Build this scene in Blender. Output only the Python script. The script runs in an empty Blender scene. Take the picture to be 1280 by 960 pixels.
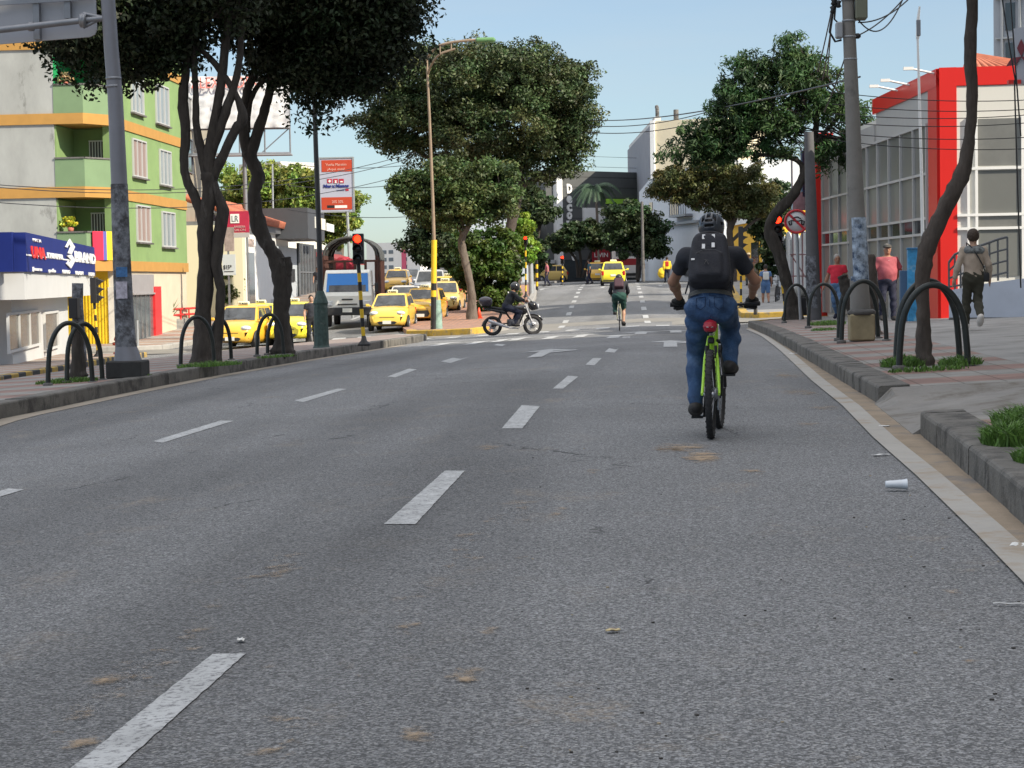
import bpy, bmesh, math, random
import numpy as np
from mathutils import Vector, Matrix
R = math.radians
random.seed(7); rng = np.random.default_rng(7)
sc = bpy.context.scene
COL = sc.collection
# ------------------------------------------------------------ camera
FPX = 2600.0; CH = 1.26
cam_d = bpy.data.cameras.new('camera'); cam = bpy.data.objects.new('camera', cam_d); COL.objects.link(cam)
cam_d.sensor_width = 36.0; cam_d.lens = 36.0*FPX/1280; cam_d.clip_start = 0.1; cam_d.clip_end = 6000
CM = Matrix.Rotation(math.atan(200/FPX), 3, 'Z') @ Matrix.Rotation(R(90)-math.atan(130/FPX), 3, 'X') @ Matrix.Rotation(R(-1.0), 3, 'Z')
cam.matrix_world = Matrix.Translation((0, 0, CH)) @ CM.to_4x4()
sc.camera = cam
# ------------------------------------------------------------ sky and sun
SUN_EL, SUN_AZ = 35.0, 62.0      # azimuth measured from -Y (behind the camera) towards +X
sdir = Vector((math.sin(R(SUN_AZ))*math.cos(R(SUN_EL)), -math.cos(R(SUN_AZ))*math.cos(R(SUN_EL)), math.sin(R(SUN_EL))))
w = bpy.data.worlds.new('World'); sc.world = w; w.use_nodes = True
nt = w.node_tree; nt.nodes.clear()
sky = nt.nodes.new('ShaderNodeTexSky'); sky.sky_type = 'NISHITA'; sky.sun_disc = False
sky.sun_elevation = R(SUN_EL); sky.sun_rotation = math.atan2(sdir.x, sdir.y)
sky.air_density = 1.0; sky.dust_density = 1.2; sky.ozone_density = 1.0; sky.altitude = 900
bg = nt.nodes.new('ShaderNodeBackground'); bg.inputs[1].default_value = 0.11
wo = nt.nodes.new('ShaderNodeOutputWorld')
# white glow added overhead to fill the shade below; sky itself toned down
tcw = nt.nodes.new('ShaderNodeTexCoord'); sxyz = nt.nodes.new('ShaderNodeSeparateXYZ'); nt.links.new(tcw.outputs['Generated'], sxyz.inputs[0])
def wmap(a, b, c, d):
    q = nt.nodes.new('ShaderNodeMapRange'); q.interpolation_type = 'SMOOTHSTEP'
    for i, v in enumerate((a, b, c, d)): q.inputs[i+1].default_value = v
    nt.links.new(sxyz.outputs[2], q.inputs[0]); return q.outputs[0]
low = nt.nodes.new('ShaderNodeMix'); low.data_type = 'RGBA'; nt.links.new(wmap(-.02, .13, 0, 1), low.inputs[0])
low.inputs[6].default_value = (.60, .69, .77, 1); low.inputs[7].default_value = (.67, .72, .77, 1)
mulw = nt.nodes.new('ShaderNodeMix'); mulw.data_type = 'RGBA'; mulw.blend_type = 'MULTIPLY'; mulw.inputs[0].default_value = 1
nt.links.new(sky.outputs[0], mulw.inputs[6]); nt.links.new(low.outputs[2], mulw.inputs[7])
overhead_fill = nt.nodes.new('ShaderNodeMix'); overhead_fill.data_type = 'RGBA'; overhead_fill.inputs[7].default_value = (19.5, 18.8, 18.2, 1)
nt.links.new(wmap(.22, .8, 0, .42), overhead_fill.inputs[0]); nt.links.new(mulw.outputs[2], overhead_fill.inputs[6])
cn = nt.nodes.new('ShaderNodeTexNoise'); cn.inputs['Scale'].default_value = 2.2; cn.inputs['Detail'].default_value = 5; cn.inputs['Roughness'].default_value = .55
cmp_ = nt.nodes.new('ShaderNodeMapping'); cmp_.inputs['Scale'].default_value = (1, 1, 7); nt.links.new(tcw.outputs['Generated'], cmp_.inputs[0]); nt.links.new(cmp_.outputs[0], cn.inputs['Vector'])
cr_ = nt.nodes.new('ShaderNodeMapRange'); cr_.inputs[1].default_value = .42; cr_.inputs[2].default_value = .8; cr_.inputs[3].default_value = .06; cr_.inputs[4].default_value = .5; nt.links.new(cn.outputs[0], cr_.inputs[0])
cl_ = nt.nodes.new('ShaderNodeMix'); cl_.data_type = 'RGBA'; cl_.inputs[7].default_value = (3.35, 3.75, 4.0, 1); nt.links.new(cr_.outputs[0], cl_.inputs[0]); nt.links.new(overhead_fill.outputs[2], cl_.inputs[6])
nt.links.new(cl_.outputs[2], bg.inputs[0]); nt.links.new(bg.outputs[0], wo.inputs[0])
sl = bpy.data.lights.new('sun', 'SUN'); sl.energy = 4.0; sl.angle = R(0.55); sl.color = (1.0, 0.90, 0.74)
so = bpy.data.objects.new('sun', sl); COL.objects.link(so); so.rotation_euler = sdir.to_track_quat('Z', 'Y').to_euler()
sc.view_settings.view_transform = 'Standard'; sc.view_settings.look = 'None'
sc.view_settings.exposure = 0.75; sc.view_settings.gamma = 1.0
sc.cycles.max_bounces = 6; sc.cycles.transparent_max_bounces = 8; sc.cycles.use_denoising = True
sc.cycles.sample_clamp_indirect = 6

# ------------------------------------------------------------ terrain and projection
_PY = [-60, 20, 35, 45, 58, 70, 82, 95, 120, 137, 160, 185, 220, 3000]
_PZ = [0, 0, -.02, -.08, -.22, -.36, -.30, .12, .68, .86, 1.06, 1.14, 1.16, 1.16]
def T(x, y):
    z = np.interp(y, _PY, _PZ)
    c = np.clip(.045*(-1-x), 0, .75)
    fade = np.interp(y, [-60, 5, 95, 130], [.6, 1, 1, .35])
    s = np.clip(.04*(x-1.95), 0, .3)
    return z - c*fade + s
def ray(px, py):
    d = CM @ Vector(((px-640)/FPX, -(py-480)/FPX, -1.0)); return d/d.y
def W(px, py, Y):
    return Vector((0, 0, CH)) + ray(px, py)*Y
def gp(px, py, off=0.0):
    d = ray(px, py); f = lambda Y: CH + d.z*Y - float(T(d.x*Y, Y)) - off
    a = 2.0; b = a
    while b < 600 and f(b) > 0: a = b; b += .5
    for _ in range(24):
        m = (a+b)/2
        if f(m) > 0: a = m
        else: b = m
    return Vector((d.x*a, a, float(T(d.x*a, a))+off))
def gz(x, y, off=0.0): return Vector((x, y, float(T(x, y))+off))
def at(px, Y, off=0.0):
    "ground point in the column px at distance Y"
    x = ray(px, 350).x*Y
    return gz(x, Y, off)
def ppm(Y, px=640):
    v = W(px, 400, Y); dep = -(CM.transposed() @ (v-Vector((0, 0, CH)))).z
    return FPX/dep
def xpx(x, Y):
    v = CM.transposed() @ Vector((x, Y, 0.3)); return 640+FPX*v.x/-v.z

# ------------------------------------------------------------ objects, tags
ORG = {}
def meta(o, label=None, cat=None, group=None, kind=None):
    if label: o['label'] = label
    if cat: o['category'] = cat
    if group: o['group'] = group
    if kind: o['kind'] = kind
    return o
def thing(name, loc, label, cat, group=None, rz=0, local=False):
    o = bpy.data.objects.new(name, None); COL.objects.link(o); o.empty_display_size = .2
    o.location = loc; o.rotation_euler = (0, 0, rz)
    ORG[o.name] = Vector((0, 0, 0)) if local else Vector(loc)
    return meta(o, label, cat, group)
def link(name, me, mats, parent=None, smooth=False):
    if not isinstance(mats, (list, tuple)): mats = [mats]
    for m in mats: me.materials.append(m)
    o = bpy.data.objects.new(name, me); COL.objects.link(o)
    if parent is not None:
        o.parent = parent; ORG[o.name] = ORG.get(parent.name, Vector((0, 0, 0)))
    if smooth: me.polygons.foreach_set('use_smooth', [True]*len(me.polygons))
    return o
def copy_tree(o, parent=None):
    c = o.copy(); COL.objects.link(c); ORG[c.name] = ORG.get(o.name, Vector((0, 0, 0)))
    if parent is not None: c.parent = parent
    for ch in list(o.children): copy_tree(ch, c)
    return c

class MB:
    "mesh builder"
    def __init__(s): s.v = []; s.f = []; s.m = []; s.sm = []
    def add(s, vs, fs, mi=0, smooth=False):
        n = len(s.v); s.v.extend([tuple(v) for v in vs])
        for f in fs: s.f.append([n+i for i in f]); s.m.append(mi); s.sm.append(smooth)
        return s
    def quad(s, a, b, c, d, mi=0): return s.add([a, b, c, d], [(0, 1, 2, 3)], mi)
    def box(s, c, size, rot=None, mi=0, bevel=0):
        x, y, z = [q/2 for q in size]
        bv = bevel
        if bv:
            vs = []; 
            for dx, dy, dz in ((x, y-bv, z-bv), (x-bv, y, z-bv), (x-bv, y-bv, z)):
                for sx in (-1, 1):
                    for sy in (-1, 1):
                        for sz in (-1, 1): vs.append(Vector((sx*dx, sy*dy, sz*dz)))
            bm = bmesh.new()
            for v in vs: bm.verts.new(v)
            bmesh.ops.convex_hull(bm, input=bm.verts[:])
            bm.verts.index_update(); vv = [v.co.copy() for v in bm.verts]; ff = [[q.index for q in f.verts] for f in bm.faces]; bm.free()
        else:
            vv = [Vector((a*x, b*y, c_*z)) for a in (-1, 1) for b in (-1, 1) for c_ in (-1, 1)]
            ff = [(0, 1, 3, 2), (4, 6, 7, 5), (0, 4, 5, 1), (2, 3, 7, 6), (0, 2, 6, 4), (1, 5, 7, 3)]
        M = rot if rot is not None else Matrix.Identity(3)
        c = Vector(c); return s.add([M @ v + c for v in vv], ff, mi)
    def tube(s, pts, rad, n=8, mi=0, cap=True, smooth=True, close=False):
        pts = [Vector(p) for p in pts]; k = len(pts)
        if not hasattr(rad, '__len__'): rad = [rad]*k
        vs = []; prev = None
        for i, p in enumerate(pts):
            a = pts[(i-1) % k] if (i > 0 or close) else p; b = pts[(i+1) % k] if (i < k-1 or close) else p
            t = (b-a).normalized() if (b-a).length > 1e-9 else Vector((0, 0, 1))
            if prev is None:
                u = t.orthogonal().normalized()
            else:
                u = (prev - t*prev.dot(t)); u = u.normalized() if u.length > 1e-6 else t.orthogonal().normalized()
            prev = u; v = t.cross(u)
            for j in range(n):
                a_ = 2*math.pi*j/n; vs.append(p + (u*math.cos(a_)+v*math.sin(a_))*rad[i])
        fs = []
        for i in range(k if close else k-1):
            for j in range(n):
                a0 = i*n+j; a1 = i*n+(j+1) % n; b0 = ((i+1) % k)*n+j; b1 = ((i+1) % k)*n+(j+1) % n
                fs.append((a0, a1, b1, b0))
        s.add(vs, fs, mi, smooth)
        if cap and not close:
            s.add(vs[:n], [tuple(range(n))[::-1]], mi); s.add(vs[-n:], [tuple(range(n))], mi)
        return s
    def lathe(s, c, prof, n=16, axis='Z', mi=0, smooth=True, M=None):
        vs = []; c = Vector(c)
        for (r, h) in prof:
            for j in range(n):
                a = 2*math.pi*j/n; p = Vector((r*math.cos(a), r*math.sin(a), h))
                if axis == 'X': p = Vector((p.z, p.x, p.y))
                if axis == 'Y': p = Vector((p.x, p.z, p.y))
                if M is not None: p = M @ p
                vs.append(p+c)
        fs = [(i*n+j, i*n+(j+1) % n, (i+1)*n+(j+1) % n, (i+1)*n+j) for i in range(len(prof)-1) for j in range(n)]
        fs.append(tuple(range(n))[::-1]); fs.append(tuple((len(prof)-1)*n+j for j in range(n)))
        return s.add(vs, fs, mi, smooth)
    def prism(s, pts, d, mi=0):
        "extrude a 3-D polygon by vector d"
        pts = [Vector(p) for p in pts]; n = len(pts); d = Vector(d)
        s.add(pts+[p+d for p in pts], [tuple(range(n))[::-1], tuple(range(n, 2*n))]+[(i, (i+1) % n, n+(i+1) % n, n+i) for i in range(n)], mi)
        return s
    def build(s, name, mats, parent=None, org=None):
        o = org if org is not None else (ORG.get(parent.name, Vector((0, 0, 0))) if parent is not None else Vector((0, 0, 0)))
        me = bpy.data.meshes.new(name)
        me.from_pydata([(v[0]-o.x, v[1]-o.y, v[2]-o.z) for v in s.v], [], s.f)
        me.polygons.foreach_set('material_index', s.m); me.polygons.foreach_set('use_smooth', s.sm)
        bm = bmesh.new(); bm.from_mesh(me); bmesh.ops.recalc_face_normals(bm, faces=bm.faces[:]); bm.to_mesh(me); bm.free()
        me.update()
        ob = link(name, me, mats, parent)
        if parent is None and org is not None: ob.location = org
        return ob

def text(name, s, p, u, up, size, mat, parent, width=None, ext=.01, bold=0.0, align='LEFT'):
    "writing as a font object standing on the plane of u and up, p = lower left (or centre) of the line"
    cu = bpy.data.curves.new(name, 'FONT'); cu.body = s; cu.size = size*1.38; cu.extrude = ext; cu.offset = bold; cu.align_x = align; cu.resolution_u = 2
    t = bpy.data.objects.new(name, cu); COL.objects.link(t); bpy.context.view_layer.update()
    me = bpy.data.meshes.new_from_object(t.evaluated_get(bpy.context.evaluated_depsgraph_get())); bpy.data.objects.remove(t); bpy.data.curves.remove(cu)
    n_ = len(me.vertices); co = np.zeros(n_*3, np.float32); me.vertices.foreach_get('co', co); co = co.reshape(-1, 3)
    if width: co[:, 0] = (co[:, 0]-co[:, 0].min())*width/max(1e-4, float(co[:, 0].max()-co[:, 0].min()))
    u = Vector(u).normalized(); up = Vector(up).normalized(); n = u.cross(up)
    Mx = np.array(Matrix((u, up, n))); base = Vector(p)-ORG.get(parent.name, Vector((0, 0, 0)))
    co = co @ Mx+np.array(base); me.vertices.foreach_set('co', co.astype(np.float32).ravel()); me.materials.clear(); me.update(); me.name = name
    return link(name, me, mat, parent)

# ------------------------------------------------------------ materials
_mc = {}
def mat(name, col, rough=.7, metal=0, var=0.0, vs=3.0, bump=0.0, bs=40.0, spec=.5, emit=0, dirt=None, ds=.8, dth=.5, coat=0, detail=6, stretch=None):
    if name in _mc: return _mc[name]
    m = bpy.data.materials.new(name); m.use_nodes = True; n = m.node_tree; b = n.nodes['Principled BSDF']
    b.inputs['Roughness'].default_value = rough; b.inputs['Metallic'].default_value = metal
    b.inputs['Specular IOR Level'].default_value = spec
    b.inputs['Base Color'].default_value = (*col, 1)
    if coat: b.inputs['Coat Weight'].default_value = coat; b.inputs['Coat Roughness'].default_value = .08
    if emit: b.inputs['Emission Color'].default_value = (*col, 1); b.inputs['Emission Strength'].default_value = emit
    L = n.links.new; tc = n.nodes.new('ShaderNodeTexCoord'); src = tc.outputs['Object']
    if stretch:
        mp = n.nodes.new('ShaderNodeMapping'); mp.inputs['Scale'].default_value = stretch; L(src, mp.inputs[0]); src = mp.outputs[0]
    if var or dirt:
        no = n.nodes.new('ShaderNodeTexNoise'); no.inputs['Scale'].default_value = vs; no.inputs['Detail'].default_value = detail; no.inputs['Roughness'].default_value = .65; L(src, no.inputs['Vector'])
        mr = n.nodes.new('ShaderNodeMapRange'); mr.inputs[1].default_value = .25; mr.inputs[2].default_value = .75; mr.inputs[3].default_value = 1-var; mr.inputs[4].default_value = 1+var; L(no.outputs[0], mr.inputs[0])
        mx = n.nodes.new('ShaderNodeMix'); mx.data_type = 'RGBA'; mx.blend_type = 'MULTIPLY'; mx.inputs[0].default_value = 1; mx.inputs[6].default_value = (*col, 1); L(mr.outputs[0], mx.inputs[7])
        out = mx.outputs[2]
        if dirt:
            n2 = n.nodes.new('ShaderNodeTexNoise'); n2.inputs['Scale'].default_value = ds; n2.inputs['Detail'].default_value = 8; n2.inputs['Roughness'].default_value = .7; L(src, n2.inputs['Vector'])
            m2 = n.nodes.new('ShaderNodeMapRange'); m2.inputs[1].default_value = dth; m2.inputs[2].default_value = dth+.12; L(n2.outputs[0], m2.inputs[0])
            x2 = n.nodes.new('ShaderNodeMix'); x2.data_type = 'RGBA'; x2.inputs[7].default_value = (*dirt, 1); L(m2.outputs[0], x2.inputs[0]); L(out, x2.inputs[6]); out = x2.outputs[2]
        L(out, b.inputs['Base Color'])
    if bump:
        nb = n.nodes.new('ShaderNodeTexNoise'); nb.inputs['Scale'].default_value = bs; nb.inputs['Detail'].default_value = 4; L(src, nb.inputs['Vector'])
        bp = n.nodes.new('ShaderNodeBump'); bp.inputs['Strength'].default_value = bump; bp.inputs['Distance'].default_value = .02; L(nb.outputs[0], bp.inputs['Height']); L(bp.outputs[0], b.inputs['Normal'])
    _mc[name] = m; return m
def leafmat(name, col, var=.35, trans=.25, rough=.5):
    if name in _mc: return _mc[name]
    m = bpy.data.materials.new(name); m.use_nodes = True; n = m.node_tree; b = n.nodes['Principled BSDF']; L = n.links.new
    at_ = n.nodes.new('ShaderNodeAttribute'); at_.attribute_name = 'tone'
    mx = n.nodes.new('ShaderNodeMix'); mx.data_type = 'RGBA'; mx.blend_type = 'MULTIPLY'; mx.inputs[0].default_value = 1; mx.inputs[6].default_value = (*col, 1); L(at_.outputs['Color'], mx.inputs[7])
    L(mx.outputs[2], b.inputs['Base Color']); b.inputs['Roughness'].default_value = rough; b.inputs['Specular IOR Level'].default_value = .35
    tr = n.nodes.new('ShaderNodeBsdfTranslucent'); L(mx.outputs[2], tr.inputs[0])
    ms = n.nodes.new('ShaderNodeMixShader'); ms.inputs[0].default_value = trans; L(b.outputs[0], ms.inputs[1]); L(tr.outputs[0], ms.inputs[2]); L(ms.outputs[0], n.nodes['Material Output'].inputs[0])
    _mc[name] = m; return m
GLASS = mat('window_glass', (.03, .04, .045), .08, spec=.9, var=.3, vs=.7)
CARGLASS = mat('car_glass', (.035, .04, .045), .08, spec=.7, var=.9, vs=2.6, dirt=(.10, .095, .09), ds=2.4, dth=.60)
BLACK = mat('black_paint', (.015, .015, .017), .45)
RUBBER = mat('rubber', (.02, .02, .022), .85, var=.2, vs=20)
CHROME = mat('chrome', (.6, .6, .62), .25, 1)
STEELG = mat('grey_steel', (.25, .26, .28), .45, .6, var=.15, vs=4)
GALV = mat('galvanised', (.34, .36, .38), .5, .3, var=.12, vs=2)
WHITEP = mat('white_paint', (.78, .78, .76), .6, var=.05, vs=2)
YELLOWP = mat('yellow_paint', (.75, .48, .02), .5, var=.12, vs=6)
REDP = mat('red_paint', (.62, .02, .015), .45, var=.06, vs=3)
CONC = mat('concrete', (.33, .32, .30), .9, var=.18, vs=2.5, bump=.3, bs=60, dirt=(.12, .115, .11), ds=1.2, dth=.56)
CONCD = mat('dark_concrete', (.13, .125, .12), .9, var=.3, vs=3.0, bump=.5, bs=50, dirt=(.05, .048, .045), ds=2.0, dth=.5)
BARKD = mat('dark_bark', (.045, .038, .032), .95, var=.45, vs=9, bump=1.0, bs=30, dirt=(.10, .09, .08), ds=5, dth=.58, stretch=(1, 1, .35))
BARKG = mat('grey_bark', (.13, .105, .085), .95, var=.4, vs=9, bump=1.0, bs=30, dirt=(.22, .2, .18), ds=4, dth=.58, stretch=(1, 1, .35))
BARKB = mat('brown_bark', (.075, .06, .05), .95, var=.4, vs=9, bump=1.0, bs=30, dirt=(.13, .115, .1), ds=4, dth=.6, stretch=(1, 1, .35))
# ============================================================ THE SETTING
def asphalt(name, dark=1.0, sand=True):
    m = bpy.data.materials.new(name); m.use_nodes = True; n = m.node_tree; b = n.nodes['Principled BSDF']; L = n.links.new
    tc = n.nodes.new('ShaderNodeTexCoord'); P = tc.outputs['Object']
    def noise(s, d=6, r=.6, v=P):
        q = n.nodes.new('ShaderNodeTexNoise'); q.inputs['Scale'].default_value = s; q.inputs['Detail'].default_value = d; q.inputs['Roughness'].default_value = r; L(v, q.inputs['Vector']); return q.outputs[0]
    def rng_(i, a, b_, c, d):
        q = n.nodes.new('ShaderNodeMapRange'); q.inputs[1].default_value = a; q.inputs[2].default_value = b_; q.inputs[3].default_value = c; q.inputs[4].default_value = d; L(i, q.inputs[0]); return q.outputs[0]
    def mix(f, a, b_, blend='MIX'):
        q = n.nodes.new('ShaderNodeMix'); q.data_type = 'RGBA'; q.blend_type = blend
        for sock, val in ((0, f), (6, a), (7, b_)):
            if isinstance(val, (tuple, float, int)): q.inputs[sock].default_value = val if not isinstance(val, tuple) else (*val, 1)
            else: L(val, q.inputs[sock])
        return q.outputs[2]
    def mth(op, a, b_):
        q = n.nodes.new('ShaderNodeMath'); q.operation = op
        for i, val in enumerate((a, b_)):
            if isinstance(val, (float, int)): q.inputs[i].default_value = val
            else: L(val, q.inputs[i])
        return q.outputs[0]
    vo = n.nodes.new('ShaderNodeTexVoronoi'); vo.inputs['Scale'].default_value = 125; vo.inputs['Randomness'].default_value = 1; L(P, vo.inputs['Vector'])
    sep = n.nodes.new('ShaderNodeSeparateColor'); L(vo.outputs['Color'], sep.inputs[0])
    chip = rng_(sep.outputs[0], .30, 1.0, .55, 1.9)
    big = rng_(noise(.22, 5), .3, .7, .82, 1.16)
    fine = rng_(noise(38, 4, .7), .32, .68, .62, 1.4)
    xyz = n.nodes.new('ShaderNodeSeparateXYZ'); L(P, xyz.inputs[0])
    base = (.152*dark, .155*dark, .159*dark)
    c = mix(1.0, base, chip, 'MULTIPLY'); c = mix(1.0, c, big, 'MULTIPLY'); c = mix(1.0, c, fine, 'MULTIPLY')
    # a scatter of pale grit stones
    light = rng_(sep.outputs[1], .92, .96, 0, .85)
    c = mix(light, c, (.34, .34, .33))
    # dark tar band worn along the lane on the left
    mp0 = n.nodes.new('ShaderNodeMapping'); mp0.inputs['Scale'].default_value = (1, .06, 1); L(P, mp0.inputs[0])
    band = rng_(noise(.55, 3, .5, mp0.outputs[0]), .48, .66, 1.0, .66); c = mix(1.0, c, band, 'MULTIPLY')
    if sand:
        mp = n.nodes.new('ShaderNodeMapping'); mp.inputs['Scale'].default_value = (1.3, .8, 1); L(P, mp.inputs[0])
        s1 = rng_(noise(1.4, 7, .7, mp.outputs[0]), .55, .68, 0, 1); s2 = rng_(noise(22, 4, .7), .42, .60, 0, 1); s3 = rng_(noise(.30, 2), .40, .58, 0, .55)
        c = mix(mth('MULTIPLY', mth('MULTIPLY', s1, s2), s3), c, (.33, .26, .18))
        # cracks
        mp2 = n.nodes.new('ShaderNodeMapping'); mp2.inputs['Scale'].default_value = (.5, .33, 1); L(P, mp2.inputs[0])
        ad = n.nodes.new('ShaderNodeMix'); ad.data_type = 'RGBA'; ad.blend_type = 'LINEAR_LIGHT'; ad.inputs[0].default_value = .07
        nn = n.nodes.new('ShaderNodeTexNoise'); nn.inputs['Scale'].default_value = 5.5; nn.inputs['Detail'].default_value = 6; L(P, nn.inputs['Vector']); L(mp2.outputs[0], ad.inputs[6]); L(nn.outputs['Color'], ad.inputs[7])
        vd = n.nodes.new('ShaderNodeTexVoronoi'); vd.feature = 'DISTANCE_TO_EDGE'; vd.inputs['Scale'].default_value = 1.0; L(ad.outputs[2], vd.inputs['Vector'])
        cr = rng_(vd.outputs['Distance'], .002, .0065, 1, 0)
        cm = rng_(noise(.45, 4), .54, .60, 0, .85)
        c = mix(mth('MULTIPLY', cr, cm), c, (.016, .016, .017))
    L(c, b.inputs['Base Color']); b.inputs['Roughness'].default_value = .82; b.inputs['Specular IOR Level'].default_value = .4
    bp = n.nodes.new('ShaderNodeBump'); bp.inputs['Strength'].default_value = .55; bp.inputs['Distance'].default_value = .006
    L(vo.outputs['Distance'], bp.inputs['Height']); L(bp.outputs[0], b.inputs['Normal'])
    return m
ASPH = asphalt('asphalt'); ASPH2 = asphalt('pale_asphalt', 1.3, False)
def worn_paint():
    m = bpy.data.materials.new('road_paint'); m.use_nodes = True; n = m.node_tree; b = n.nodes['Principled BSDF']; L = n.links.new
    tc = n.nodes.new('ShaderNodeTexCoord')
    no = n.nodes.new('ShaderNodeTexNoise'); no.inputs['Scale'].default_value = 38; no.inputs['Detail'].default_value = 6; no.inputs['Roughness'].default_value = .75; L(tc.outputs['Object'], no.inputs['Vector'])
    rp = n.nodes.new('ShaderNodeMapRange'); rp.inputs[1].default_value = .38; rp.inputs[2].default_value = .50; L(no.outputs[0], rp.inputs[0])
    n2 = n.nodes.new('ShaderNodeTexNoise'); n2.inputs['Scale'].default_value = 5; n2.inputs['Detail'].default_value = 5; L(tc.outputs['Object'], n2.inputs['Vector'])
    r2 = n.nodes.new('ShaderNodeMapRange'); r2.inputs[1].default_value = .3; r2.inputs[2].default_value = .7; r2.inputs[3].default_value = .75; r2.inputs[4].default_value = 1.1; L(n2.outputs[0], r2.inputs[0])
    a = n.nodes.new('ShaderNodeMix'); a.data_type = 'RGBA'; a.inputs[6].default_value = (.16, .16, .165, 1); a.inputs[7].default_value = (.46, .47, .47, 1); L(rp.outputs[0], a.inputs[0])
    c = n.nodes.new('ShaderNodeMix'); c.data_type = 'RGBA'; c.blend_type = 'MULTIPLY'; c.inputs[0].default_value = 1; L(a.outputs[2], c.inputs[6]); L(r2.outputs[0], c.inputs[7]); L(c.outputs[2], b.inputs['Base Color'])
    b.inputs['Roughness'].default_value = .8
    bp = n.nodes.new('ShaderNodeBump'); bp.inputs['Strength'].default_value = .4; bp.inputs['Distance'].default_value = .004; L(no.outputs[0], bp.inputs['Height']); L(bp.outputs[0], b.inputs['Normal'])
    return m
PAINT = worn_paint()
def sheet(name, xs, ys, fz, m, kind='structure'):
    X, Y = np.meshgrid(xs, ys); Z = fz(X, Y)
    v = np.stack([X, Y, Z], -1).reshape(-1, 3); nx = len(xs); f = []
    for j in range(len(ys)-1):
        for i in range(nx-1): a = j*nx+i; f.append((a, a+1, a+nx+1, a+nx))
    me = bpy.data.meshes.new(name); me.from_pydata(v.tolist(), [], f); o = link(name, me, m, smooth=True); o['kind'] = kind; return o
EARTH = mat('dry_earth', (.20, .16, .11), .95, var=.3, vs=.4, bump=.3, bs=8)
gx = np.concatenate([np.linspace(-3000, -120, 8), np.linspace(-90, 90, 37), np.linspace(120, 3000, 8)])
gy = np.concatenate([np.linspace(-400, -20, 6), np.linspace(-10, 260, 55), np.linspace(300, 3500, 10)])
sheet('ground', gx, gy, lambda X, Y: T(X, Y)-.25, EARTH)
sheet('road', np.sort(np.concatenate([np.linspace(-34, 26, 49)+.003, [-1.0, 1.2, 1.95]])), np.linspace(-8, 250, 216), lambda X, Y: T(X, Y), ASPH)

def resample(pts, step=1.0):
    out = []
    for a, b in zip(pts[:-1], pts[1:]):
        a = Vector(a[:2]); b = Vector(b[:2]); k = max(1, int((b-a).length/step))
        for i in range(k): out.append(a+(b-a)*i/k)
    out.append(Vector(pts[-1][:2])); return out
def slab(name, poly, h, m, depth=.35, cell=2.0, label=None):
    "raised paved area following the terrain; poly = list of (x, y)"
    bm = bmesh.new(); P = resample(list(poly)+[poly[0]], 1.5)[:-1]
    vs = [bm.verts.new((p.x, p.y, 0)) for p in P]; f = bm.faces.new(vs)
    bmesh.ops.triangulate(bm, faces=[f])
    for ax in (0, 1):
        lo = min(p[ax] for p in P); hi = max(p[ax] for p in P); c = math.floor(lo/cell)*cell+cell
        while c < hi:
            no = Vector((1, 0, 0)) if ax == 0 else Vector((0, 1, 0)); co = no*c
            bmesh.ops.bisect_plane(bm, geom=bm.verts[:]+bm.edges[:]+bm.faces[:], plane_co=co, plane_no=no); c += cell
    hf = h if callable(h) else (lambda x, y: h)
    for v in bm.verts: v.co.z = float(T(v.co.x, v.co.y))+hf(v.co.x, v.co.y)
    be = [e for e in bm.edges if len(e.link_faces) == 1]
    r = bmesh.ops.extrude_edge_only(bm, edges=be)
    for g in r['geom']:
        if isinstance(g, bmesh.types.BMVert): g.co.z -= depth
    bmesh.ops.recalc_face_normals(bm, faces=bm.faces[:])
    me = bpy.data.meshes.new(name); bm.to_mesh(me); bm.free(); o = link(name, me, m); o['kind'] = 'structure'; return o
def kerb(name, pts, wd, h, mats, side=1, seg=1.0, drop=None, stripe=None):
    "row of kerb stones: pts along the road face, wd inward (side = +1 to the right of travel)"
    mb = MB(); P = resample(pts, .25); acc = 0; st = 0; k = len(P); r_ = random.Random(3)
    i = 0; nper = max(1, int(seg/.25))
    while i < k-1:
        j = min(i+nper, k-1); q = P[i:j+1]; hj = r_.uniform(-.003, .003); oj = r_.uniform(-.004, .004)
        vs = []; c = .025
        for t, p in enumerate(q):
            a = P[max(0, i+t-1)]; b = P[min(k-1, i+t+1)]; d = (b-a).normalized(); nrm = Vector((d.y, -d.x))*side
            g = .004 if t == 0 else (-.004 if t == len(q)-1 else 0)
            pp = p+d*g
            for (o_, z_) in ((oj-.004, -.12), (oj, h-c), (oj+c*.35, h-c*.35), (oj+c, h), (wd, h), (wd, -.12)):
                x = pp.x+nrm.x*o_; y = pp.y+nrm.y*o_; hh = z_+hj
                if drop: hh = z_ if z_ < 0 else hh*drop(y)
                vs.append((x, y, float(T(x, y))+hh))
        n5 = 6; fs = [(t*n5+u, t*n5+u+1, (t+1)*n5+u+1, (t+1)*n5+u) for t in range(len(q)-1) for u in range(5)]
        fs.append((0, 1, 2, 3, 4, 5)); e = (len(q)-1)*n5; fs.append((e+5, e+4, e+3, e+2, e+1, e))
        mb.add(vs, fs, (st % 2 if stripe else 0)); st += 1; i = j
    o = mb.build(name, mats); o['kind'] = 'structure'; return o
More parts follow.
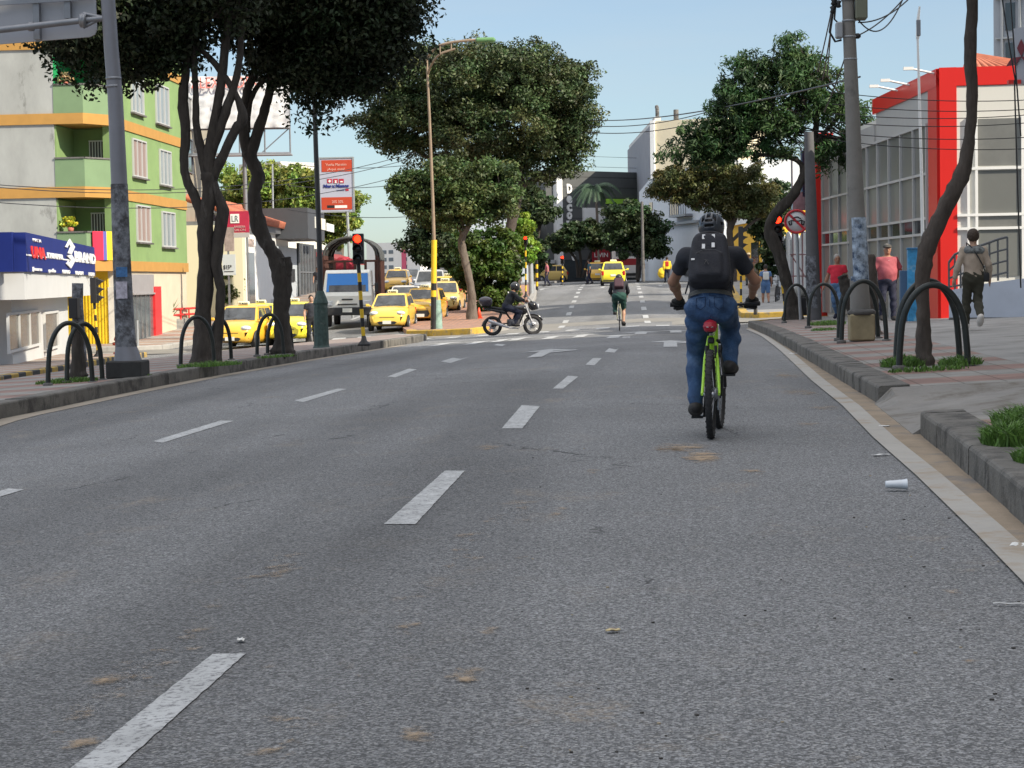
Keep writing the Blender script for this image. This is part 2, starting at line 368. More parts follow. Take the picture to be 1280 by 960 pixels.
# pavement finishes
def paver(name, c1, c2, c3, bw=.4, bh=.4, band=None, mort=.012):
    m = bpy.data.materials.new(name); m.use_nodes = True; n = m.node_tree; b = n.nodes['Principled BSDF']; L = n.links.new
    tc = n.nodes.new('ShaderNodeTexCoord')
    br = n.nodes.new('ShaderNodeTexBrick'); br.offset = 0; br.inputs['Scale'].default_value = 1; br.inputs['Brick Width'].default_value = bw; br.inputs['Row Height'].default_value = bh; br.inputs['Mortar Size'].default_value = mort
    br.inputs['Color1'].default_value = (*c1, 1); br.inputs['Color2'].default_value = (*c2, 1); br.inputs['Mortar'].default_value = (.15, .145, .13, 1); L(tc.outputs['Object'], br.inputs['Vector'])
    out = br.outputs[0]
    if band:
        sp = n.nodes.new('ShaderNodeSeparateXYZ'); L(tc.outputs['Object'], sp.inputs[0])
        md = n.nodes.new('ShaderNodeMath'); md.operation = 'PINGPONG'; md.inputs[1].default_value = band; L(sp.outputs[1], md.inputs[0])
        gt = n.nodes.new('ShaderNodeMath'); gt.operation = 'GREATER_THAN'; gt.inputs[1].default_value = band*.5; L(md.outputs[0], gt.inputs[0])
        mm = n.nodes.new('ShaderNodeMix'); mm.data_type = 'RGBA'; mm.blend_type = 'MULTIPLY'; mm.inputs[7].default_value = (*c3, 1); L(gt.outputs[0], mm.inputs[0]); L(out, mm.inputs[6]); out = mm.outputs[2]
    no = n.nodes.new('ShaderNodeTexNoise'); no.inputs['Scale'].default_value = 1.6; no.inputs['Detail'].default_value = 9; no.inputs['Roughness'].default_value = .7; L(tc.outputs['Object'], no.inputs['Vector'])
    mr = n.nodes.new('ShaderNodeMapRange'); mr.inputs[1].default_value = .3; mr.inputs[2].default_value = .7; mr.inputs[3].default_value = .62; mr.inputs[4].default_value = 1.2; L(no.outputs[0], mr.inputs[0])
    mx = n.nodes.new('ShaderNodeMix'); mx.data_type = 'RGBA'; mx.blend_type = 'MULTIPLY'; mx.inputs[0].default_value = 1; L(out, mx.inputs[6]); L(mr.outputs[0], mx.inputs[7]); L(mx.outputs[2], b.inputs['Base Color']); b.inputs['Roughness'].default_value = .9
    bp = n.nodes.new('ShaderNodeBump'); bp.inputs['Strength'].default_value = .5; bp.inputs['Distance'].default_value = .01; L(no.outputs[0], bp.inputs['Height']); L(bp.outputs[0], b.inputs['Normal'])
    return m
PAVE = paver('banded_paving', (.27, .26, .24), (.24, .235, .22), (1.0, .66, .60), .4, .4, 1.0)
PAVEL = paver('left_paving', (.36, .33, .29), (.33, .30, .27), (1.0, .72, .62), .4, .4, 1.4)
PAVEC = mat('cement_paving', (.25, .245, .235), .9, var=.22, vs=1.2, bump=.3, bs=30, dirt=(.15, .145, .135), ds=.7, dth=.53)
PAVER_RED = paver('red_paving', (.42, .22, .15), (.38, .20, .14), (1, 1, 1), .25, .12)
KST = mat('kerb_stone', (.135, .128, .115), .9, var=.35, vs=3.5, bump=.6, bs=45, dirt=(.05, .047, .043), ds=2.2, dth=.49)
KYEL = mat('kerb_yellow', (.50, .32, .05), .8, var=.3, vs=6, dirt=(.22, .18, .11), ds=3, dth=.48)
KBLK = mat('kerb_black', (.05, .05, .05), .85, var=.3, vs=5)
SAND = mat('sandy_gutter', (.27, .215, .155), .95, var=.25, vs=2.2, bump=.4, bs=50, dirt=(.17, .155, .14), ds=1.6, dth=.52)
KX = 1.98
H = .16
# right pavement, near part: kerb zone of pavers, then cement walk to the plinths
def prof_drop(y):   # kerb lowered to the street at the ramp
    return float(np.interp(y, [16.2, 16.9, 19.4, 20.1], [1, .12, .12, 1]))
kerb('kerb', [(1.70, 3), (1.72, 10), (1.86, 14), (KX-.06, 16.3)], .32, H+.03, [KST], 1)
kerb('kerb', [(KX, 20.2), (KX+.02, 26), (KX+.05, 34), (KX+.2, 50), (KX+.3, 62)], .30, H+.02, [KST], 1)
kerb('kerb', [(KX+.3, 62.05), (KX+.7, 63.5), (KX+2, 64.6), (12, 65)], .3, H+.02, [KYEL], 1)
slab('pavement', [(2.02, 3), (2.04, 10), (2.18, 14), (2.22, 16.28), (3.9, 16.28), (3.9, 3)], H, PAVE)
slab('pavement', [(2.28, 20.2), (2.3, 26), (2.33, 34), (2.45, 50), (2.58, 62), (3.0, 63.2), (3.9, 64.2), (3.9, 20.2)], H, PAVE)
slab('pavement', [(3.9, 3), (3.9, 64.2), (12, 64.7), (26, 64.7), (26, 3)], lambda x, y: H+.002, PAVEC)
RAMPC = mat('smooth_cement', (.225, .215, .20), .9, var=.25, vs=3, bump=.3, bs=40, dirt=(.13, .115, .095), ds=1.5, dth=.50)
slab('ramp', [(KX-.12, 16.31), (KX-.04, 20.17), (3.896, 20.195), (3.896, 16.285)], lambda x, y: .012+(H-.012)*min(1, max(0, (x-1.98)/1.7, (y-19.2)/.95 if x > 2.02 else 0, (17.1-y)/.75 if x > 2.02 else 0)), RAMPC, cell=.3)
# sandy gutter and the concrete edge strip
def ribbon(name, pl, pr_, off, m, kind='structure'):
    A = resample(pl, 1.0); n = len(A); Bq = []
    tot = np.linspace(0, 1, n)
    Br = resample(pr_, .25); idx = (tot*(len(Br)-1)).astype(int); vs = []; fs = []
    for i in range(n):
        a = A[i]; b = Br[idx[i]]
        vs += [(a.x, a.y, float(T(a.x, a.y))+off), (b.x, b.y, float(T(b.x, b.y))+off)]
        if i: fs.append((2*i-2, 2*i-1, 2*i+1, 2*i))
    mb = MB(); mb.add(vs, fs); o = mb.build(name, m); o['kind'] = kind; return o
ribbon('gutter', [(1.42, 3), (1.46, 8.8), (1.61, 16.3), (1.72, 25), (1.9, 38), (2.1, 52), (2.15, 60)], [(1.9, 3), (1.9, 8.8), (2.1, 16.3), (2.1, 25), (2.1, 38), (2.25, 52), (2.35, 60)], .005, SAND)
STRIP = mat('edge_strip', (.36, .345, .315), .85, var=.15, vs=3, bump=.2, bs=40, dirt=(.30, .25, .19), ds=1.5, dth=.52)
ribbon('road_edge_line', [(1.30, 3), (1.36, 7), (1.44, 10), (1.50, 13), (1.53, 16), (1.62, 20), (1.66, 25), (1.78, 32), (1.88, 38), (2.02, 48), (2.05, 58)],
       [(1.47, 3), (1.53, 7), (1.60, 10), (1.66, 13), (1.69, 16), (1.78, 20), (1.82, 25), (1.94, 32), (2.02, 38), (2.14, 48), (2.17, 58)], .012, STRIP)
# ---- median on the left
mn = [gp(*p, 0)[:2] for p in ((0, 524), (60, 512), (130, 497), (200, 483), (280, 468), (350, 456), (430, 443), (505, 433))]
mn = [(-4.6, 6), (-7.0, 16)]+[tuple(p) for p in mn]
mf = [(-8.0, 6), (-9.6, 18), (-10.6, 26), (-11.4, 34), (-11.9, 42), (-12.0, 52), (-11.6, 62), (-10.9, 69), (-9.9, 71.5), (-8.4, 70)]
mn[-1] = (-7.6, 57.5)
kerb('kerb', mn+[(-7.55, 62), (-7.9, 67)], .3, .2, [KST], -1)
kerb('kerb', [(-7.9, 67.05), (-8.5, 70), (-9.3, 71.4), (-10.0, 71.5)], .3, .19, [CONC], -1)
slab('median', [(p[0]-.28, p[1]) for p in mn]+[(-7.9, 62), (-8.2, 67), (-8.8, 69.6), (-9.5, 71.2)]+mf[::-1][1:], .19, PAVE)
ribbon('gutter', [(p[0]+.02, p[1]) for p in mn], [(p[0]+.34, p[1]) for p in mn], .006, mat('left_gutter', (.27, .235, .19), .95, var=.2, vs=2))
# ---- traffic island beyond the junction
isl = [(-9.4, 74.6), (-8.3, 73.2), (-7.0, 72.6), (-6.3, 74.0), (-5.9, 78), (-6.1, 86), (-6.6, 96), (-7.3, 110), (-8.4, 128), (-9.3, 141), (-13.5, 141), (-14.2, 120), (-12.6, 96), (-10.6, 82)]
slab('island', isl, .17, PAVER_RED)
kerb('kerb', [(-9.75, 76.2), (-9.5, 74.5), (-8.4, 73.0), (-7.0, 72.4), (-6.4, 73.2)], .35, .22, [KYEL], -1, seg=1.2)
kerb('kerb', [(-6.1, 73.9), (-5.75, 78), (-5.95, 86), (-6.45, 96), (-7.1, 110), (-8.2, 128), (-9.1, 141)], .3, .22, [CONC], -1)
slab('pavement', [(-8.2, 144.5), (-9, 148), (-9.5, 200), (-17, 200), (-14.5, 148)], .16, PAVEC)
# ---- left pavement with shops
lk = [(-9.8, 22), (-12.6, 37.2), (-13.3, 43), (-14.0, 48.2), (-15.8, 58), (-17.0, 66.5)]
slab('pavement', [(p[0]-.25, p[1]) for p in lk]+[(-17.9, 67.7), (-40, 71), (-40, 22)], .15, PAVEL)
kerb('kerb', lk+[(-17.6, 67.6)], .28, .17, [KYEL, KBLK], -1, seg=.75, stripe=True)
lk2 = [(-22.6, 74.0), (-19.5, 74.8), (-18.6, 76), (-18.6, 86), (-18.6, 100), (-19.3, 125), (-22, 160), (-26, 200)]
slab('pavement', [(p[0]-.25, p[1]+(.25 if i == 0 else 0)) for i, p in enumerate(lk2)]+[(-48, 200), (-48, 74.5)], .15, PAVEL)
kerb('kerb', lk2, .28, .17, [CONC], -1)
# ---- far side of the cross street, right
slab('pavement', [(3.4, 76.5), (2.9, 78), (3.2, 100), (3.6, 128), (4.2, 150), (4.4, 190), (26, 190), (26, 75.8), (6, 75.8)], .15, PAVEC)
kerb('kerb', [(16, 75.4), (6, 75.4), (3.2, 76.2), (2.6, 77.8), (2.9, 100), (3.3, 128), (3.9, 150)][::-1], .3, .19, [KYEL], -1, seg=1.5)
# ---- painted markings
mk = MB()
def mark(pxs, off=.004):
    g = [gp(px, py) for px, py in pxs]; out = []; rj = random.Random(int(pxs[0][0]))
    for a, b in zip(g, g[1:]+g[:1]):
        k = max(1, min(60, int((b-a).length/.03))) if g[0].y < 26 else 1; nr = Vector((b.y-a.y, a.x-b.x, 0)).normalized()
        for i in range(k): q = a.lerp(b, i/k)+nr*(rj.uniform(-.0028, .0028) if k > 1 else 0); out.append((q.x, q.y, float(T(q.x, q.y))+off))
    mk.add(out, [tuple(range(len(out)))])
def markw(pts, off=.008): mk.add([(x, y, float(T(x, y))+off) for x, y in pts], [tuple(range(len(pts)))])
mark([(266, 818.5), (307, 818), (-78, 1164), (-162, 1164)])
mark([(556, 589), (581, 589), (519, 656), (480, 656)])
mark([(652, 507), (675, 508), (653, 536), (627, 536)])
mark([(710, 470), (723, 471), (704, 486), (691, 486)])
mark([(741, 448), (752, 448), (743, 457), (732, 456)])
mark([(779, 421), (788, 421), (768, 441), (756, 440)])
mark([(10, 611), (30, 612.5), (-95, 650), (-114, 648)])
mark([(276, 526), (292, 526.5), (203, 554), (191, 552)])
mark([(422, 486), (433, 486.5), (379, 503), (368, 501)])
mark([(511, 461), (521, 462), (494, 472), (484, 471)])
mark([(622, 430), (632, 431), (563, 454), (551, 452)])
# arrows and faded crossing blocks before the junction
def arrow(x, y, L=3.6, wd=.16, head=.45, both=None):
    markw([(x-wd/2, y), (x+wd/2, y), (x+wd/2, y+L*.7), (x-wd/2, y+L*.7)])
    markw([(x-head, y+L*.7), (x+head, y+L*.7), (x, y+L)])
for (px, py) in ((668, 447), (838, 434)):
    g = gp(px, py); arrow(g.x, g.y, 5.0, .26, .50)
    markw([(g.x+.13, g.y+2.3), (g.x+.62, g.y+3.0), (g.x+.55, g.y+3.5), (g.x+.13, g.y+3.1)], .009)
for px, py in ((540, 433), (585, 431), (617, 428), (640, 426), (683, 424), (722, 422), (765, 423), (800, 418), (845, 416)):
    g = gp(px, py); arrow(g.x, g.y, 4.5, .30, .55)
for x in np.arange(-9.5, 2.0, 1.0):
    if x not in (): markw([(x, 68.3), (x+.45, 68.3), (x+.45, 70.6), (x, 70.6)], .007)
# far lanes
for k_, (p0, p1) in enumerate((((701, 410), (731, 355)), ((810, 404), (795, 352)))):
    a = gp(*p0); b = gp(*p1); n_ = 11
    for i in range(n_):
        t = i/n_; q = a.lerp(b, t); r = a.lerp(b, t+.42/n_); markw([(q.x-.11, q.y), (q.x+.11, q.y), (r.x+.11, r.y), (r.x-.11, r.y)])
for x in np.arange(-8.2, 3.4, 1.35):
    markw([(x, 137), (x+.8, 137), (x+.8, 138.6), (x, 138.6)]); markw([(x, 142.5), (x+.8, 142.5), (x+.8, 143.7), (x, 143.7)])
markw([(-8.0, 133.2), (2.9, 133.2), (2.9, 133.6), (-8.0, 133.6)])
for px in (700, 760, 826): g = gp(px, 356); arrow(g.x, 126, 5, .2, .5)
# left carriageway lines
for s in range(9):
    y = 60+s*9; x = -14.4-(y-60)*.012
    markw([(x-.08, y), (x+.08, y), (x, y+4.5), (x-.16, y+4.5)])
for x in np.arange(-17.2, -10.4, .95): markw([(x, 75.6), (x+.5, 75.6), (x+.1, 78.6), (x-.4, 78.6)])
o = mk.build('road_marking', [PAINT]); o['kind'] = 'structure'
# concrete strip that crosses the street at the junction
CON2 = mat('pale_concrete_road', (.20, .19, .17), .85, var=.15, vs=1.5, bump=.2, dirt=(.13, .125, .115), ds=.8, dth=.55)
def patch(name, x0, x1, y0, y1, m, off): 
    xs = np.linspace(x0, x1, 14); ys = np.linspace(y0, y1, max(3, int((y1-y0)/1.5)))
    o = sheet(name, xs, ys, lambda X, Y: T(X, Y)+off, m); return o
patch('cross_street', -30, 26, 70.9, 75.2, CON2, .004)
patch('crossing_slab', -5.8, 3.0, 75.2, 80.5, CON2, .005)
# sand spilt on the asphalt
def sandmat():
    m = bpy.data.materials.new('spilt_sand'); m.use_nodes = True; n = m.node_tree; b = n.nodes['Principled BSDF']; L = n.links.new
    b.inputs['Base Color'].default_value = (.38, .285, .19, 1); b.inputs['Roughness'].default_value = .95
    tc = n.nodes.new('ShaderNodeTexCoord'); at_ = n.nodes.new('ShaderNodeAttribute'); at_.attribute_name = 'edge'
    no = n.nodes.new('ShaderNodeTexNoise'); no.inputs['Scale'].default_value = 7; no.inputs['Detail'].default_value = 9; no.inputs['Roughness'].default_value = .72; L(tc.outputs['Object'], no.inputs['Vector'])
    mq = n.nodes.new('ShaderNodeMath'); mq.operation = 'MULTIPLY_ADD'; L(no.outputs[0], mq.inputs[0]); mq.inputs[1].default_value = 2.2; mq.inputs[2].default_value = -1.1
    ma = n.nodes.new('ShaderNodeMath'); ma.operation = 'ADD'; L(mq.outputs[0], ma.inputs[0]); L(at_.outputs['Fac'], ma.inputs[1])
    mr = n.nodes.new('ShaderNodeMapRange'); mr.inputs[1].default_value = .42; mr.inputs[2].default_value = .85; mr.inputs[4].default_value = .85; L(ma.outputs[0], mr.inputs[0]); L(mr.outputs[0], b.inputs['Alpha']); return m
SANDM = sandmat()
def sandpatch(spots):
    vs = []; fs = []; ed = []
    for (px, py, rx, ry, amt) in spots:
        c = gp(px, py); n0 = len(vs); s = ppm(c.y); a = 1.5*rx/s; b = max(.05, 1.6*abs(gp(px, py-ry).y-c.y)); b = min(b, 3.0)
        rings = 6; K = 20; vs.append((c.x, c.y, float(T(c.x, c.y))+.006)); ed.append(amt+.09)
        for r in range(1, rings+1):
            for k in range(K):
                an = 2*math.pi*k/K; x = c.x+a*r/rings*math.cos(an); y = c.y+b*r/rings*math.sin(an)
                vs.append((x, y, float(T(x, y))+.006)); ed.append((amt+.09)*(1-(r/rings)**1.8))
        for k in range(K): fs.append((n0, n0+1+k, n0+1+(k+1) % K))
        for r in range(rings-1):
            for k in range(K): q = n0+1+r*K; fs.append((q+k, q+K+k, q+K+(k+1) % K, q+(k+1) % K))
    me = bpy.data.meshes.new('sand'); me.from_pydata(vs, [], fs); at_ = me.attributes.new('edge', 'FLOAT', 'POINT'); at_.data.foreach_set('value', ed)
    o = link('sand', me, SANDM); o['kind'] = 'stuff'; o['label'] = 'pale sand spilt and smeared over the grey asphalt'
def sx_(k): return (640-(k//2)*19 if k % 2 else 360-(k//2)*19)+14*math.sin(k*2.3)
def sy_(k): return (640+(k//2)*19 if k % 2 else 690+(k//2)*15)+8*math.cos(k*3.1)
sandpatch([(850, 560, 34, 5, .62), (878, 572, 24, 7, .72), (835, 563, 20, 3, .5), (1000, 491, 24, 4, .5), (1015, 493, 14, 2, .5), (985, 470, 20, 3, .5), (1030, 510, 22, 3, .45), (1060, 445, 16, 2, .4),
           (135, 850, 30, 14, .5), (345, 715, 26, 9, .5), (580, 845, 22, 10, .55), (520, 920, 24, 10, .5), (610, 790, 16, 6, .5), (335, 833, 12, 4, .45), (610, 560, 22, 4, .45), (740, 590, 12, 3, .5), (765, 788, 8, 2.4, .55), (1010, 530, 20, 3, .45), (700, 640, 14, 5, .42), (100, 930, 26, 9, .5), (1215, 828, 12, 3, .5), (660, 700, 22, 8, .4), (1190, 740, 16, 4, .45), (940, 590, 20, 4, .42)]+[(sx_(k), sy_(k), 30+14*math.sin(k*5), 9+8*((k*7) % 5)/5, .22+.13*((k*3) % 4)/4) for k in range(34)])
# ============================================================ BUILDINGS
class Fac:
    "a vertical facade plane: u runs along it, z up, d outwards"
    def __init__(s, p0, p1, flip=False):
        s.p0 = Vector((p0[0], p0[1], 0)); p1 = Vector((p1[0], p1[1], 0)); s.len = (p1-s.p0).length; s.u = (p1-s.p0).normalized()
        s.n = Vector((s.u.y, -s.u.x, 0)); 
        if s.n.dot(-s.p0) < 0: s.n = -s.n
        s.M = Matrix((s.u, s.n, Vector((0, 0, 1)))).transposed()
    def uz(s, px, py):
        d = ray(px, py); o = Vector((0, 0, CH)); t = (s.p0-o).dot(s.n)/d.dot(s.n); q = o+d*t; return ((q-s.p0).dot(s.u), q.z)
    def pt(s, u, z, d=0): return s.p0+s.u*u+s.n*d+Vector((0, 0, z))
    def box(s, mb, u0, u1, z0, z1, d0, d1, mi=0):
        return mb.box(s.pt((u0+u1)/2, (z0+z1)/2, (d0+d1)/2), (abs(u1-u0), abs(d1-d0), abs(z1-z0)), s.M, mi)
    def pr(s, px0, py0, px1, py1):
        u0 = s.uz(px0, (py0+py1)/2)[0]; u1 = s.uz(px1, (py0+py1)/2)[0]; pm = (px0+px1)/2
        return min(u0, u1), max(u0, u1), s.uz(pm, py1)[1], s.uz(pm, py0)[1]
def window(f, parent, rect, frame=WHITEP, glass=GLASS, nx=2, nz=1, d=0.0, fw=.06, sill=None, depth=.08):
    u0, u1, z0, z1 = rect
    m = MB(); t = fw
    for a, b in ((u0, u0+t), (u1-t, u1)): f.box(m, a, b, z0, z1, d+.005, d+depth)
    for a, b in ((z0, z0+t), (z1-t, z1)): f.box(m, u0+t, u1-t, a, b, d+.005, d+depth-.003)
    for i in range(1, nx): q = u0+(u1-u0)*i/nx; f.box(m, q-t*.4, q+t*.4, z0+t, z1-t, d+.005, d+depth-.01)
    for i in range(1, nz): q = z0+(z1-z0)*i/nz; f.box(m, u0+t, u1-t, q-t*.35, q+t*.35, d+.005, d+depth-.02)
    o = m.build('window', [frame], parent)
    g = MB(); f.box(g, u0+.01, u1-.01, z0+.01, z1-.01, d+.003, d+.02); g.build('pane', [glass], o)
    if sill: q = MB(); f.box(q, u0-.06, u1+.06, z0-.07, z0-.005, d, d+depth+.08); q.build('sill', [sill], o)
    return o
def part(name, mats, parent, *boxes, f=None):
    m = MB()
    for b in boxes: f.box(m, *b)
    return m.build(name, mats if isinstance(mats, list) else [mats], parent)

# ---------------- green apartment building
GREEN = mat('green_render', (.195, .30, .115), .85, var=.12, vs=.7, dirt=(.165, .255, .10), ds=.5, dth=.55)
GREEN2 = mat('green_balcony_render', (.165, .25, .135), .85, var=.1, vs=1)
EMER = mat('emerald_render', (.01, .30, .09), .7, var=.08)
OCHRE = mat('ochre_band', (.42, .225, .055), .8, var=.1, vs=2)
GREYW = mat('stained_grey_render', (.33, .34, .325), .9, var=.2, vs=.9, dirt=(.14, .14, .13), ds=1.1, dth=.575, stretch=(1, 1, .45))
gb = thing('apartment_building', at(130, 78), 'green four-storey apartment building with ochre floor bands, balconies and a stained grey wall', 'building')
c0 = (-21.3, 78.6); FR = Fac((-34.0, 77.0), (-24.0, 77.0)); SIDE = Fac(c0, (-21.75, 92.5))
zb = [2.07, 4.85, 7.6, 10.4]
uw = FR.uz(70, 250)[0]; ub = FR.uz(107, 250)[0]
part('grey_wall', GREYW, gb, (-6, uw, -1.6, 11.3, -.3, 0), f=FR)
m = MB(); fx = FR.pt(uw, 0).x
m.prism([(fx-8, 79.4, -1.6), (-21.35, 79.4, -1.6), SIDE.pt(SIDE.len, -1.6), (-36, 95, -1.6)], (0, 0, 12.6)); m.build('wall', [GREEN], gb)
m = MB(); SIDE.box(m, .02, SIDE.len, 2.27, 11.2, -.3, .06); m.build('side_wall', [GREEN], gb)
m = MB()
bx1 = FR.pt(ub, 0).x
bc = Vector((SIDE.pt(0, 0, .06).x+.1, 79.2, 0))
for z in zb:
    FR.box(m, -6, uw, z-.2, z+.2, 0, .07); SIDE.box(m, 0.0, SIDE.len+.02, z-.2, z+.2, .05, .11)
    m.prism([(fx, 76.93, z-.2), (bx1, 76.93, z-.2), (bc.x+.02, bc.y-.9, z-.2), (bc.x+.02, 79.39, z-.2), (fx, 79.39, z-.2)], (0, 0, .4))
m.build('floor_band', [OCHRE], gb)
for i, z in enumerate(zb[:-1]):
    m = MB(); h = 1.05; zz = z+.2; t = .12
    a = Vector((fx, 76.98, zz)); b = Vector((bx1, 76.98, zz)); c = Vector((bc.x, bc.y-.9, zz)); c2 = Vector((bc.x, 79.3, zz))
    for p, q in ((a, b), (b, c), (c, c2)):
        d = (q-p).normalized(); n_ = Vector((-d.y, d.x, 0))*t; m.prism([p, q, q+n_, p+n_], (0, 0, h))
    o = m.build('balcony', [GREEN2], gb)
    m = MB()
    for p, q in ((a, b), (b, c), (c, c2)):
        d = (q-p).normalized(); n_ = Vector((-d.y, d.x, 0)); m.prism([p-n_*.04+Vector((0, 0, h)), q-n_*.04+Vector((0, 0, h)), q+n_*(t+.03)+Vector((0, 0, h)), p+n_*(t+.03)+Vector((0, 0, h))], (0, 0, .06))
    m.build('coping', [CONCD], o)
    # back wall, side cheek, door with bars
    wall_m = EMER if i == 2 else GREEN
    m = MB(); m.box((fx+.05+(bc.x-fx-.1)/2, 79.37, zz+1.15), (bc.x-fx-.1, .05, 2.28)); m.box((fx+.03, 78.2, zz+1.15), (.06, 2.3, 2.28)); 
    m.build('recess_wall', [wall_m], gb)
    m = MB(); m.box((fx+.98, 79.33, zz+.95), (.62, .06, 1.85)); dd = m.build('balcony_door', [mat('door_dark', (.10, .09, .085), .6)], gb)
    m = MB()
    for k in range(6): m.box((fx+.70+k*.112, 79.28, zz+.95), (.035, .03, 1.8))
    m.box((fx+.98, 79.28, zz+1.85), (.62, .03, .05))
    if i < 2: m.build('bars', [WHITEP], dd)
for k, r in enumerate(((161, 94, 176, 142), (192, 107, 208, 156), (163, 175, 180, 222), (197, 188, 211, 232), (168, 257, 185, 303), (200, 265, 216, 309))):
    window(SIDE, gb, SIDE.pr(*r), frame=mat('window_frame_grey', (.45, .46, .46), .5), glass=(mat('pink_curtain', (.27, .20, .18), .4, var=.25, vs=6, stretch=(8, 8, .3)) if k in (2, 4) else mat('pale_curtain', (.22, .26, .28), .25, var=.3, vs=5, stretch=(8, 8, .3))), nx=3, nz=1, d=.06, sill=CONCD)
# ground floor of the green building
GF = SIDE
m = MB(); SIDE.box(m, 0, SIDE.len, -1.7, 1.87, -.35, .0); m.build('ground_floor_wall', [mat('beige_render', (.55, .48, .37), .85, var=.1, vs=1)], gb)
r = GF.pr(163, 350, 190, 415)
m = MB(); GF.box(m, r[0], r[1], -1.1, 1.0, 0, .04); sh = m.build('shop_front', [mat('shop_glass', (.10, .12, .13), .2, var=.5, vs=2, spec=.8)], gb)
m = MB(); GF.box(m, r[0]-.05, r[1]+.1, 1.0, 1.75, 0, .09); GF.box(m, r[0], r[1], .93, 1.0, 0, .16); m.build('shutter_box', [mat('shutter_grey', (.28, .27, .28), .5, var=.1)], gb)
m = MB()
for q in range(1, 5): uu = r[0]+(r[1]-r[0])*q/5; GF.box(m, uu-.02, uu+.02, -1.1, .95, .04, .08)
m.build('mullion', [STEELG], sh)
r2 = GF.pr(190, 355, 198, 415); m = MB(); GF.box(m, r2[0], r2[1], -1.1, 1.25, -.1, .14); m.build('red_column', [mat('red_tile', (.68, .03, .035), .4)], gb)
YF = Fac((-27.2, 78.6), (-21.3, 78.5))
YW = mat('yellow_wall', (.80, .58, .03), .6, var=.12, vs=3, dirt=(.5, .36, .03), ds=2, dth=.62)
ry = YF.pr(100, 340, 136, 430); rw = YF.pr(136, 352, 148, 420)
m = MB(); YF.box(m, ry[0]-3, ry[1], -1.6, 1.9, -.2, 0); 
for q in range(9): uu = ry[0]+.1+q*(ry[1]-ry[0])/9; YF.box(m, uu, uu+.05, -1.1, 1.6, 0, .03)
m.build('yellow_front', [YW], gb)
m = MB(); YF.box(m, rw[0], rw[1]+.3, -1.5, 1.9, -.2, -.01); YF.box(m, rw[0], rw[1]-.02, -.9, 1.25, 0, .06); m.build('white_panel', [mat('peeling_white', (.68, .66, .6), .8, var=.15, vs=3)], gb)
pl1 = thing('potted_plant', Vector((fx+.5, 77.1, 3.4)), 'bushy yellow-green pot plant on the lowest balcony beside the flag', 'plant')
pl2 = thing('potted_plant', Vector((fx+.35, 77.1, 8.9)), 'pot plant with pale pink flowers on the top green balcony', 'plant')
for t_, z_, c_ in ((pl1, 3.55, (.40, .42, .04)), (pl2, 9.0, (.45, .25, .18))):
    m = MB(); o_ = Vector((fx+.5, 77.12, z_-.12)); m.lathe(o_, [(.09, -.08), (.13, .10), (.12, .10)], 12); m.build('pot', [mat('terracotta', (.45, .15, .10), .8)], t_); t_['px'] = 1
# flag hung over the lowest balcony
d3 = Vector((bc.x-bx1, bc.y-.9-76.98, 0)); L3 = d3.length; d3.normalize(); n3 = Vector((d3.y, -d3.x, 0))
fl = thing('flag', Vector((bc.x-.5, bc.y-1.5, 3.3)), 'red, blue and yellow cloth flag draped over the lowest balcony of the green building', 'flag')
for k, (nm, col) in enumerate((('red_stripe', (.65, .02, .06)), ('blue_stripe', (.10, .10, .35)), ('yellow_stripe', (.85, .65, .03)))):
    m = MB(); u0 = (.15, .52, .64)[k]; u1 = (.52, .64, 1.0)[k]
    N = 6; vs = []; 
    for i in range(N+1):
        u = (u0+(u1-u0)*i/N)*L3; wv = .03*math.sin(u*9)+.07
        for z in (2.28, 3.37): p = Vector((bx1, 76.98, z))+d3*u+n3*(wv); vs.append(p)
    vs2 = [v-n3*.012 for v in vs]; n0 = len(vs)
    m.add(vs+vs2, [(2*i, 2*i+2, 2*i+3, 2*i+1) for i in range(N)]+[(n0+2*i, n0+2*i+1, n0+2*i+3, n0+2*i+2) for i in range(N)]+[(2*i, n0+2*i, n0+2*i+2, 2*i+2) for i in range(N)]+[(2*i+1, 2*i+3, n0+2*i+3, n0+2*i+1) for i in range(N)]); m.build(nm, [mat('cloth_'+nm, col, .8)], fl)

# ---------------- blue-sign shop
SH = Fac((-17.75, 55.0), (-21.1, 72.0)); WH = mat('white_wall', (.52, .53, .53), .75, var=.05, vs=1.2, dirt=(.5, .5, .48), ds=.6, dth=.58)
shp = thing('shop', gz(-19, 60), 'low white corner shop with two grey windows under a deep blue sign band', 'building')
Fa = Fac((-17.75, 55.0), (-30, 54.2))
U1 = SH.uz(86, 430)[0]; U2 = SH.uz(97, 320)[0]
m = MB(); m.prism([(-17.75, 55, -2), SH.pt(U1, -2), SH.pt(U1, -2)+Vector((-12, 1, 0)), (-30, 54.2, -2)], (0, 0, 3.75)); m.build('wall', [WH], shp)
zt0 = SH.uz(3, 291)[1]; zs0 = SH.uz(3, 340)[1]; zc0 = SH.uz(3, 375)[1]
U0 = SH.uz(3, 330)[0]
m = MB(); a = [SH.pt(U0, zc0, .55), SH.pt(U2, zc0, .55), SH.pt(U2, zc0, -6), SH.pt(U0, zc0, -6)]; m.prism(a, (0, 0, zs0-zc0)); m.build('canopy', [WH], shp)
m = MB(); SH.box(m, U0-.04, U2+.06, zs0, zt0, -.5, .62); m.box(SH.pt(U0, 0, .3)+Vector((-3, -.35, (zs0+zt0)/2)), (6.2, .2, zt0-zs0)); sg = m.build('sign_band', [mat('navy_sign', (.010, .022, .15), .65, var=.1, vs=1, spec=.2)], shp)
WL = mat('sign_white', (.75, .76, .78), .4); RL = mat('sign_red', (.62, .015, .02), .4)
def suz(px, py): return SH.uz(px, py)
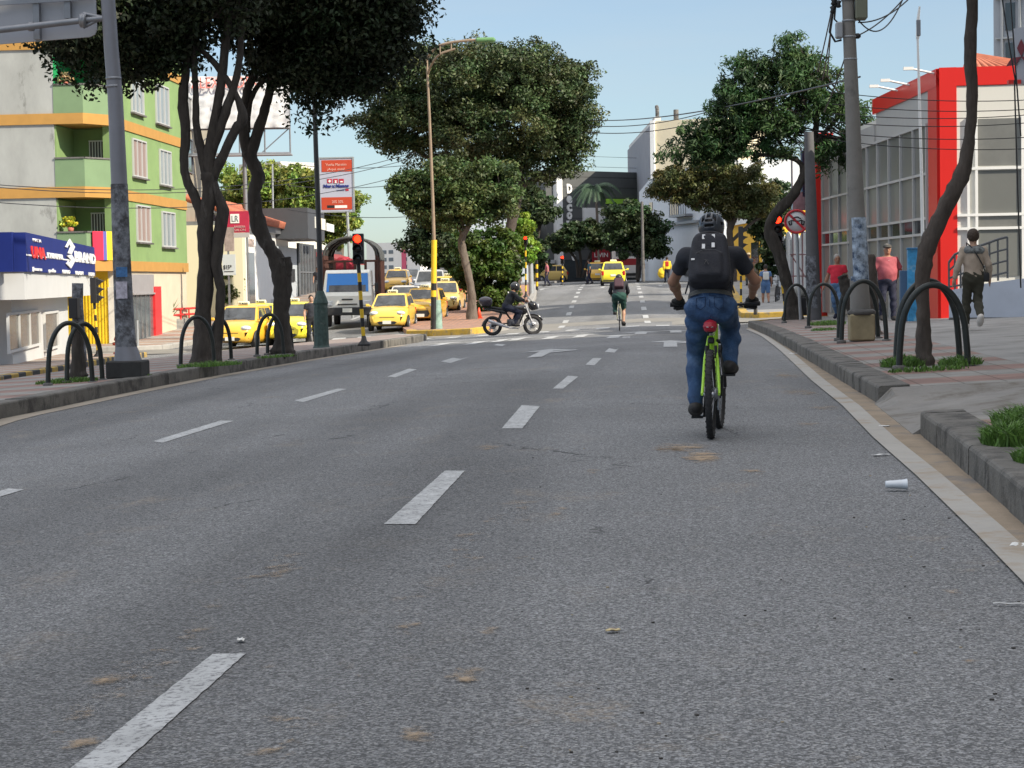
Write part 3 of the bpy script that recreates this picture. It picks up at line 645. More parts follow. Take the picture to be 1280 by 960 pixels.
def stext(body, px0, py0, px1, py1, m_, bold=.01, nm='lettering'):
    u0, z0 = suz(px0, py1); u1, z1 = suz(px1, py0)
    return text(nm, body, SH.pt(u0, z0, .64), SH.u, (0, 0, 1), abs(suz(px0, py0)[1]-z0), m_, sg, width=abs(u1-u0), ext=.015, bold=bold*.5)
stext('UNA', 9, 308, 28, 322, RL, .04); stext('nueva', 31, 313, 52, 322, WL, .02); stext('BRAND', 69, 314, 97, 327, WL, .04)
stext('HASTA', 11, 298, 22, 302, WL, .0)
for body, a_, b_ in (('Jeans', 10, 23), ('polo', 33, 42), ('RIPBO', 52, 62), ('FLASH', 70, 80), ('BOXER', 88, 96)):
    stext(body, a_, 334+(a_-10)*.085, b_, 338.5+(a_-10)*.085, WL, .01)
m = MB(); SH.box(m, U0, U2, zs0+.42, zs0+.46, .62, .635); m.build('stripe', [WL], sg)
m = MB()
for pp in (((55, 309), (61, 299), (68, 309), (63.5, 318), (58.5, 317), (62, 309), (60, 305.5), (57.5, 310)), ((57, 320), (63.5, 318.5), (68.5, 326), (62.5, 336), (56, 330), (59, 326.5), (61.5, 329), (63, 325.5))):   # angular stacked emblem
    m.prism([SH.pt(*suz(*q), .64) for q in pp], SH.n*.03)
m.build('emblem', [WL], sg)
for r in ((8, 389, 48, 437), (54, 389, 71, 437)):
    ww = window(SH, shp, SH.pr(*r), frame=WH, glass=mat('stock_glass', (.085, .085, .085), .25, var=.85, vs=3.5, spec=.6, dirt=(.24, .16, .07), ds=4, dth=.56, stretch=(1, 1, 2.5)), nx=3 if r[0] < 20 else 1, d=0, fw=.07)

# ---------------- narrow beige block behind, red truss awning
BEIGE = mat('beige_block', (.30, .27, .21), .85, var=.1, vs=1)
B2 = Fac((-24.3, 97), (-26.5, 118)); 
bb = thing('building', gz(-24, 98, .15), 'narrow beige block with a red steel awning, squeezed beside the green building', 'building')
uz_ = B2.uz
e = B2.uz(262, 200)[0]
m = MB(); B2.box(m, 0, e, -1, 11.4, -8, 0); m.build('wall', [BEIGE], bb)
for r in ((227, 120, 240, 160), (228, 172, 240, 215)): window(B2, bb, B2.pr(*r), frame=STEELG, nx=2)
r = B2.pr(226, 284, 268, 300); m = MB()
for k in range(9):
    q = r[0]+(r[1]-r[0])*k/8; m.tube([B2.pt(q, r[3], 0), B2.pt(q, r[2]+.1, 1.3)], .05, 5)
for dd, zz in ((0, r[3]), (.65, (r[2]+r[3])/2+.05), (1.3, r[2]+.1)): m.tube([B2.pt(r[0], zz, dd), B2.pt(r[1], zz, dd)], .06, 5)
m.prism([B2.pt(r[0], r[3]+.08, 0), B2.pt(r[1], r[3]+.08, 0), B2.pt(r[1], r[2]+.18, 1.35), B2.pt(r[0], r[2]+.18, 1.35)], (0, 0, .05))
m.build('awning', [REDP], bb)
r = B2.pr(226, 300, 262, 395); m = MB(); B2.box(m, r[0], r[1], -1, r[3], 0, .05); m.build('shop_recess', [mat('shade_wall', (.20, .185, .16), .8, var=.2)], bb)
sgn = thing('shop_sign', B2.pt(1, 3, 1.3), 'white shop sign with thin pink lettering hung below the red steel awning', 'sign')
r = B2.pr(231, 306, 251, 327); m = MB(); B2.box(m, r[0], r[1]+1.2, r[2], r[3], 1.2, 1.3); m.build('panel', [WHITEP], sgn)
text('lettering', 'GLOCK', B2.pt(r[0]+.25, (r[2]+r[3])/2-.1, 1.31), B2.u, (0, 0, 1), .28, mat('pink_letters', (.65, .25, .25), .5), sgn, width=(r[1]-r[0]+.6))
# red railing and planter on the left pavement
rl = thing('planter', at(225, 90, .15), 'long grey planter box with red rails and an agave on the left pavement', 'planter')
PL = Fac((at(203, 88).x, 88), (at(255, 95).x, 95)); g0 = float(T(-22, 90))+.15
m = MB(); PL.box(m, 0, PL.len, g0-.1, g0+.45, -.4, 0); m.build('trough', [mat('grey_trough', (.26, .26, .24), .8, var=.15)], rl)
m = MB()
for z in (.62, .88): m.tube([PL.pt(0, g0+z, 0), PL.pt(PL.len, g0+z, 0)], .05, 6)
for q in np.linspace(0, PL.len, 6): m.tube([PL.pt(q, g0+.4, 0), PL.pt(q, g0+.88, 0)], .04, 6)
m.build('rail', [REDP], rl)
m = MB(); rr = random.Random(5)
for k in range(26):
    a = rr.uniform(0, 6.28); el = rr.uniform(.5, 1.3); L_ = rr.uniform(.7, 1.15); b0 = PL.pt(1.6, g0+.42, -.2)
    tip = b0+Vector((math.cos(a)*math.cos(el), math.sin(a)*math.cos(el), math.sin(el)))*L_
    s_ = Vector((-math.sin(a), math.cos(a), 0))*.04; mid = b0.lerp(tip, .5)+Vector((0, 0, .08)); m.add([b0-s_, b0+s_, mid+s_, tip, mid-s_], [(0, 1, 2, 4), (4, 2, 3)])
m.build('agave', [mat('agave_leaf', (.10, .19, .07), .6)], rl)

# ---------------- orange brick front with boards
BR = mat('salmon_brick', (.50, .22, .14), .85, var=.15, vs=3)
B3 = Fac((-26.6, 112), (-27.2, 123))
ob = thing('building', gz(-26.8, 113, .15), 'salmon-coloured brick front with a tiled top between the beige block and the white shop', 'building')
m = MB(); e0 = B3.uz(268, 340)[0]; e1 = B3.uz(302, 340)[0]; B3.box(m, e0-6, e1, -1, B3.uz(300, 262)[1], -5, 0); m.build('wall', [BR], ob)
m = MB()
for q in np.arange(e0-4, e1, .5): m.lathe(B3.pt(q, B3.uz(300, 262)[1], -.5), [(.2, -.7), (.2, .7)], 8, M=Matrix.Rotation(R(80), 3, B3.u)@Matrix.Identity(3))
m.build('roof_tile', [mat('roof_tile', (.42, .13, .07), .8, var=.3, vs=4)], ob)
m = MB()
for k in range(7): B3.box(m, e0+.3, e1-.1, g0+.6+k*.12, g0+.64+k*.12, 1.2, 1.26)
m.build('red_slat', [REDP], ob)
s1 = thing('hanging_sign', W(296, 280, 92), 'crimson projecting shop sign with a white square emblem beside the forked tree', 'sign')
S1 = Fac((W(281, 280, 92).x, 92), (W(311, 280, 92).x, 92)); r = S1.pr(281, 264, 311, 297)
m = MB(); S1.box(m, r[0], r[1], r[2]+.22, r[3], -.1, 0); m.build('panel', [mat('crimson_sign', (.42, .02, .06), .5, var=.15)], s1)
m = MB(); S1.box(m, r[0], r[1], r[2], r[2]+.21, -.1, 0); m.build('footer', [mat('sign_grey', (.42, .40, .40), .5)], s1)
m = MB(); S1.box(m, *S1.pr(288, 267.5, 299, 279), 0, .02); m.build('emblem_plate', [WHITEP], s1)
text('lettering', 'LR', S1.pt(S1.uz(290, 277)[0], S1.uz(290, 277)[1], .025), S1.u, (0, 0, 1), .28, STEELG, s1, width=.3)
for z_, b_ in ((285, 'BARBERIA'), (289, 'SALON')): text('lettering', b_, S1.pt(S1.uz(293, z_)[0], S1.uz(293, z_)[1], .01), S1.u, (0, 0, 1), .11, mat('pinkish', (.6, .35, .35), .6), s1, width=.5)
m = MB(); m.tube([S1.pt(r[0]+.1, r[3]-.05, -.05), S1.pt(r[0]-.7, r[3]-.05, -1.2)], .04, 6); m.tube([S1.pt(r[1]-.1, r[2], -.05), S1.pt(r[1]-.1, float(T(-19, 92))+.15, -.05)], .05, 8); m.build('bracket', [STEELG], s1)
s2 = thing('price_board', W(286, 332, 90), 'pale grey price board on a post reading 15 behind the forked tree', 'sign')
S2 = Fac((W(278, 330, 90).x, 90), (W(294, 330, 90).x, 90)); r = S2.pr(278, 318, 294, 344)
m = MB(); S2.box(m, *r, -.1, 0); m.build('panel', [mat('board_grey', (.50, .54, .56), .5)], s2)
m = MB(); S2.box(m, *S2.pr(280, 284, 292, 314), -.12, -.02); m.build('upper_board', [mat('board_brown', (.30, .24, .22), .6, var=.5, vs=3)], s2)
text('lettering', '$15*', S2.pt(S2.uz(279.5, 336.5)[0], S2.uz(280, 336.5)[1], .01), S2.u, (0, 0, 1), .19, BLACK, s2, width=.36)
m = MB(); S2.box(m, *S2.pr(280, 339, 292, 340), 0, .01); m.build('line', [BLACK], s2)
m = MB(); zz = float(T(-19, 90))+.15; S2.box(m, r[0]+.22, r[0]+.3, zz, S2.uz(286, 284)[1], -.1, -.04); m.build('post', [STEELG], s2)

# ---------------- white shop with tile roof
B4 = Fac((W(302, 350, 100).x, 100), (W(365, 350, 122).x, 122))
wb = thing('white_shop', gz(-22, 101, .15), 'white single-storey shop with a terracotta tile roof edge beside the dark sign box', 'building')
zt = B4.uz(340, 292)[1]; eU = B4.uz(361, 340)[0]; z0 = B4.uz(303, 272)[1]
m = MB(); B4.box(m, 0, eU, -1, zt, -8, 0); m.build('wall', [WHITEP], wb)
m = MB(); B4.box(m, -.35, .75, -1, zt+.15, -7, .12); m.build('pilaster', [mat('cream_paint', (.66, .62, .44), .7)], wb)
m = MB(); B4.box(m, 0, eU+.1, zt, zt+.35, -8, .3); m.build('fascia', [STEELG], wb)
m = MB()
for q in np.arange(0, eU+.1, .42):
    m.tube([B4.pt(q, zt+.45, .55), B4.pt(q, zt+1.5, -2.6)], .19, 8)
m.build('roof', [mat('roof_tile', (.42, .13, .07), .8)], wb)
r = B4.pr(311, 316, 318, 398); m = MB(); B4.box(m, r[0], r[1], g0, r[3], 0, .04); m.build('door', [GLASS], wb)
text('lettering', 'CLAREN S', B4.pt(B4.uz(308.5, 308)[0], B4.uz(308.5, 308)[1], .02), B4.u, (0, 0, 1), .42, mat('taupe_letters', (.45, .36, .33), .5), wb, width=2.6)
r = B4.pr(318, 372, 350, 379); text('lettering', 'belleza   spa', B4.pt(r[0]+.2, r[2], .02), B4.u, (0, 0, 1), .3, mat('faint_letters', (.5, .5, .52), .5), wb, width=(r[1]-r[0])*.8)
# ---------------- dark sign box building
B5 = Fac((W(356, 340, 114).x, 114), (W(400, 340, 132).x, 132))
db = thing('bank_office', gz(-23, 115, .15), 'grey shop with an overhanging charcoal sign box and tall dark glazing', 'building')
m = MB(); B5.box(m, 0, 18, -1, B5.uz(360, 308)[1], -8, -.4); m.build('wall', [mat('cool_grey_wall', (.42, .46, .5), .7, var=.06)], db)
za = B5.uz(366, 300)[1]; zb_ = B5.uz(366, 263)[1]
m = MB(); B5.box(m, .3, 9, za, zb_, -6, 1.3); bx = m.build('sign_box', [mat('charcoal', (.06, .065, .075), .6, var=.1)], db)
fF = Fac(B5.pt(.3, 0, -6)[:2], B5.pt(.3, 0, 1.3)[:2])
r = B5.pr(365, 273, 379, 287); m = MB(); B5.box(m, *r, 1.3, 1.34); m.build('logo_plate', [mat('plate_white', (.7, .7, .64), .5)], bx)
m = MB(); q = (r[0]+r[1])/2; B5.box(m, q-.25, q+.25, r[2], r[3], 1.34, 1.36); m.build('logo_stripe', [mat('gold', (.7, .45, .08), .4)], bx)
q = B5.uz(381, 288); m = MB(); B5.box(m, q[0], q[0]+4.2, q[1]-.05, q[1]+.42, 1.3, 1.34); m.build('white_strip', [WHITEP], bx)
r = B5.pr(380, 305, 398, 395)
m = MB(); B5.box(m, r[0], r[1], g0, r[3], -.4, -.3); gl = m.build('glazing', [GLASS], db)
m = MB()
for k in range(6): q = r[0]+(r[1]-r[0])*k/5; B5.box(m, q-.05, q+.05, g0, r[3], -.3, -.22)
for z in (g0+1.2, g0+2.6): B5.box(m, r[0], r[1], z-.04, z+.04, -.3, -.23)
m.build('mullion', [STEELG], gl)
m = MB(); B5.box(m, *B5.pr(368, 336, 376, 352), -.4, -.33); m.build('menu_frame', [BLACK], db)
# ---------------- red awning building
B6 = Fac((W(396, 350, 136).x, 136), (W(428, 350, 152).x, 152))
rb = thing('cafe', gz(-22.5, 137, .15), 'cafe front with a dark hood and a thin red awning edge beyond the bank', 'building')
za = B6.uz(410, 345)[1]; zb_ = B6.uz(410, 322)[1]
m = MB(); B6.box(m, 0, 16, -1, zb_+.5, -7, 0); m.build('wall', [mat('dark_hood', (.07, .07, .075), .7)], rb)
m = MB(); m.prism([B6.pt(0, zb_+.3, 0), B6.pt(0, zb_-.35, 1.8), B6.pt(0, zb_-.5, 1.8), B6.pt(0, zb_, 0)], B6.u*15); m.build('awning', [mat('awning_red', (.24, .03, .03), .7)], rb)
m = MB(); B6.box(m, 0, 14, g0, za+.4, .02, .1); gl = m.build('shop_front', [mat('shop_interior', (.16, .15, .13), .4, var=.7, vs=1.2)], rb)
m = MB()
for k in range(7): B6.box(m, k*2.2, k*2.2+.15, g0, za+.5, .1, .2)
m.build('post', [WHITEP], gl)

# ---------------- billboard
bl = thing('billboard', at(300, 112), 'large crumpled white roof billboard on a steel frame with faint red letters', 'billboard')
BF = Fac((W(234, 120, 112).x, 112), (W(362, 120, 112).x, 112.6)); r = BF.pr(234, 95, 361, 160)
N = 26; M_ = 14; vs = []; 
for i in range(N+1):
    for j in range(M_+1):
        u = r[0]+(r[1]-r[0])*i/N; z = r[2]+(r[3]-r[2])*j/M_; vs.append(BF.pt(u, z, .10*math.sin(i*1.7+j*.9)*math.cos(j*1.3-i*.6)+random.uniform(-.03, .03)))
fs = [(i*(M_+1)+j, (i+1)*(M_+1)+j, (i+1)*(M_+1)+j+1, i*(M_+1)+j+1) for i in range(N) for j in range(M_)]
m = MB(); m.add(vs, fs, 0, True); nv = len(vs); m.v += [tuple(Vector(v)-BF.n*.22) for v in vs]; m.f += [[q+nv for q in f[::-1]] for f in fs]; m.m += [0]*len(fs); m.sm += [True]*len(fs)
m.build('sheet', [mat('billboard_sheet', (.66, .67, .68), .55, var=.08, vs=1)], bl)
text('lettering', 'ALEXANDER', BF.pt(BF.uz(240, 111)[0], BF.uz(240, 111)[1], .25), BF.u, (0, 0, 1), .62, mat('faded_red', (.72, .22, .18), .6), bl, width=3.6, ext=.02)
m = MB(); zl = BF.uz(300, 192)[1]
for q in np.linspace(r[0], r[1], 5): m.tube([BF.pt(q, r[3]-.3, -.3), BF.pt(q, zl, -.3)], .05, 6)
for z in (zl, r[2]-.02): m.tube([BF.pt(r[0], z, -.25), BF.pt(r[1], z, -.25)], .07, 6)
m.tube([BF.pt(r[1], r[2], -.3), BF.pt(r[1]-1.6, zl, -.3)], .035, 5); m.tube([BF.pt(r[0], zl, -.3), BF.pt(r[0]+1.5, r[2], -.3)], .035, 5)
m.build('frame', [STEELG], bl)
m = MB(); BF.box(m, r[0], r[1]+.1, zl-.12, zl-.05, -.7, .3); m.build('catwalk', [GALV], bl)
m = MB()
for q in (r[0]+1.2, r[0]+3.0): m.tube([BF.pt(q, zl, -.3), BF.pt(q, -1, -.3)], .12, 8)
m.build('leg', [STEELG], bl)

# ---------------- distant white apartment block
B7 = Fac((W(466, 340, 262).x, 262), (W(523, 340, 262).x, 258))
fb = thing('apartment_block', B7.pt(1, 1), 'distant white apartment block with a pink vertical stripe at the end of the left street', 'building')
zt = B7.uz(495, 303)[1]; m = MB(); B7.box(m, -1, B7.len+1, 0, zt, -10, 0); m.build('wall', [WHITEP], fb)
for j in range(6):
    for i in range(5):
        if i == 3: continue
        q = .5+i*1.15; z = zt-1.0-j*.95; m = MB(); B7.box(m, q, q+.75, z-.4, z+.05, 0, .04); m.build('window', [mat('far_glass', (.14, .17, .2), .3)], fb)
m = MB(); r = B7.pr(503, 308, 508, 350); B7.box(m, r[0], r[1], 0, r[3], 0, .15); m.build('pink_stripe', [mat('pink_strip', (.60, .10, .18), .6)], fb)
# pale houses behind the left trees
B8 = Fac((W(318, 340, 210).x, 210), (W(350, 340, 210).x, 208)); hb = thing('tower_block', B8.pt(1, 1), 'pale flat-topped tower just above the sunlit trees on the left', 'building')
m = MB(); B8.box(m, -2, B8.len+1, 0, B8.uz(335, 203)[1], -6, 0); m.build('wall', [mat('pale_tower', (.6, .58, .52), .8)], hb)
for j in range(4): m = MB(); B8.box(m, -.5, B8.len, B8.uz(335, 211+j*9)[1]-.3, B8.uz(335, 211+j*9)[1], 0, .05); m.build('window', [mat('far_glass', (.14, .17, .2), .3)], hb)

# ---------------- Decor building
B9 = Fac((W(672, 300, 178).x, 178), (W(792, 300, 186).x, 186))
dc = thing('furniture_store', B9.pt(4, 1.2), 'dark slate-clad store with tall vertical white letters at the head of the street', 'building')
zt = B9.uz(740, 214)[1]; SL = mat('slate_cladding', (.085, .09, .09), .6, var=.12, vs=.8)
m = MB(); B9.box(m, B9.uz(683, 300)[0], B9.len+3, 0, zt, -14, 0); m.build('wall', [SL], dc)
m = MB(); r = B9.pr(692, 222, 699, 348); B9.box(m, r[0], r[1], 0, r[3]-.1, 0, .5); m.build('fin', [WHITEP], dc)
m = MB()
for k in range(12): z = 2+k*.9; B9.box(m, B9.uz(701, 300)[0], B9.len+3, z, z+.03, 0, .02)
m.build('joint', [mat('joint', (.03, .03, .03), .8)], dc)
for ch, y in zip('Decor', (240, 252, 262.5, 272.5, 283)):
    q = B9.uz(708, y); text('lettering', ch, B9.pt(q[0], q[1]-.08, .05), B9.u, (0, 0, 1), .78 if ch == 'D' else .86, WHITEP, dc, width=.6, ext=.05, bold=.05)
m = MB(); r = B9.pr(728, 260, 755, 281); B9.box(m, *r, 0, .25); m.build('white_panel', [WHITEP], dc)
m = MB(); r = B9.pr(757, 249, 790, 255); B9.box(m, r[0], r[1]+1.5, r[2], r[3], 0, .4); m.build('green_fascia', [mat('lime_fascia', (.33, .62, .06), .5)], dc)
m = MB(); r = B9.pr(737, 312, 758, 331); B9.box(m, *r, .3, .5); mr_ = m.build('maroon_board', [mat('maroon', (.32, .02, .03), .5)], dc)
text('lettering', 'LIVIN', B9.pt(r[0]+.1, (r[2]+r[3])/2, .52), B9.u, (0, 0, 1), .4, WHITEP, mr_, width=(r[1]-r[0])*.8)
m = MB(); B9.box(m, B9.uz(700, 330)[0], B9.len, 1.1, 2.9, 0, .03); m.build('shop_window', [GLASS], dc)
text('lettering', 'e', B9.pt(B9.uz(714, 325)[0], B9.uz(714, 325)[1], .05), B9.u, (0, 0, 1), .7, WHITEP, dc, width=.5, bold=.05)
# white block left of it
B10 = Fac((W(661, 300, 172).x, 172), (W(684, 300, 215).x, 215))
lb = thing('office_block', B10.pt(2, 1.2), 'pale grey block with a brick-red corner, half hidden by the bright green street tree', 'building')
zt = B10.uz(668, 278)[1]; m = MB(); B10.box(m, -3, 42, 0, zt, -8, 0); m.build('wall', [mat('pale_blue_grey', (.50, .55, .60), .7)], lb)
m = MB(); B10.box(m, -2, 4, zt-1.2, zt+.05, .02, .3); m.build('red_parapet', [mat('terracotta', (.45, .15, .10), .8)], lb)
for k in range(3): m = MB(); B10.box(m, 5, 40, 2.2+k*2.4, 3.4+k*2.4, 0, .06); m.build('window_band', [GLASS], lb)
m = MB(); B10.box(m, 4, 42, 2.6, 2.9, .1, 2.0); m.build('canopy', [GALV], lb)

# ---------------- cream and grey tower, white building below
G0 = (W(786, 300, 200).x, 200); G1 = (W(818, 300, 165).x, 165); G2 = (W(912, 300, 163).x, 163)
GA = Fac(G0, G1); GBf = Fac(G1, G2)
ct = thing('office_tower', Vector((G1[0], G1[1], 1.2)), 'tall block with a grey blank side and a cream front rising behind the street trees', 'building')
zt = GBf.uz(820, 153)[1]; CRM = mat('cream_wall', (.68, .60, .43), .8, var=.05, vs=1); GRW = mat('slate_grey_side', (.24, .25, .28), .8, var=.1, vs=.8)
m = MB(); m.prism([(G0[0], G0[1], 0), (G1[0], G1[1], 0), (G1[0]+1, G1[1]+12, 0), (G0[0]+1, G0[1]+12, 0)], (0, 0, zt)); m.build('side_wall', [GRW], ct)
m = MB(); GBf.box(m, 0.02, GBf.len, 0, zt+.1, -10, .15); m.build('front_wall', [CRM], ct)
m = MB(); r = GBf.pr(815, 165, 818, 212); GBf.box(m, r[0], r[1]+.1, r[2], r[3], .15, .3); m.build('window_strip', [GLASS], ct)
m = MB(); GBf.box(m, -.12, .22, 1, zt+.15, -.3, .35); m.build('corner_trim', [WHITEP], ct)
m = MB(); m.box(GA.pt(GA.len/2, zt+.2, -.4), (GA.len, .5, .5), GA.M); m.build('parapet', [mat('pale_parapet', (.55, .55, .54), .8)], ct)
m = MB(); m.tube([GA.pt(GA.len*.75, zt, -1), GA.pt(GA.len*.75, zt+1.7, -1), GA.pt(GA.len*.75-.6, zt+2.0, -1)], .16, 8); m.tube([GBf.pt(1.6, zt, -1), GBf.pt(1.6, zt+1, -1)], .2, 8); m.build('chimney', [CONCD], ct)
wl = thing('white_building', Vector((4, 150, 1.2)), 'white street building with a stepped gable in front of the cream tower', 'building')
Hh = Fac((W(799, 300, 160).x, 160), (W(905, 300, 140).x, 140))
a_ = [Hh.uz(*p) for p in ((799, 240), (812, 224), (842, 214), (905, 200), (905, 348), (799, 348))]
m = MB(); m.prism([Hh.pt(u, z if i < 4 else .5, 0) for i, (u, z) in enumerate(a_)], -Hh.n*9); m.build('wall', [mat('white_blue_wall', (.60, .64, .68), .75, var=.05)], wl)
m = MB(); r = Hh.pr(838, 252, 848, 270); Hh.box(m, *r, 0, .04); m.build('window', [GLASS], wl)
m = MB(); r = Hh.pr(812, 253, 816, 263); Hh.box(m, *r, 0, .04); m.build('window', [GLASS], wl)
m = MB(); r = Hh.pr(818, 278, 876, 281); Hh.box(m, *r, 0, .3); r = Hh.pr(846, 268, 866, 271); Hh.box(m, *r, 0, .6)
for k in range(8): q = r[0]+(r[1]-r[0])*k/7; Hh.box(m, q-.03, q+.03, r[2], r[3]+1.0, .5, .56)
m.build('balcony', [STEELG], wl)
m = MB(); r = Hh.pr(856, 318, 868, 345); Hh.box(m, *r, 0, .05); m.build('doorway', [GLASS], wl)
m = MB(); Hh.box(m, *Hh.pr(812, 222, 905, 225), 0, .2); m.build('coping', [GALV], wl)
# ---------------- yellow building
YB = Fac((W(922, 300, 128).x, 128), (W(966, 300, 116).x, 116))
yb = thing('yellow_building', gz(4, 124, .15), 'bright yellow building with a white sign strip behind the yellowish street tree', 'building')
m = MB(); zt = YB.uz(940, 250)[1]; YB.box(m, -3.2, YB.len, 0, zt, -9, 0); m.build('wall', [mat('sun_yellow', (.80, .46, .02), .7, var=.05)], yb)
m = MB(); r = YB.pr(940, 303, 949, 345); YB.box(m, r[0], r[1], r[2], r[3], 0, .05); r = YB.pr(950, 280, 962, 300); YB.box(m, *r, 0, .05); m.build('window', [GLASS], yb)
m = MB(); r = YB.pr(922, 268, 940, 280); YB.box(m, r[0]-3, r[1], r[2], r[3], .02, .25); sb_ = m.build('sign_strip', [WHITEP], yb)
text('lettering', 'MUEBLES', YB.pt(r[0]-1.2, r[2]+.15, .27), YB.u, (0, 0, 1), .32, mat('navy_letters', (.02, .03, .2), .5), sb_, width=2.4)
# ---------------- scalloped white fence
FS = Fac((W(926, 350, 140).x, 140), (W(1010, 350, 92).x, 92))
sf = thing('fence', FS.pt(10, 1), 'white sheet-metal fence with a scalloped top edge along the far right pavement', 'fence')
m = MB(); n_ = 12; m2 = MB()
for k in range(n_):
    u0 = FS.len*k/n_; u1 = FS.len*(k+1)/n_; um = (u0+u1)/2
    pxm = 926+84*(1-(1-k/n_))  # noqa
    P_ = FS.pt(um, 0); zg = float(T(P_.x, P_.y))+.1; zt = zg+2.35+.2*(k/n_)
    prof = [FS.pt(u0, zg, .02)]+[FS.pt(u0+(u1-u0)*t, zt+.35*math.sin(math.pi*t), .02) for t in np.linspace(0, 1, 9)]+[FS.pt(u1, zg, .02)]
    m.prism(prof, -FS.n*.06)
    m2.box(FS.pt(u0, (zg+zt)/2, .05), (.08, .06, zt-zg), FS.M)
m.build('panel', [mat('fence_white', (.56, .60, .65), .7, var=.1, vs=1.5)], sf); m2.build('post', [GALV], sf)

# ---------------- red dealership
C1 = (6.13, 48.0)
RS = Fac(C1, (4.75, 64.5)); RFt = Fac(C1, (18, 47.2))
rd = thing('dealership', gz(6.5, 50, .15), 'two-storey showroom with bright red frame columns, white panels and grey glazed side', 'building')
zt = RFt.uz(1200, 84)[1]; zt2 = RS.uz(1093, 114)[1]
PANEL = mat('grey_blind_glass', (.165, .17, .16), .3, var=.08, vs=.6, spec=.4); REDB = mat('signal_red', (.66, .018, .012), .38, var=.04, vs=1)
WPAN = mat('white_cladding', (.66, .65, .60), .6, var=.04, vs=1)
m = MB(); m.prism([RS.pt(.05, -.2, -.05), RS.pt(RS.len, -.2, -.05), RS.pt(RS.len, -.2, -10), RFt.pt(13, -.2, -2)], (0, 0, zt-.35)); m.build('core_wall', [WPAN], rd)
m = MB(); u1f = RFt.uz(1196, 200)[0]
RFt.box(m, 0.0, u1f, -.1, zt, -.35, .05); m.build('red_column', [REDB], rd); m = MB()
RFt.box(m, u1f, 12, RFt.uz(1240, 106)[1], zt-.005, -.3, .048)
RS.box(m, .06, RS.uz(1163, 200)[0], -.1, zt-.01, -.2, .052)
ue = RS.uz(1093, 130)[0]
RS.box(m, .06, ue, RS.uz(1165, 112)[1], zt-.02, -.3, .06); m.build('red_frame', [REDB], rd); m = MB()
uc0, uc1 = RS.uz(1019, 250)[0], RS.uz(1030, 250)[0]
RS.box(m, min(uc0, uc1), max(uc0, uc1), -.1, 5.6, -.3, .25)
m.build('red_column', [REDB], rd)
m = MB(); RFt.box(m, u1f+.003, 12, .3, RFt.uz(1240, 107)[1], -.2, .02); m.build('front_panel', [WPAN], rd)
ug1_ = min(uc0, uc1)
m = MB(); us = RS.uz(1163, 200)[0]; RS.box(m, us, RS.uz(1096, 150)[0], 4.7, 5.6, -.2, .02); RS.box(m, RS.uz(1093, 150)[0], ug1_, 4.7, 5.2, -.2, .02); m.build('louvre_panel', [mat('louvre', (.42, .42, .41), .5, var=.05)], rd)
# side glazing grid
ug0 = us+.12; ug1 = min(uc0, uc1)
zrows = [.2, RS.uz(1100, 300)[1], RS.uz(1100, 283)[1], RS.uz(1100, 228)[1], RS.uz(1100, 160)[1]]
zrows = [.15, 2.16, 2.53, 3.56, 4.7]
m = MB(); RS.box(m, ug0, ug1, .1, 4.7, -.1, .03); gz_ = m.build('glazing', [PANEL], rd)
m = MB(); RS.box(m, ug0, ug1, zrows[1], zrows[2], .03, .036); m.build('clear_pane', [GLASS], gz_)
m = MB(); nn_ = 10
for k in range(nn_+1): q = ug0+(ug1-ug0)*k/nn_; RS.box(m, q-.035, q+.035, .1, 4.7, .03, .09)
for z in zrows[1:]: RS.box(m, ug0, ug1, z-.03, z+.03, .03, .085)
m.build('mullion', [mat('mullion_grey', (.46, .46, .45), .5)], gz_)
# front glazing
g1u = RFt.uz(1222, 300)[0]
for k, (ya, yb_, mm) in enumerate(((148, 207, mat('front_glass_grey', (.17, .17, .16), .15, var=.1)), (213, 267, PANEL), (269, 283, mat('front_glass_grey', (.17, .17, .16), .15)), (287, 345, PANEL))):
    za, zb_ = RFt.uz(1250, yb_)[1], RFt.uz(1250, ya)[1]
    m = MB(); RFt.box(m, g1u, RFt.uz(1277, 200)[0], za, zb_, .02, .03+.004*k); m.build('front_window', [mm], rd)
m = MB()
for y in (210, 268, 285): z = RFt.uz(1250, y)[1]; RFt.box(m, u1f, 12, z-.03, z+.03, .02, .09)
for q in (u1f+.25, g1u-.02, RFt.uz(1278, 200)[0]): RFt.box(m, q-.03, q+.03, .6, RFt.uz(1240, 146)[1], .02, .085)
m.build('front_mullion', [WHITEP], rd)
# tile hip roof just seen above
m = MB(); a = RFt.uz(1208, 82)[0]; b = RFt.uz(1268, 82)[0]; z = zt; apex = RFt.pt((a+b)/2-.3, z+.5, -2.2)
base = [RFt.pt(a, z-.05, -.6), RFt.pt(b+1, z-.05, -.6), RFt.pt(b+1, z-.05, -4), RFt.pt(a, z-.05, -4)]
m.add(base+[apex], [(0, 1, 4), (1, 2, 4), (2, 3, 4), (3, 0, 4)])
for k in range(12): t = k/11; p = base[0].lerp(base[1], t); m.tube([p, p.lerp(apex, .97)], .07, 5)
m.build('tile_roof', [mat('roof_tile', (.42, .13, .07), .8)], rd)
# floodlights on brackets along the roof
for px, py in ((1140, 88), (1172, 84), (1125, 103)):
    u, zz = RS.uz(min(px, 1171), py); p = RS.pt(u, zt-.1, .06); q = RS.pt(u, zt+.02, .6); m = MB(); m.tube([p, q], .025, 6); m.box(q+Vector((-.05, 0, 0)), (.22, .10, .07)); m.build('floodlight', [WHITEP], rd)
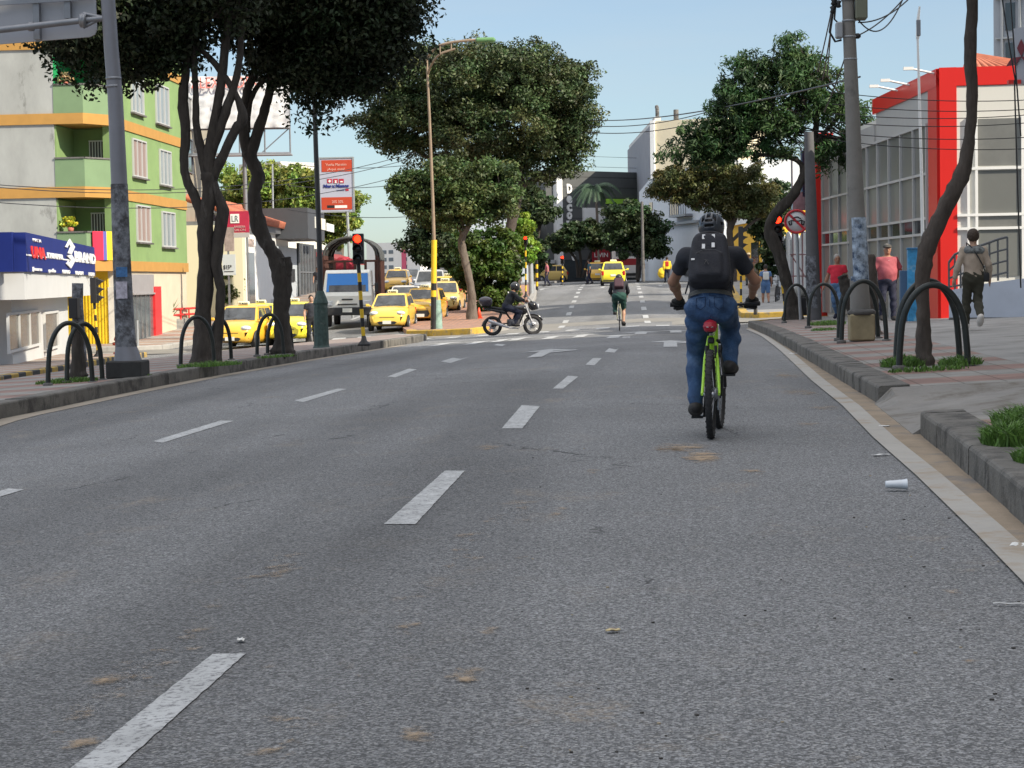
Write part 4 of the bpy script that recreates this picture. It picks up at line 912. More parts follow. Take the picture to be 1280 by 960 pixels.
# white plinth wall with ramp and the hand rail
pw = thing('ramp_wall', gz(9, 46, .15), 'low bluish-white ramp wall in front of the showroom, grimy along its foot', 'wall')
PWF = Fac((W(1186, 370, 45.2).x, 45.2), (W(1320, 370, 44.2).x, 44.2)); zz0 = float(T(8, 46))-.2
m = MB(); L_ = PWF.len; m.prism([PWF.pt(0, zz0), PWF.pt(L_, zz0), PWF.pt(L_, PWF.uz(1280, 344)[1]), PWF.pt(PWF.uz(1240, 354)[0], PWF.uz(1240, 353)[1]), PWF.pt(0, PWF.uz(1186, 363)[1])], -PWF.n*1.6)
m.build('wall', [mat('bluish_white_wall', (.50, .54, .62), .8, var=.1, vs=1.5, dirt=(.38, .40, .44), ds=1.4, dth=.58)], pw)
m = MB(); m.box(PWF.pt(L_/2, zz0+.26, .004), (L_, .012, .16), PWF.M); m.build('grimy_foot', [mat('wall_grime', (.16, .155, .15), .9, var=.4, vs=6)], pw)
hr = thing('handrail', PWF.pt(.5, 1.2), 'grey steel ramp handrail with a grid of bars before the red column', 'railing')
m = MB(); us_ = [PWF.uz(x, 350)[0] for x in (1182.5, 1190, 1197, 1222, 1233.5, 1244, 1256)]
bot = [PWF.uz(x, y)[1] for x, y in ((1182, 362), (1190, 362), (1197, 361), (1222, 353), (1233, 350), (1245, 348), (1256, 345))]
tp = [PWF.uz(x, y)[1] for x, y in ((1182, 328), (1190, 318), (1197, 315), (1222, 307), (1233, 303), (1244, 299), (1256, 296))]
for u, b_, t_ in zip(us_, bot, tp): m.tube([PWF.pt(u, b_-.05, -.2), PWF.pt(u, t_, -.2)], .022, 6)
for fr in (0, .33, .66, 1): m.tube([PWF.pt(u, b_+(t_-b_)*(.1+.9*fr), -.2) for u, b_, t_ in zip(us_, bot, tp)], .022 if fr < 1 else .028, 6)
m.build('bars', [mat('rail_grey', (.10, .105, .11), .5)], hr)

# ---------------- grey tower top right and emblem sign
TW = Fac((W(1242, 50, 78).x, 78), (W(1320, 50, 78).x, 77))
tw = thing('apartment_tower', gz(13, 79, .15), 'tall grey apartment tower with narrow balconies rising behind the showroom', 'building')
m = MB(); TW.box(m, 0, 9, 0, 16, -10, 0); m.build('wall', [mat('tower_grey', (.33, .36, .40), .8, var=.06, vs=.8)], tw)
for k in range(5):
    m = MB(); z = 8.6+k*1.45; TW.box(m, .45, .8, z, z+1.0, 0, .04); m.build('window', [GLASS], tw); m = MB(); TW.box(m, 1.2, 2.4, z, z+1.0, 0, .04); m.build('window', [GLASS], tw)
m = MB()
for k in range(6): TW.box(m, .1, 3, 8.3+k*1.45, 8.36+k*1.45, 0, .15)
for k in (.3, .95, 2.6): TW.box(m, k, k+.08, 7, 16, 0, .16)
m.build('frame', [GALV], tw)
em = thing('pylon_sign', gz(7.4, 38, .15), 'grey pylon sign with a three-diamond emblem at the right edge of the view', 'sign')
EF = Fac((W(1266, 70, 38).x, 38), (W(1340, 70, 38).x, 37.6))
a_ = [EF.uz(*p) for p in ((1266, 36), (1300, 30), (1300, 105), (1272, 104))]
m = MB(); m.prism([EF.pt(u, z, 0) for u, z in a_], -EF.n*.3); m.build('panel', [mat('sign_panel_grey', (.36, .38, .42), .5, var=.05)], em)
m = MB(); ec = EF.uz(1277, 71)
def diamond(cu, cz, ang, hw=.075, hl=.155):
    pts = [(0, 0), (hw, hl), (0, 2*hl), (-hw, hl)]
    c, s = math.cos(ang), math.sin(ang); return [EF.pt(cu+x*c-y*s, cz+x*s+y*c, .01) for x, y in pts]
for a in (0, R(120), R(240)): m.prism(diamond(ec[0], ec[1], a), EF.n*.03)
m.build('emblem', [mat('emblem_red', (.16, .02, .03), .4)], em)
m = MB(); q = EF.uz(1279, 100); m.tube([EF.pt(q[0]+.25, q[1], -.15), EF.pt(q[0]+.25, .2, -.15)], .11, 10); m.build('post', [STEELG], em)
m = MB(); q = EF.uz(1264, 103); m.box(EF.pt(q[0]+.05, q[1], .0), (.22, .18, .07)); m.build('lamp', [REDP], em)

# ---------------- unseen block added outside the frame to shade the road, shaped for its shadow
def offblock(name, x0, x1, y0, y1, h, m_, lab):
    b = thing(name, gz((x0+x1)/2, y0, .1), lab, 'building')
    m = MB(); m.box(((x0+x1)/2, (y0+y1)/2, h/2-.5), (x1-x0, y1-y0, h+1)); m.build('wall', [m_], b)
    for z in np.arange(3.5, h-1.5, 6):
        for y in np.arange(y0+1.5, y1-1.5, 8): m = MB(); m.box((x0, y, z+.6), (.08, 3.6, 2.4)); m.build('window', [GLASS], b)
offblock('shade_block', 15, 20, -30, 40.2, 26, BEIGE, 'tall beige block added out of view beyond the right edge to shade the road')
# ============================================================ TREES AND PLANTS
def leaf_mesh(name, lobes, n, size, clump, m, parent, seed=1, aspect=.5, flat=.65, inner=.45, up=.5, clumps=None, droop=0.0, tone=(.72, 1.28)):
    "foliage: leaf blades gathered in clumps around the outer part of ellipsoid lobes"
    r = np.random.default_rng(seed)
    vol = np.array([l[1][0]*l[1][1]*l[1][2] for l in lobes])**.75; vol /= vol.sum()
    nc = clumps or max(12, n//110)
    li = r.choice(len(lobes), nc, p=vol)
    C = np.array([l[0] for l in lobes])[li]; RR = np.array([l[1] for l in lobes])[li]
    d = r.normal(size=(nc, 3)); d /= np.linalg.norm(d, axis=1)[:, None]
    rad = inner+(1.04-inner)*r.random(nc)**.55
    cc = C+d*RR*rad[:, None]+r.normal(size=(nc, 3))*clump*.3
    ctone = r.uniform(.55, 1.45, nc); crad = clump*r.uniform(.6, 1.35, nc)
    ci = r.integers(0, nc, n)
    off = r.normal(size=(n, 3)); off /= np.linalg.norm(off, axis=1)[:, None]; off *= (r.random(n)**.45)[:, None]; off[:, 2] *= flat
    P = cc[ci]+off*crad[ci][:, None]
    nr = off*.9+r.normal(size=(n, 3))*.65+np.array([0, 0, up]); nr /= np.linalg.norm(nr, axis=1)[:, None]
    a = r.normal(size=(n, 3)); a[:, 2] -= droop; a -= nr*(a*nr).sum(1)[:, None]; a /= np.linalg.norm(a, axis=1)[:, None]
    b = np.cross(nr, a); s = size*r.uniform(.65, 1.35, n)
    L = a*(s*.5)[:, None]; Wd = b*(s*.5*aspect)[:, None]
    bend = nr*(s*.12)[:, None]
    V = np.stack([P-L-bend, P+Wd+bend*.3, P+L-bend, P-Wd+bend*.3], 1).reshape(-1, 3)
    o = ORG.get(parent.name, Vector((0, 0, 0))); V -= np.array(o)
    me = bpy.data.meshes.new(name); me.vertices.add(n*4); me.vertices.foreach_set('co', V.astype(np.float32).ravel())
    me.loops.add(n*4); me.loops.foreach_set('vertex_index', np.arange(n*4, dtype=np.int32))
    me.polygons.add(n); me.polygons.foreach_set('loop_start', np.arange(0, n*4, 4, dtype=np.int32)); me.polygons.foreach_set('loop_total', np.full(n, 4, np.int32))
    me.update(calc_edges=True)
    cyl = r.uniform(.8, 1.3, nc); t = ctone[ci]*r.uniform(tone[0], tone[1], n); yl = cyl[ci]*r.uniform(.85, 1.2, n)
    colr = np.stack([t*yl, t, t*.9, np.ones(n)], 1).repeat(4, 0)
    ca = me.color_attributes.new('tone', 'FLOAT_COLOR', 'CORNER'); ca.data.foreach_set('color', colr.astype(np.float32).ravel())
    return link(name, me, m, parent)
def lob(px, py, rx, ry, Y, dy=0, rd=None):
    s = ppm(Y+dy, px); c = W(px, py, Y+dy); return (tuple(c), (rx/s, rd if rd else (rx+ry)/2/s, ry/s))
def limb(mb, pts, Y, n=8, dY=0, jit=True):
    P = []; rr = []
    for i, (px, py, w_) in enumerate(pts):
        t = i/max(1, len(pts)-1); s = ppm(Y, px); P.append(W(px, py, Y+dY*t)); rr.append(w_/2/s)
    # subdivide smoothly with small irregularities
    Q = []; q = []; r_ = random.Random(int(pts[0][0]*7+pts[-1][1]))
    for i in range(len(P)-1):
        p0 = P[max(0, i-1)]; p1 = P[i]; p2 = P[i+1]; p3 = P[min(len(P)-1, i+2)]
        for k in range(5):
            t = k/5; v = .5*((2*p1)+(-p0+p2)*t+(2*p0-5*p1+4*p2-p3)*t*t+(-p0+3*p1-3*p2+p3)*t**3); Q.append(v); q.append((rr[i]*(1-t)+rr[i+1]*t)*r_.uniform(.93, 1.09))
    Q.append(P[-1]); q.append(rr[-1]*.8); n0 = len(mb.v); nn = 12 if rr[0] > .12 else n; mb.tube(Q, q, nn)
    ph = [r_.uniform(0, 6.28) for _ in range(4)]
    for k in range(len(Q)*nn):
        i, j = divmod(k, nn); c = Q[i]; v = Vector(mb.v[n0+k]); a = 6.283*j/nn
        f = 1+.09*math.sin(2*a+ph[0]+i*.35)+.06*math.sin(3*a+ph[1]-i*.6)+.05*math.sin(i*1.7+ph[2]+a)+r_.uniform(-.035, .035)
        mb.v[n0+k] = tuple(c+(v-c)*f)
def twigs(mb, lobes, frm, k, w0, seed):
    r_ = random.Random(seed)
    for i in range(k):
        c, rr = lobes[r_.randrange(len(lobes))]; f = Vector(r_.choice(frm))
        e = Vector(c)+Vector((r_.uniform(-.7, .7)*rr[0], r_.uniform(-.7, .7)*rr[1], r_.uniform(-.5, .7)*rr[2])); m = f.lerp(e, .5)+Vector((0, 0, r_.uniform(-.1, .25)*(e-f).length*.5))
        mb.tube([f, f.lerp(m, .5)+Vector((r_.uniform(-.1, .1), 0, .05)), m, m.lerp(e, .6), e], [w0, w0*.8, w0*.6, w0*.4, w0*.15], 5)
def tree(name, label, base, Y, limbs, lobes, n, size, clump, bark, leaf, group=None, tw=(0, .04), off=.16, seed=1, cat='tree', dYs=None, **kw):
    g = base if isinstance(base, Vector) else at(base, Y, off)
    t = thing(name, g, label, cat, group)
    mb = MB(); ends = []
    for i, l in enumerate(limbs):
        dY = dYs[i] if dYs else 0
        limb(mb, l, Y, dY=dY); ends.append(W(l[-1][0], l[-1][1], Y+dY)); 
    L = [lob(*l[:4], Y, *(l[4:])) for l in lobes]
    if tw[0]:
        zc = sorted(e.z for e in ends)[len(ends)//2]-1.5; twigs(mb, L, [e for e in ends if e.z >= zc] or ends, tw[0], tw[1], seed)
    if limbs: mb.build('trunk', [bark], t)
    leaf_mesh('crown', L, n, size, clump, leaf, t, seed=seed, **kw)
    return t
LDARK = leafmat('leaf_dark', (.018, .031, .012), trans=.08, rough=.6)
LBIG = leafmat('leaf_olive', (.058, .088, .036), trans=.15)
LMID = leafmat('leaf_mid', (.065, .105, .036), trans=.2)
LBUSH = leafmat('leaf_bush', (.060, .110, .022), trans=.25)
LBRI = leafmat('leaf_bright', (.20, .34, .05), trans=.35)
LFAR = leafmat('leaf_far_dark', (.035, .065, .025), trans=.15)
LRT = leafmat('leaf_pinnate', (.036, .082, .028), trans=.2)
LYEL = leafmat('leaf_yellowish', (.10, .115, .042), trans=.2)
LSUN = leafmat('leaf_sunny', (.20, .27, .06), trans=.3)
# --- forked tree on the median
Y1 = gp(258, 452, .2).y
tree('street_tree', 'dark forked street tree with crossing stems on the median', 258, Y1, [
    [(256, 458, 42), (254, 444, 31), (254, 400, 22), (257, 335, 18), (257, 281, 18), (261, 240, 19), (261, 215, 21)],
    [(261, 225, 20), (262, 190, 15), (270, 140, 12), (276, 110, 11), (281, 60, 10), (288, 10, 9)],
    [(262, 200, 13), (270, 175, 12), (282, 140, 12), (292, 110, 10), (300, 70, 9), (302, 20, 8)],
    [(256, 290, 12), (247, 254, 12), (233, 225, 11), (230, 200, 12), (232, 169, 11), (229, 126, 13), (232, 90, 12), (236, 40, 9)],
    [(258, 225, 12), (251, 185, 11), (245, 155, 9), (245, 120, 8), (243, 84, 8), (240, 40, 6)],
    [(268, 452, 22), (271, 430, 14), (274, 400, 11), (276, 362, 12), (270, 330, 15), (275, 290, 15), (278, 262, 14), (270, 240, 13), (264, 222, 12)],
    [(262, 228, 15), (276, 200, 13), (293, 165, 11), (303, 148, 14), (298, 125, 9), (282, 98, 8), (262, 72, 7), (235, 50, 5)]],
    [(160, 0, 105, 85), (85, 15, 50, 45, -1), (235, -48, 85, 85), (150, 65, 55, 28, 1), (188, 62, 45, 30), (120, 58, 45, 26), (100, -60, 110, 80, 1), (280, -12, 45, 45), (200, 22, 58, 50)],
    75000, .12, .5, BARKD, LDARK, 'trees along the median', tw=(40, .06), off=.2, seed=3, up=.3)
Y2 = gp(350, 442, .2).y
tree('street_tree', 'dark leaning street tree with a sawn-off stub, second on the median', 350, Y2, [
    [(353, 444, 34), (353, 425, 23), (352, 390, 21), (353, 363, 21), (349, 332, 23), (338, 312, 18), (330, 298, 19), (320, 268, 17), (318, 240, 16), (323, 222, 19), (316, 203, 15), (311, 188, 16)],
    [(354, 345, 18), (355, 330, 20), (354, 322, 21)],
    [(310, 195, 14), (304, 157, 12), (306, 130, 11), (312, 105, 11), (322, 85, 9), (335, 40, 8)],
    [(314, 190, 14), (325, 157, 13), (334, 125, 12), (342, 100, 13), (352, 82, 12), (391, 60, 8), (430, 50, 6)],
    [(307, 165, 10), (312, 130, 8), (322, 108, 7), (338, 90, 7), (350, 50, 6)],
    [(345, 108, 12), (352, 90, 14), (380, 92, 8), (400, 80, 6)],
    [(345, 96, 12), (365, 70, 8), (375, 20, 6)], [(352, 90, 10), (345, 50, 8), (350, 0, 7)]],
    [(360, -20, 80, 80), (432, -10, 82, 85), (468, 45, 42, 50), (425, 75, 60, 35), (385, 100, 36, 30), (335, 42, 46, 32), (310, -8, 50, 42), (420, -90, 100, 80), (492, 5, 26, 55), (330, 76, 22, 16), (395, 50, 60, 45)],
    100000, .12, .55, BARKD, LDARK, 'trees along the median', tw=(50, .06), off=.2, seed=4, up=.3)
# --- the big tree in the middle
YB_ = 104
tree('street_tree', 'huge broad-crowned olive-green tree towering over the traffic island', 640, YB_, [
    [(640, 362, 22), (641, 330, 16), (637, 300, 15), (641, 270, 14), (645, 245, 14), (648, 215, 15), (652, 205, 13)],
    [(640, 262, 10), (625, 240, 8), (612, 215, 9), (610, 180, 8), (600, 140, 7)],
    [(648, 215, 9), (636, 190, 8), (630, 160, 7), (628, 120, 5)], [(650, 210, 10), (664, 185, 8), (672, 150, 7), (690, 120, 5)],
    [(645, 240, 8), (660, 228, 6), (678, 222, 5), (700, 200, 4)], [(612, 222, 6), (580, 205, 6), (550, 195, 5), (532, 196, 5), (514, 182, 4), (495, 178, 3)],
    [(560, 200, 5), (552, 170, 4), (540, 150, 3)], [(575, 205, 6), (568, 180, 5), (560, 150, 4)]],
    [(605, 100, 85, 42, 0, 4), (660, 105, 70, 45, 0, 3.5), (540, 120, 60, 45, -1), (490, 130, 45, 35, 0, 2), (470, 155, 36, 28), (705, 125, 43, 45), (640, 160, 55, 35, -2), (590, 160, 50, 35, -2), (525, 160, 50, 30), (715, 160, 30, 35), (555, 80, 50, 25),
     (665, 205, 46, 24), (712, 200, 24, 18), (690, 180, 45, 25), (500, 185, 24, 18), (580, 190, 40, 22, 1), (625, 195, 40, 22)],
    120000, .18, .62, BARKB, LBIG, tw=(60, .09), seed=5, off=.17, up=.55)
# --- smaller tree on the island and the bush
YS = gp(588, 399, .17).y
tree('street_tree', 'medium tree with a slender curved grey trunk on the tip of the traffic island', 588, YS, [
    [(590, 402, 17), (590, 385, 11), (589, 365, 10), (586, 345, 9.5), (580, 320, 9), (577, 303, 9), (580, 288, 9)], [(580, 292, 8), (590, 275, 6), (605, 255, 5), (625, 235, 3)], [(579, 290, 7), (565, 272, 6), (545, 258, 5), (520, 245, 3)], [(578, 290, 6), (576, 262, 5), (572, 235, 3)]],
    [(530, 240, 38, 26), (570, 222, 45, 26), (615, 228, 34, 28), (555, 258, 48, 24), (505, 250, 20, 17), (600, 255, 42, 22), (632, 250, 20, 20), (590, 240, 50, 28, 1.5), (515, 228, 20, 12)],
    45000, .16, .45, BARKG, LMID, tw=(24, .05), seed=6, off=.17)
tree('shrub', 'dense rounded green shrub behind the slender grey trunk on the traffic island', 612, 93, [[(612, 395, 10), (612, 370, 7)]],
    [(612, 345, 30, 40), (588, 320, 24, 24), (618, 375, 26, 22), (632, 330, 18, 28), (600, 300, 26, 18), (580, 345, 14, 18, 1), (625, 300, 20, 16)],
    20000, .2, .38, BARKG, LBUSH, seed=8, cat='shrub')
tree('street_tree', 'small bright lime-green tree beside the far end of the island', 655, 112, [[(650, 352, 5), (650, 325, 4), (653, 300, 3)]],
    [(652, 292, 16, 16), (658, 308, 11, 14), (644, 300, 12, 12), (655, 320, 9, 7)], 6500, .24, .4, BARKG, LBRI, tw=(8, .04), seed=9)
tree('street_tree', 'dark round-headed tree in front of the grey store, behind the big olive tree', 678, 150, [[(668, 340, 5), (672, 300, 4), (676, 275, 4)]],
    [(675, 262, 24, 20), (660, 252, 20, 16), (688, 270, 12, 12)], 7000, .32, .6, BARKD, LFAR, tw=(8, .06), seed=10)
tree('street_tree', 'narrow dark tree left of the far traffic light', 672, 148, [[(674, 350, 4), (674, 325, 3)]],
    [(672, 318, 11, 18), (668, 300, 9, 10), (677, 330, 8, 10)], 3500, .28, .4, BARKD, LFAR, seed=11)
tree('street_tree', 'tall black-green tree hanging over the queue of taxis in the left street', 565, 128, [[(568, 370, 10), (566, 330, 8), (560, 300, 6)]],
    [(548, 305, 34, 30), (525, 330, 16, 15), (570, 325, 30, 30), (540, 282, 26, 18), (560, 345, 26, 16), (520, 310, 18, 14)], 16000, .28, .6, BARKD, LFAR, tw=(12, .06), seed=12)
tree('street_tree', 'dark umbrella-shaped tree on several thin stems in front of the dark slate store', 722, 152, [
    [(722, 347, 4), (720, 325, 3.5), (708, 310, 3)], [(724, 347, 4), (726, 325, 3.5), (722, 305, 3)], [(728, 347, 4), (735, 325, 3.5), (742, 308, 3)]],
    [(722, 298, 36, 13), (745, 296, 26, 14), (702, 302, 20, 11), (730, 288, 28, 9)], 12000, .26, .5, BARKD, LFAR, 'far street trees', tw=(12, .05), seed=13)
tree('street_tree', 'large dark dome-shaped tree over the pavement right of the taxi ahead', 794, 146, [
    [(797, 350, 6), (798, 325, 5), (796, 300, 4)]],
    [(790, 280, 34, 26), (812, 295, 24, 22), (770, 295, 20, 18), (795, 308, 36, 14), (780, 265, 22, 15), (820, 310, 14, 12)], 18000, .26, .55, BARKD, LFAR, 'far street trees', tw=(14, .06), seed=14)
# palm
pt_ = thing('palm_tree', at(745, 168, .1), 'tall palm with drooping fronds in front of the dark store front', 'palm')
mb = MB(); limb(mb, [(750, 340, 3.4), (747, 300, 3.2), (746, 262, 3), (744, 236, 3.2)], 168); mb.build('trunk', [BARKG], pt_)
mb = MB(); cc = W(743, 234, 168); rr = random.Random(11)
for k in range(34):
    a = rr.uniform(0, 6.283); L_ = rr.uniform(1.5, 2.2); e0 = rr.uniform(.1, .9); prev = cc; ps = []
    for j in range(9):
        t = j/8; p = cc+Vector((math.cos(a), math.sin(a), 0))*L_*t+Vector((0, 0, L_*(e0*t-1.05*t*t))); ps.append(p)
    for j in range(1, 9):
        d = (ps[j]-ps[j-1]); sd = Vector((-math.sin(a), math.cos(a), 0))
        for sgn in (-1, 1):
            for q in range(3):
                b = ps[j-1]+d*(q/3); l_ = .75*(1-.6*(j/8)); tip = b+sd*sgn*l_*.6+d.normalized()*l_*.5+Vector((0, 0, -l_*.5)); mb.add([b, b+d*.28, tip], [(0, 1, 2)])
mb.build('crown', [mat('palm_leaf', (.035, .075, .035), .6)], pt_)
# --- right side trees
YR = gp(988, 399, .18).y
tree('street_tree', 'leaning dark tree with a ragged feathery crown between the road and the red showroom', 990, YR, [
    [(992, 402, 30), (990, 385, 20), (987, 366, 15), (979, 335, 14), (970, 308, 15), (961, 288, 14), (966, 272, 13), (978, 258, 13), (992, 243, 12), (1003, 222, 11), (1010, 200, 8), (1015, 182, 8), (1021, 150, 7), (1018, 120, 5)],
    [(1004, 218, 8), (1001, 205, 6), (988, 197, 6), (965, 194, 5), (940, 192, 4), (915, 180, 3)], [(1015, 182, 6), (1028, 168, 5), (1045, 150, 4), (1060, 130, 3)], [(1019, 150, 5), (1003, 125, 4), (985, 100, 3)], [(985, 199, 5), (970, 170, 4), (950, 140, 3)], [(1010, 192, 5), (1040, 185, 4), (1075, 180, 3)]],
    [(965, 95, 48, 28), (930, 120, 40, 28), (1000, 78, 34, 20), (915, 155, 46, 22), (875, 170, 30, 18), (852, 192, 26, 10), (905, 185, 40, 16), (965, 150, 45, 30), (1025, 115, 36, 32), (1060, 140, 26, 26), (1068, 185, 24, 28), (930, 80, 26, 16), (985, 52, 20, 9), (890, 190, 34, 14), (1030, 190, 26, 20), (960, 188, 34, 12), (1090, 165, 8, 14)],
    40000, .17, .27, BARKD, LRT, tw=(80, .03), seed=15, aspect=.27, flat=.8, inner=.2, droop=.9, off=.18, clumps=640)
tree('street_tree', 'spreading tree with yellowish dry leaves beyond the crossing on the right', 915, 94, [
    [(916, 352, 11), (916, 320, 8), (912, 292, 8), (914, 275, 8)], [(913, 280, 6), (900, 262, 5), (880, 250, 4)], [(914, 278, 6), (928, 260, 5), (945, 245, 4)], [(913, 290, 5), (922, 262, 4), (918, 240, 3)], [(916, 300, 5), (938, 280, 4), (955, 268, 3)]],
    [(845, 225, 32, 20), (828, 240, 16, 10), (885, 215, 34, 20), (920, 225, 36, 24), (945, 250, 28, 22), (895, 245, 40, 18), (868, 245, 26, 15), (930, 262, 26, 14)],
    32000, .18, .36, BARKB, LYEL, tw=(40, .035), seed=16, aspect=.34, inner=.25, droop=.6)
tree('street_tree', 'dark green tree behind the leaning trunk and the no-motorcycle sign', 962, 104, [[(962, 355, 8), (962, 320, 6)]],
    [(960, 275, 20, 28), (968, 310, 14, 22), (950, 255, 18, 18), (972, 250, 18, 20), (955, 335, 8, 16)], 11000, .25, .4, BARKD, LFAR, tw=(10, .05), seed=17)
YT = gp(1156, 455, .18).y
tree('street_tree', 'close curving bare trunk standing inside the nearest steel hoops on the right pavement', 1156, YT, [
    [(1157, 463, 30), (1156, 448, 20), (1154, 420, 18), (1154, 385, 18), (1153, 350, 18), (1157, 318, 20), (1168, 288, 21), (1182, 258, 21), (1196, 232, 20), (1206, 205, 17), (1212, 170, 15), (1215, 120, 14), (1213, 60, 14), (1215, 0, 13), (1212, -70, 12), (1218, -160, 11)],
    [(1213, -60, 8), (1180, -110, 6), (1140, -160, 5)], [(1214, -90, 8), (1250, -150, 6), (1290, -210, 5)]],
    [(1150, -58, 38, 38, 0, .6), (1210, -160, 160, 80, 0, 2.4), (1290, -110, 90, 60, 1, 2.0), (1110, -160, 80, 60, 1, 2.0), (1200, -250, 150, 90, 0, 2.8)],
    15000, .15, .30, BARKB, LRT, tw=(26, .03), seed=18, aspect=.3, inner=.25, droop=1.0, off=.18)
# --- sunlit trees far left
tree('street_tree', 'bright sunlit yellow-green tree behind the white shop roofs', 330, 150, [[(330, 370, 12), (332, 300, 9), (335, 260, 7)]],
    [(312, 240, 32, 26), (345, 225, 36, 20), (375, 240, 36, 26), (395, 225, 26, 16), (305, 270, 30, 18), (350, 262, 36, 18), (300, 222, 20, 14)],
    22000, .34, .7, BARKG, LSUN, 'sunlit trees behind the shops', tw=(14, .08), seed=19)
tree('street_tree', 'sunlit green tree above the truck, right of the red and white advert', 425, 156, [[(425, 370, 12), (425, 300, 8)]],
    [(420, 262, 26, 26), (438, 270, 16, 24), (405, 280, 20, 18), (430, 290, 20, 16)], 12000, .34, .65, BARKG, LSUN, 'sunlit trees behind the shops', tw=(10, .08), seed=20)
tree('shrub', 'small dark bush in front of the salmon brick front', 289, 100, [[(289, 395, 5), (289, 380, 4)]], [(289, 355, 9, 16), (286, 372, 8, 12), (292, 345, 6, 8)], 4500, .16, .28, BARKG, LBUSH, seed=21, cat='shrub')
for t_, z_, c_ in ((pl1, 3.75, 'leaf_lemon'), (pl2, 9.15, 'leaf_flower')):
    leaf_mesh('foliage', [((fx+.5, 77.12, z_), (.32, .16, .18))], 500, .10, .12, leafmat(c_, (.42, .45, .04) if z_ < 5 else (.35, .28, .16)), t_, seed=31, clumps=20)
# --- stumps
def stump(label, pts, Y, m=BARKB, grp=None):
    t = thing('tree_stump', at(pts[0][0], Y, .17), label, 'tree stump', grp); mb = MB(); limb(mb, pts, Y, n=10); mb.build('trunk', [m], t); return t
Ys = gp(1073, 424, .18).y
stump('leaning dark stump with a sawn top inside the second pair of steel hoops', [(1075, 428, 26), (1073, 415, 19), (1068, 395, 16), (1060, 370, 14), (1055, 352, 13), (1052, 344, 12)], Ys, BARKD)
stump('upright grey-brown stump just right of the poster-covered pole', [(1093, 418, 22), (1092, 405, 15), (1091, 370, 14), (1089, 340, 14), (1088, 318, 13)], gp(1093, 417, .18).y, BARKB)
stump('short black shaggy stump inside the left-hand steel hoops', [(98, 474, 24), (98, 462, 20), (97, 430, 17), (97, 402, 16)], gp(98, 474, .2).y, BARKD)
# --- grass
def grass(label, spots, m=LBUSH):
    r = np.random.default_rng(len(label)); vs = []; fs = []; tn = []
    for px, py, rx, ry, n, h, off in spots:
        c = gp(px, py, off); s = ppm(c.y, px); a = rx/s; b = ry
        for k in range(n):
            an = r.uniform(0, 6.28); q = math.sqrt(r.random()); x = c.x+a*q*math.cos(an); y = c.y+b*q*math.sin(an); z = float(T(x, y))+off-.01
            L_ = h*r.uniform(.4, 1.2)*(1-.4*q); d = r.normal(size=2)*.5; w_ = .006+.006*r.random(); e = r.uniform(0, 3.14); sx, sy = math.cos(e)*w_, math.sin(e)*w_
            n0 = len(vs); vs += [(x-sx, y-sy, z), (x+sx, y+sy, z), (x+sx*.7+d[0]*L_*.35, y+sy*.7+d[1]*L_*.35, z+L_*.65), (x+d[0]*L_, y+d[1]*L_, z+L_*.85), (x-sx*.7+d[0]*L_*.35, y-sy*.7+d[1]*L_*.35, z+L_*.65)]
            fs += [(n0, n0+1, n0+2, n0+4), (n0+4, n0+2, n0+3)]; tn += [r.uniform(.5, 1.6)]*5
    me = bpy.data.meshes.new('grass'); me.from_pydata(vs, [], fs); ca = me.color_attributes.new('tone', 'FLOAT_COLOR', 'POINT')
    ca.data.foreach_set('color', np.stack([np.array(tn)]*3+[np.ones(len(tn))], 1).astype(np.float32).ravel())
    o = link('grass', me, m); o['kind'] = 'stuff'; o['label'] = label
LGR = leafmat('grass_blade', (.10, .19, .04), trans=.3)
grass('green weeds at the foot of the close curving trunk', [(1130, 456, 30, .35, 700, .16, .18), (1200, 455, 26, .3, 500, .15, .18), (1160, 462, 50, .25, 300, .08, .18)], LGR)
grass('thick grass clump growing on the kerb at the right edge', [(1262, 552, 34, .32, 1500, .17, .2), (1285, 535, 40, .5, 1500, .2, .2), (1290, 575, 20, .2, 400, .12, .2)], LGR)
grass('low grass between the hoops on the right pavement', [(1035, 405, 22, 1.4, 900, .13, .18), (1030, 412, 16, .6, 300, .07, .18)], LGR)
grass('low grass round the left-hand hoops and forked tree', [(85, 477, 40, .5, 700, .10, .2), (262, 457, 40, .6, 800, .12, .2), (345, 446, 26, .4, 300, .08, .2), (170, 470, 20, .4, 150, .06, .2)], LGR)
# ============================================================ FIGURES (one continuous surface grown round a posed skeleton)
V3 = lambda *a: np.array(a, dtype=np.float64)
def f_cap(P, a, b, ra, rb, sx=None):
    a = np.asarray(a, float); b = np.asarray(b, float); d = b-a; L2 = d @ d+1e-12
    q = P-a; t = np.clip((q @ d)/L2, 0, 1); w_ = q-t[..., None]*d
    if sx is not None: w_ = w_/np.asarray(sx)
    return np.sqrt((w_**2).sum(-1))-(ra+(rb-ra)*t)
def f_ell(P, c, r, M=None):
    q = P-np.asarray(c, float)
    if M is not None: q = q @ np.asarray(M)
    r = np.asarray(r, float); k0 = np.sqrt(((q/r)**2).sum(-1)); k1 = np.sqrt(((q/(r*r))**2).sum(-1))+1e-9
    return k0*(k0-1)/k1
def smin(a, b, k): h = np.maximum(k-np.abs(a-b), 0)/k; return np.minimum(a, b)-h*h*k*.25
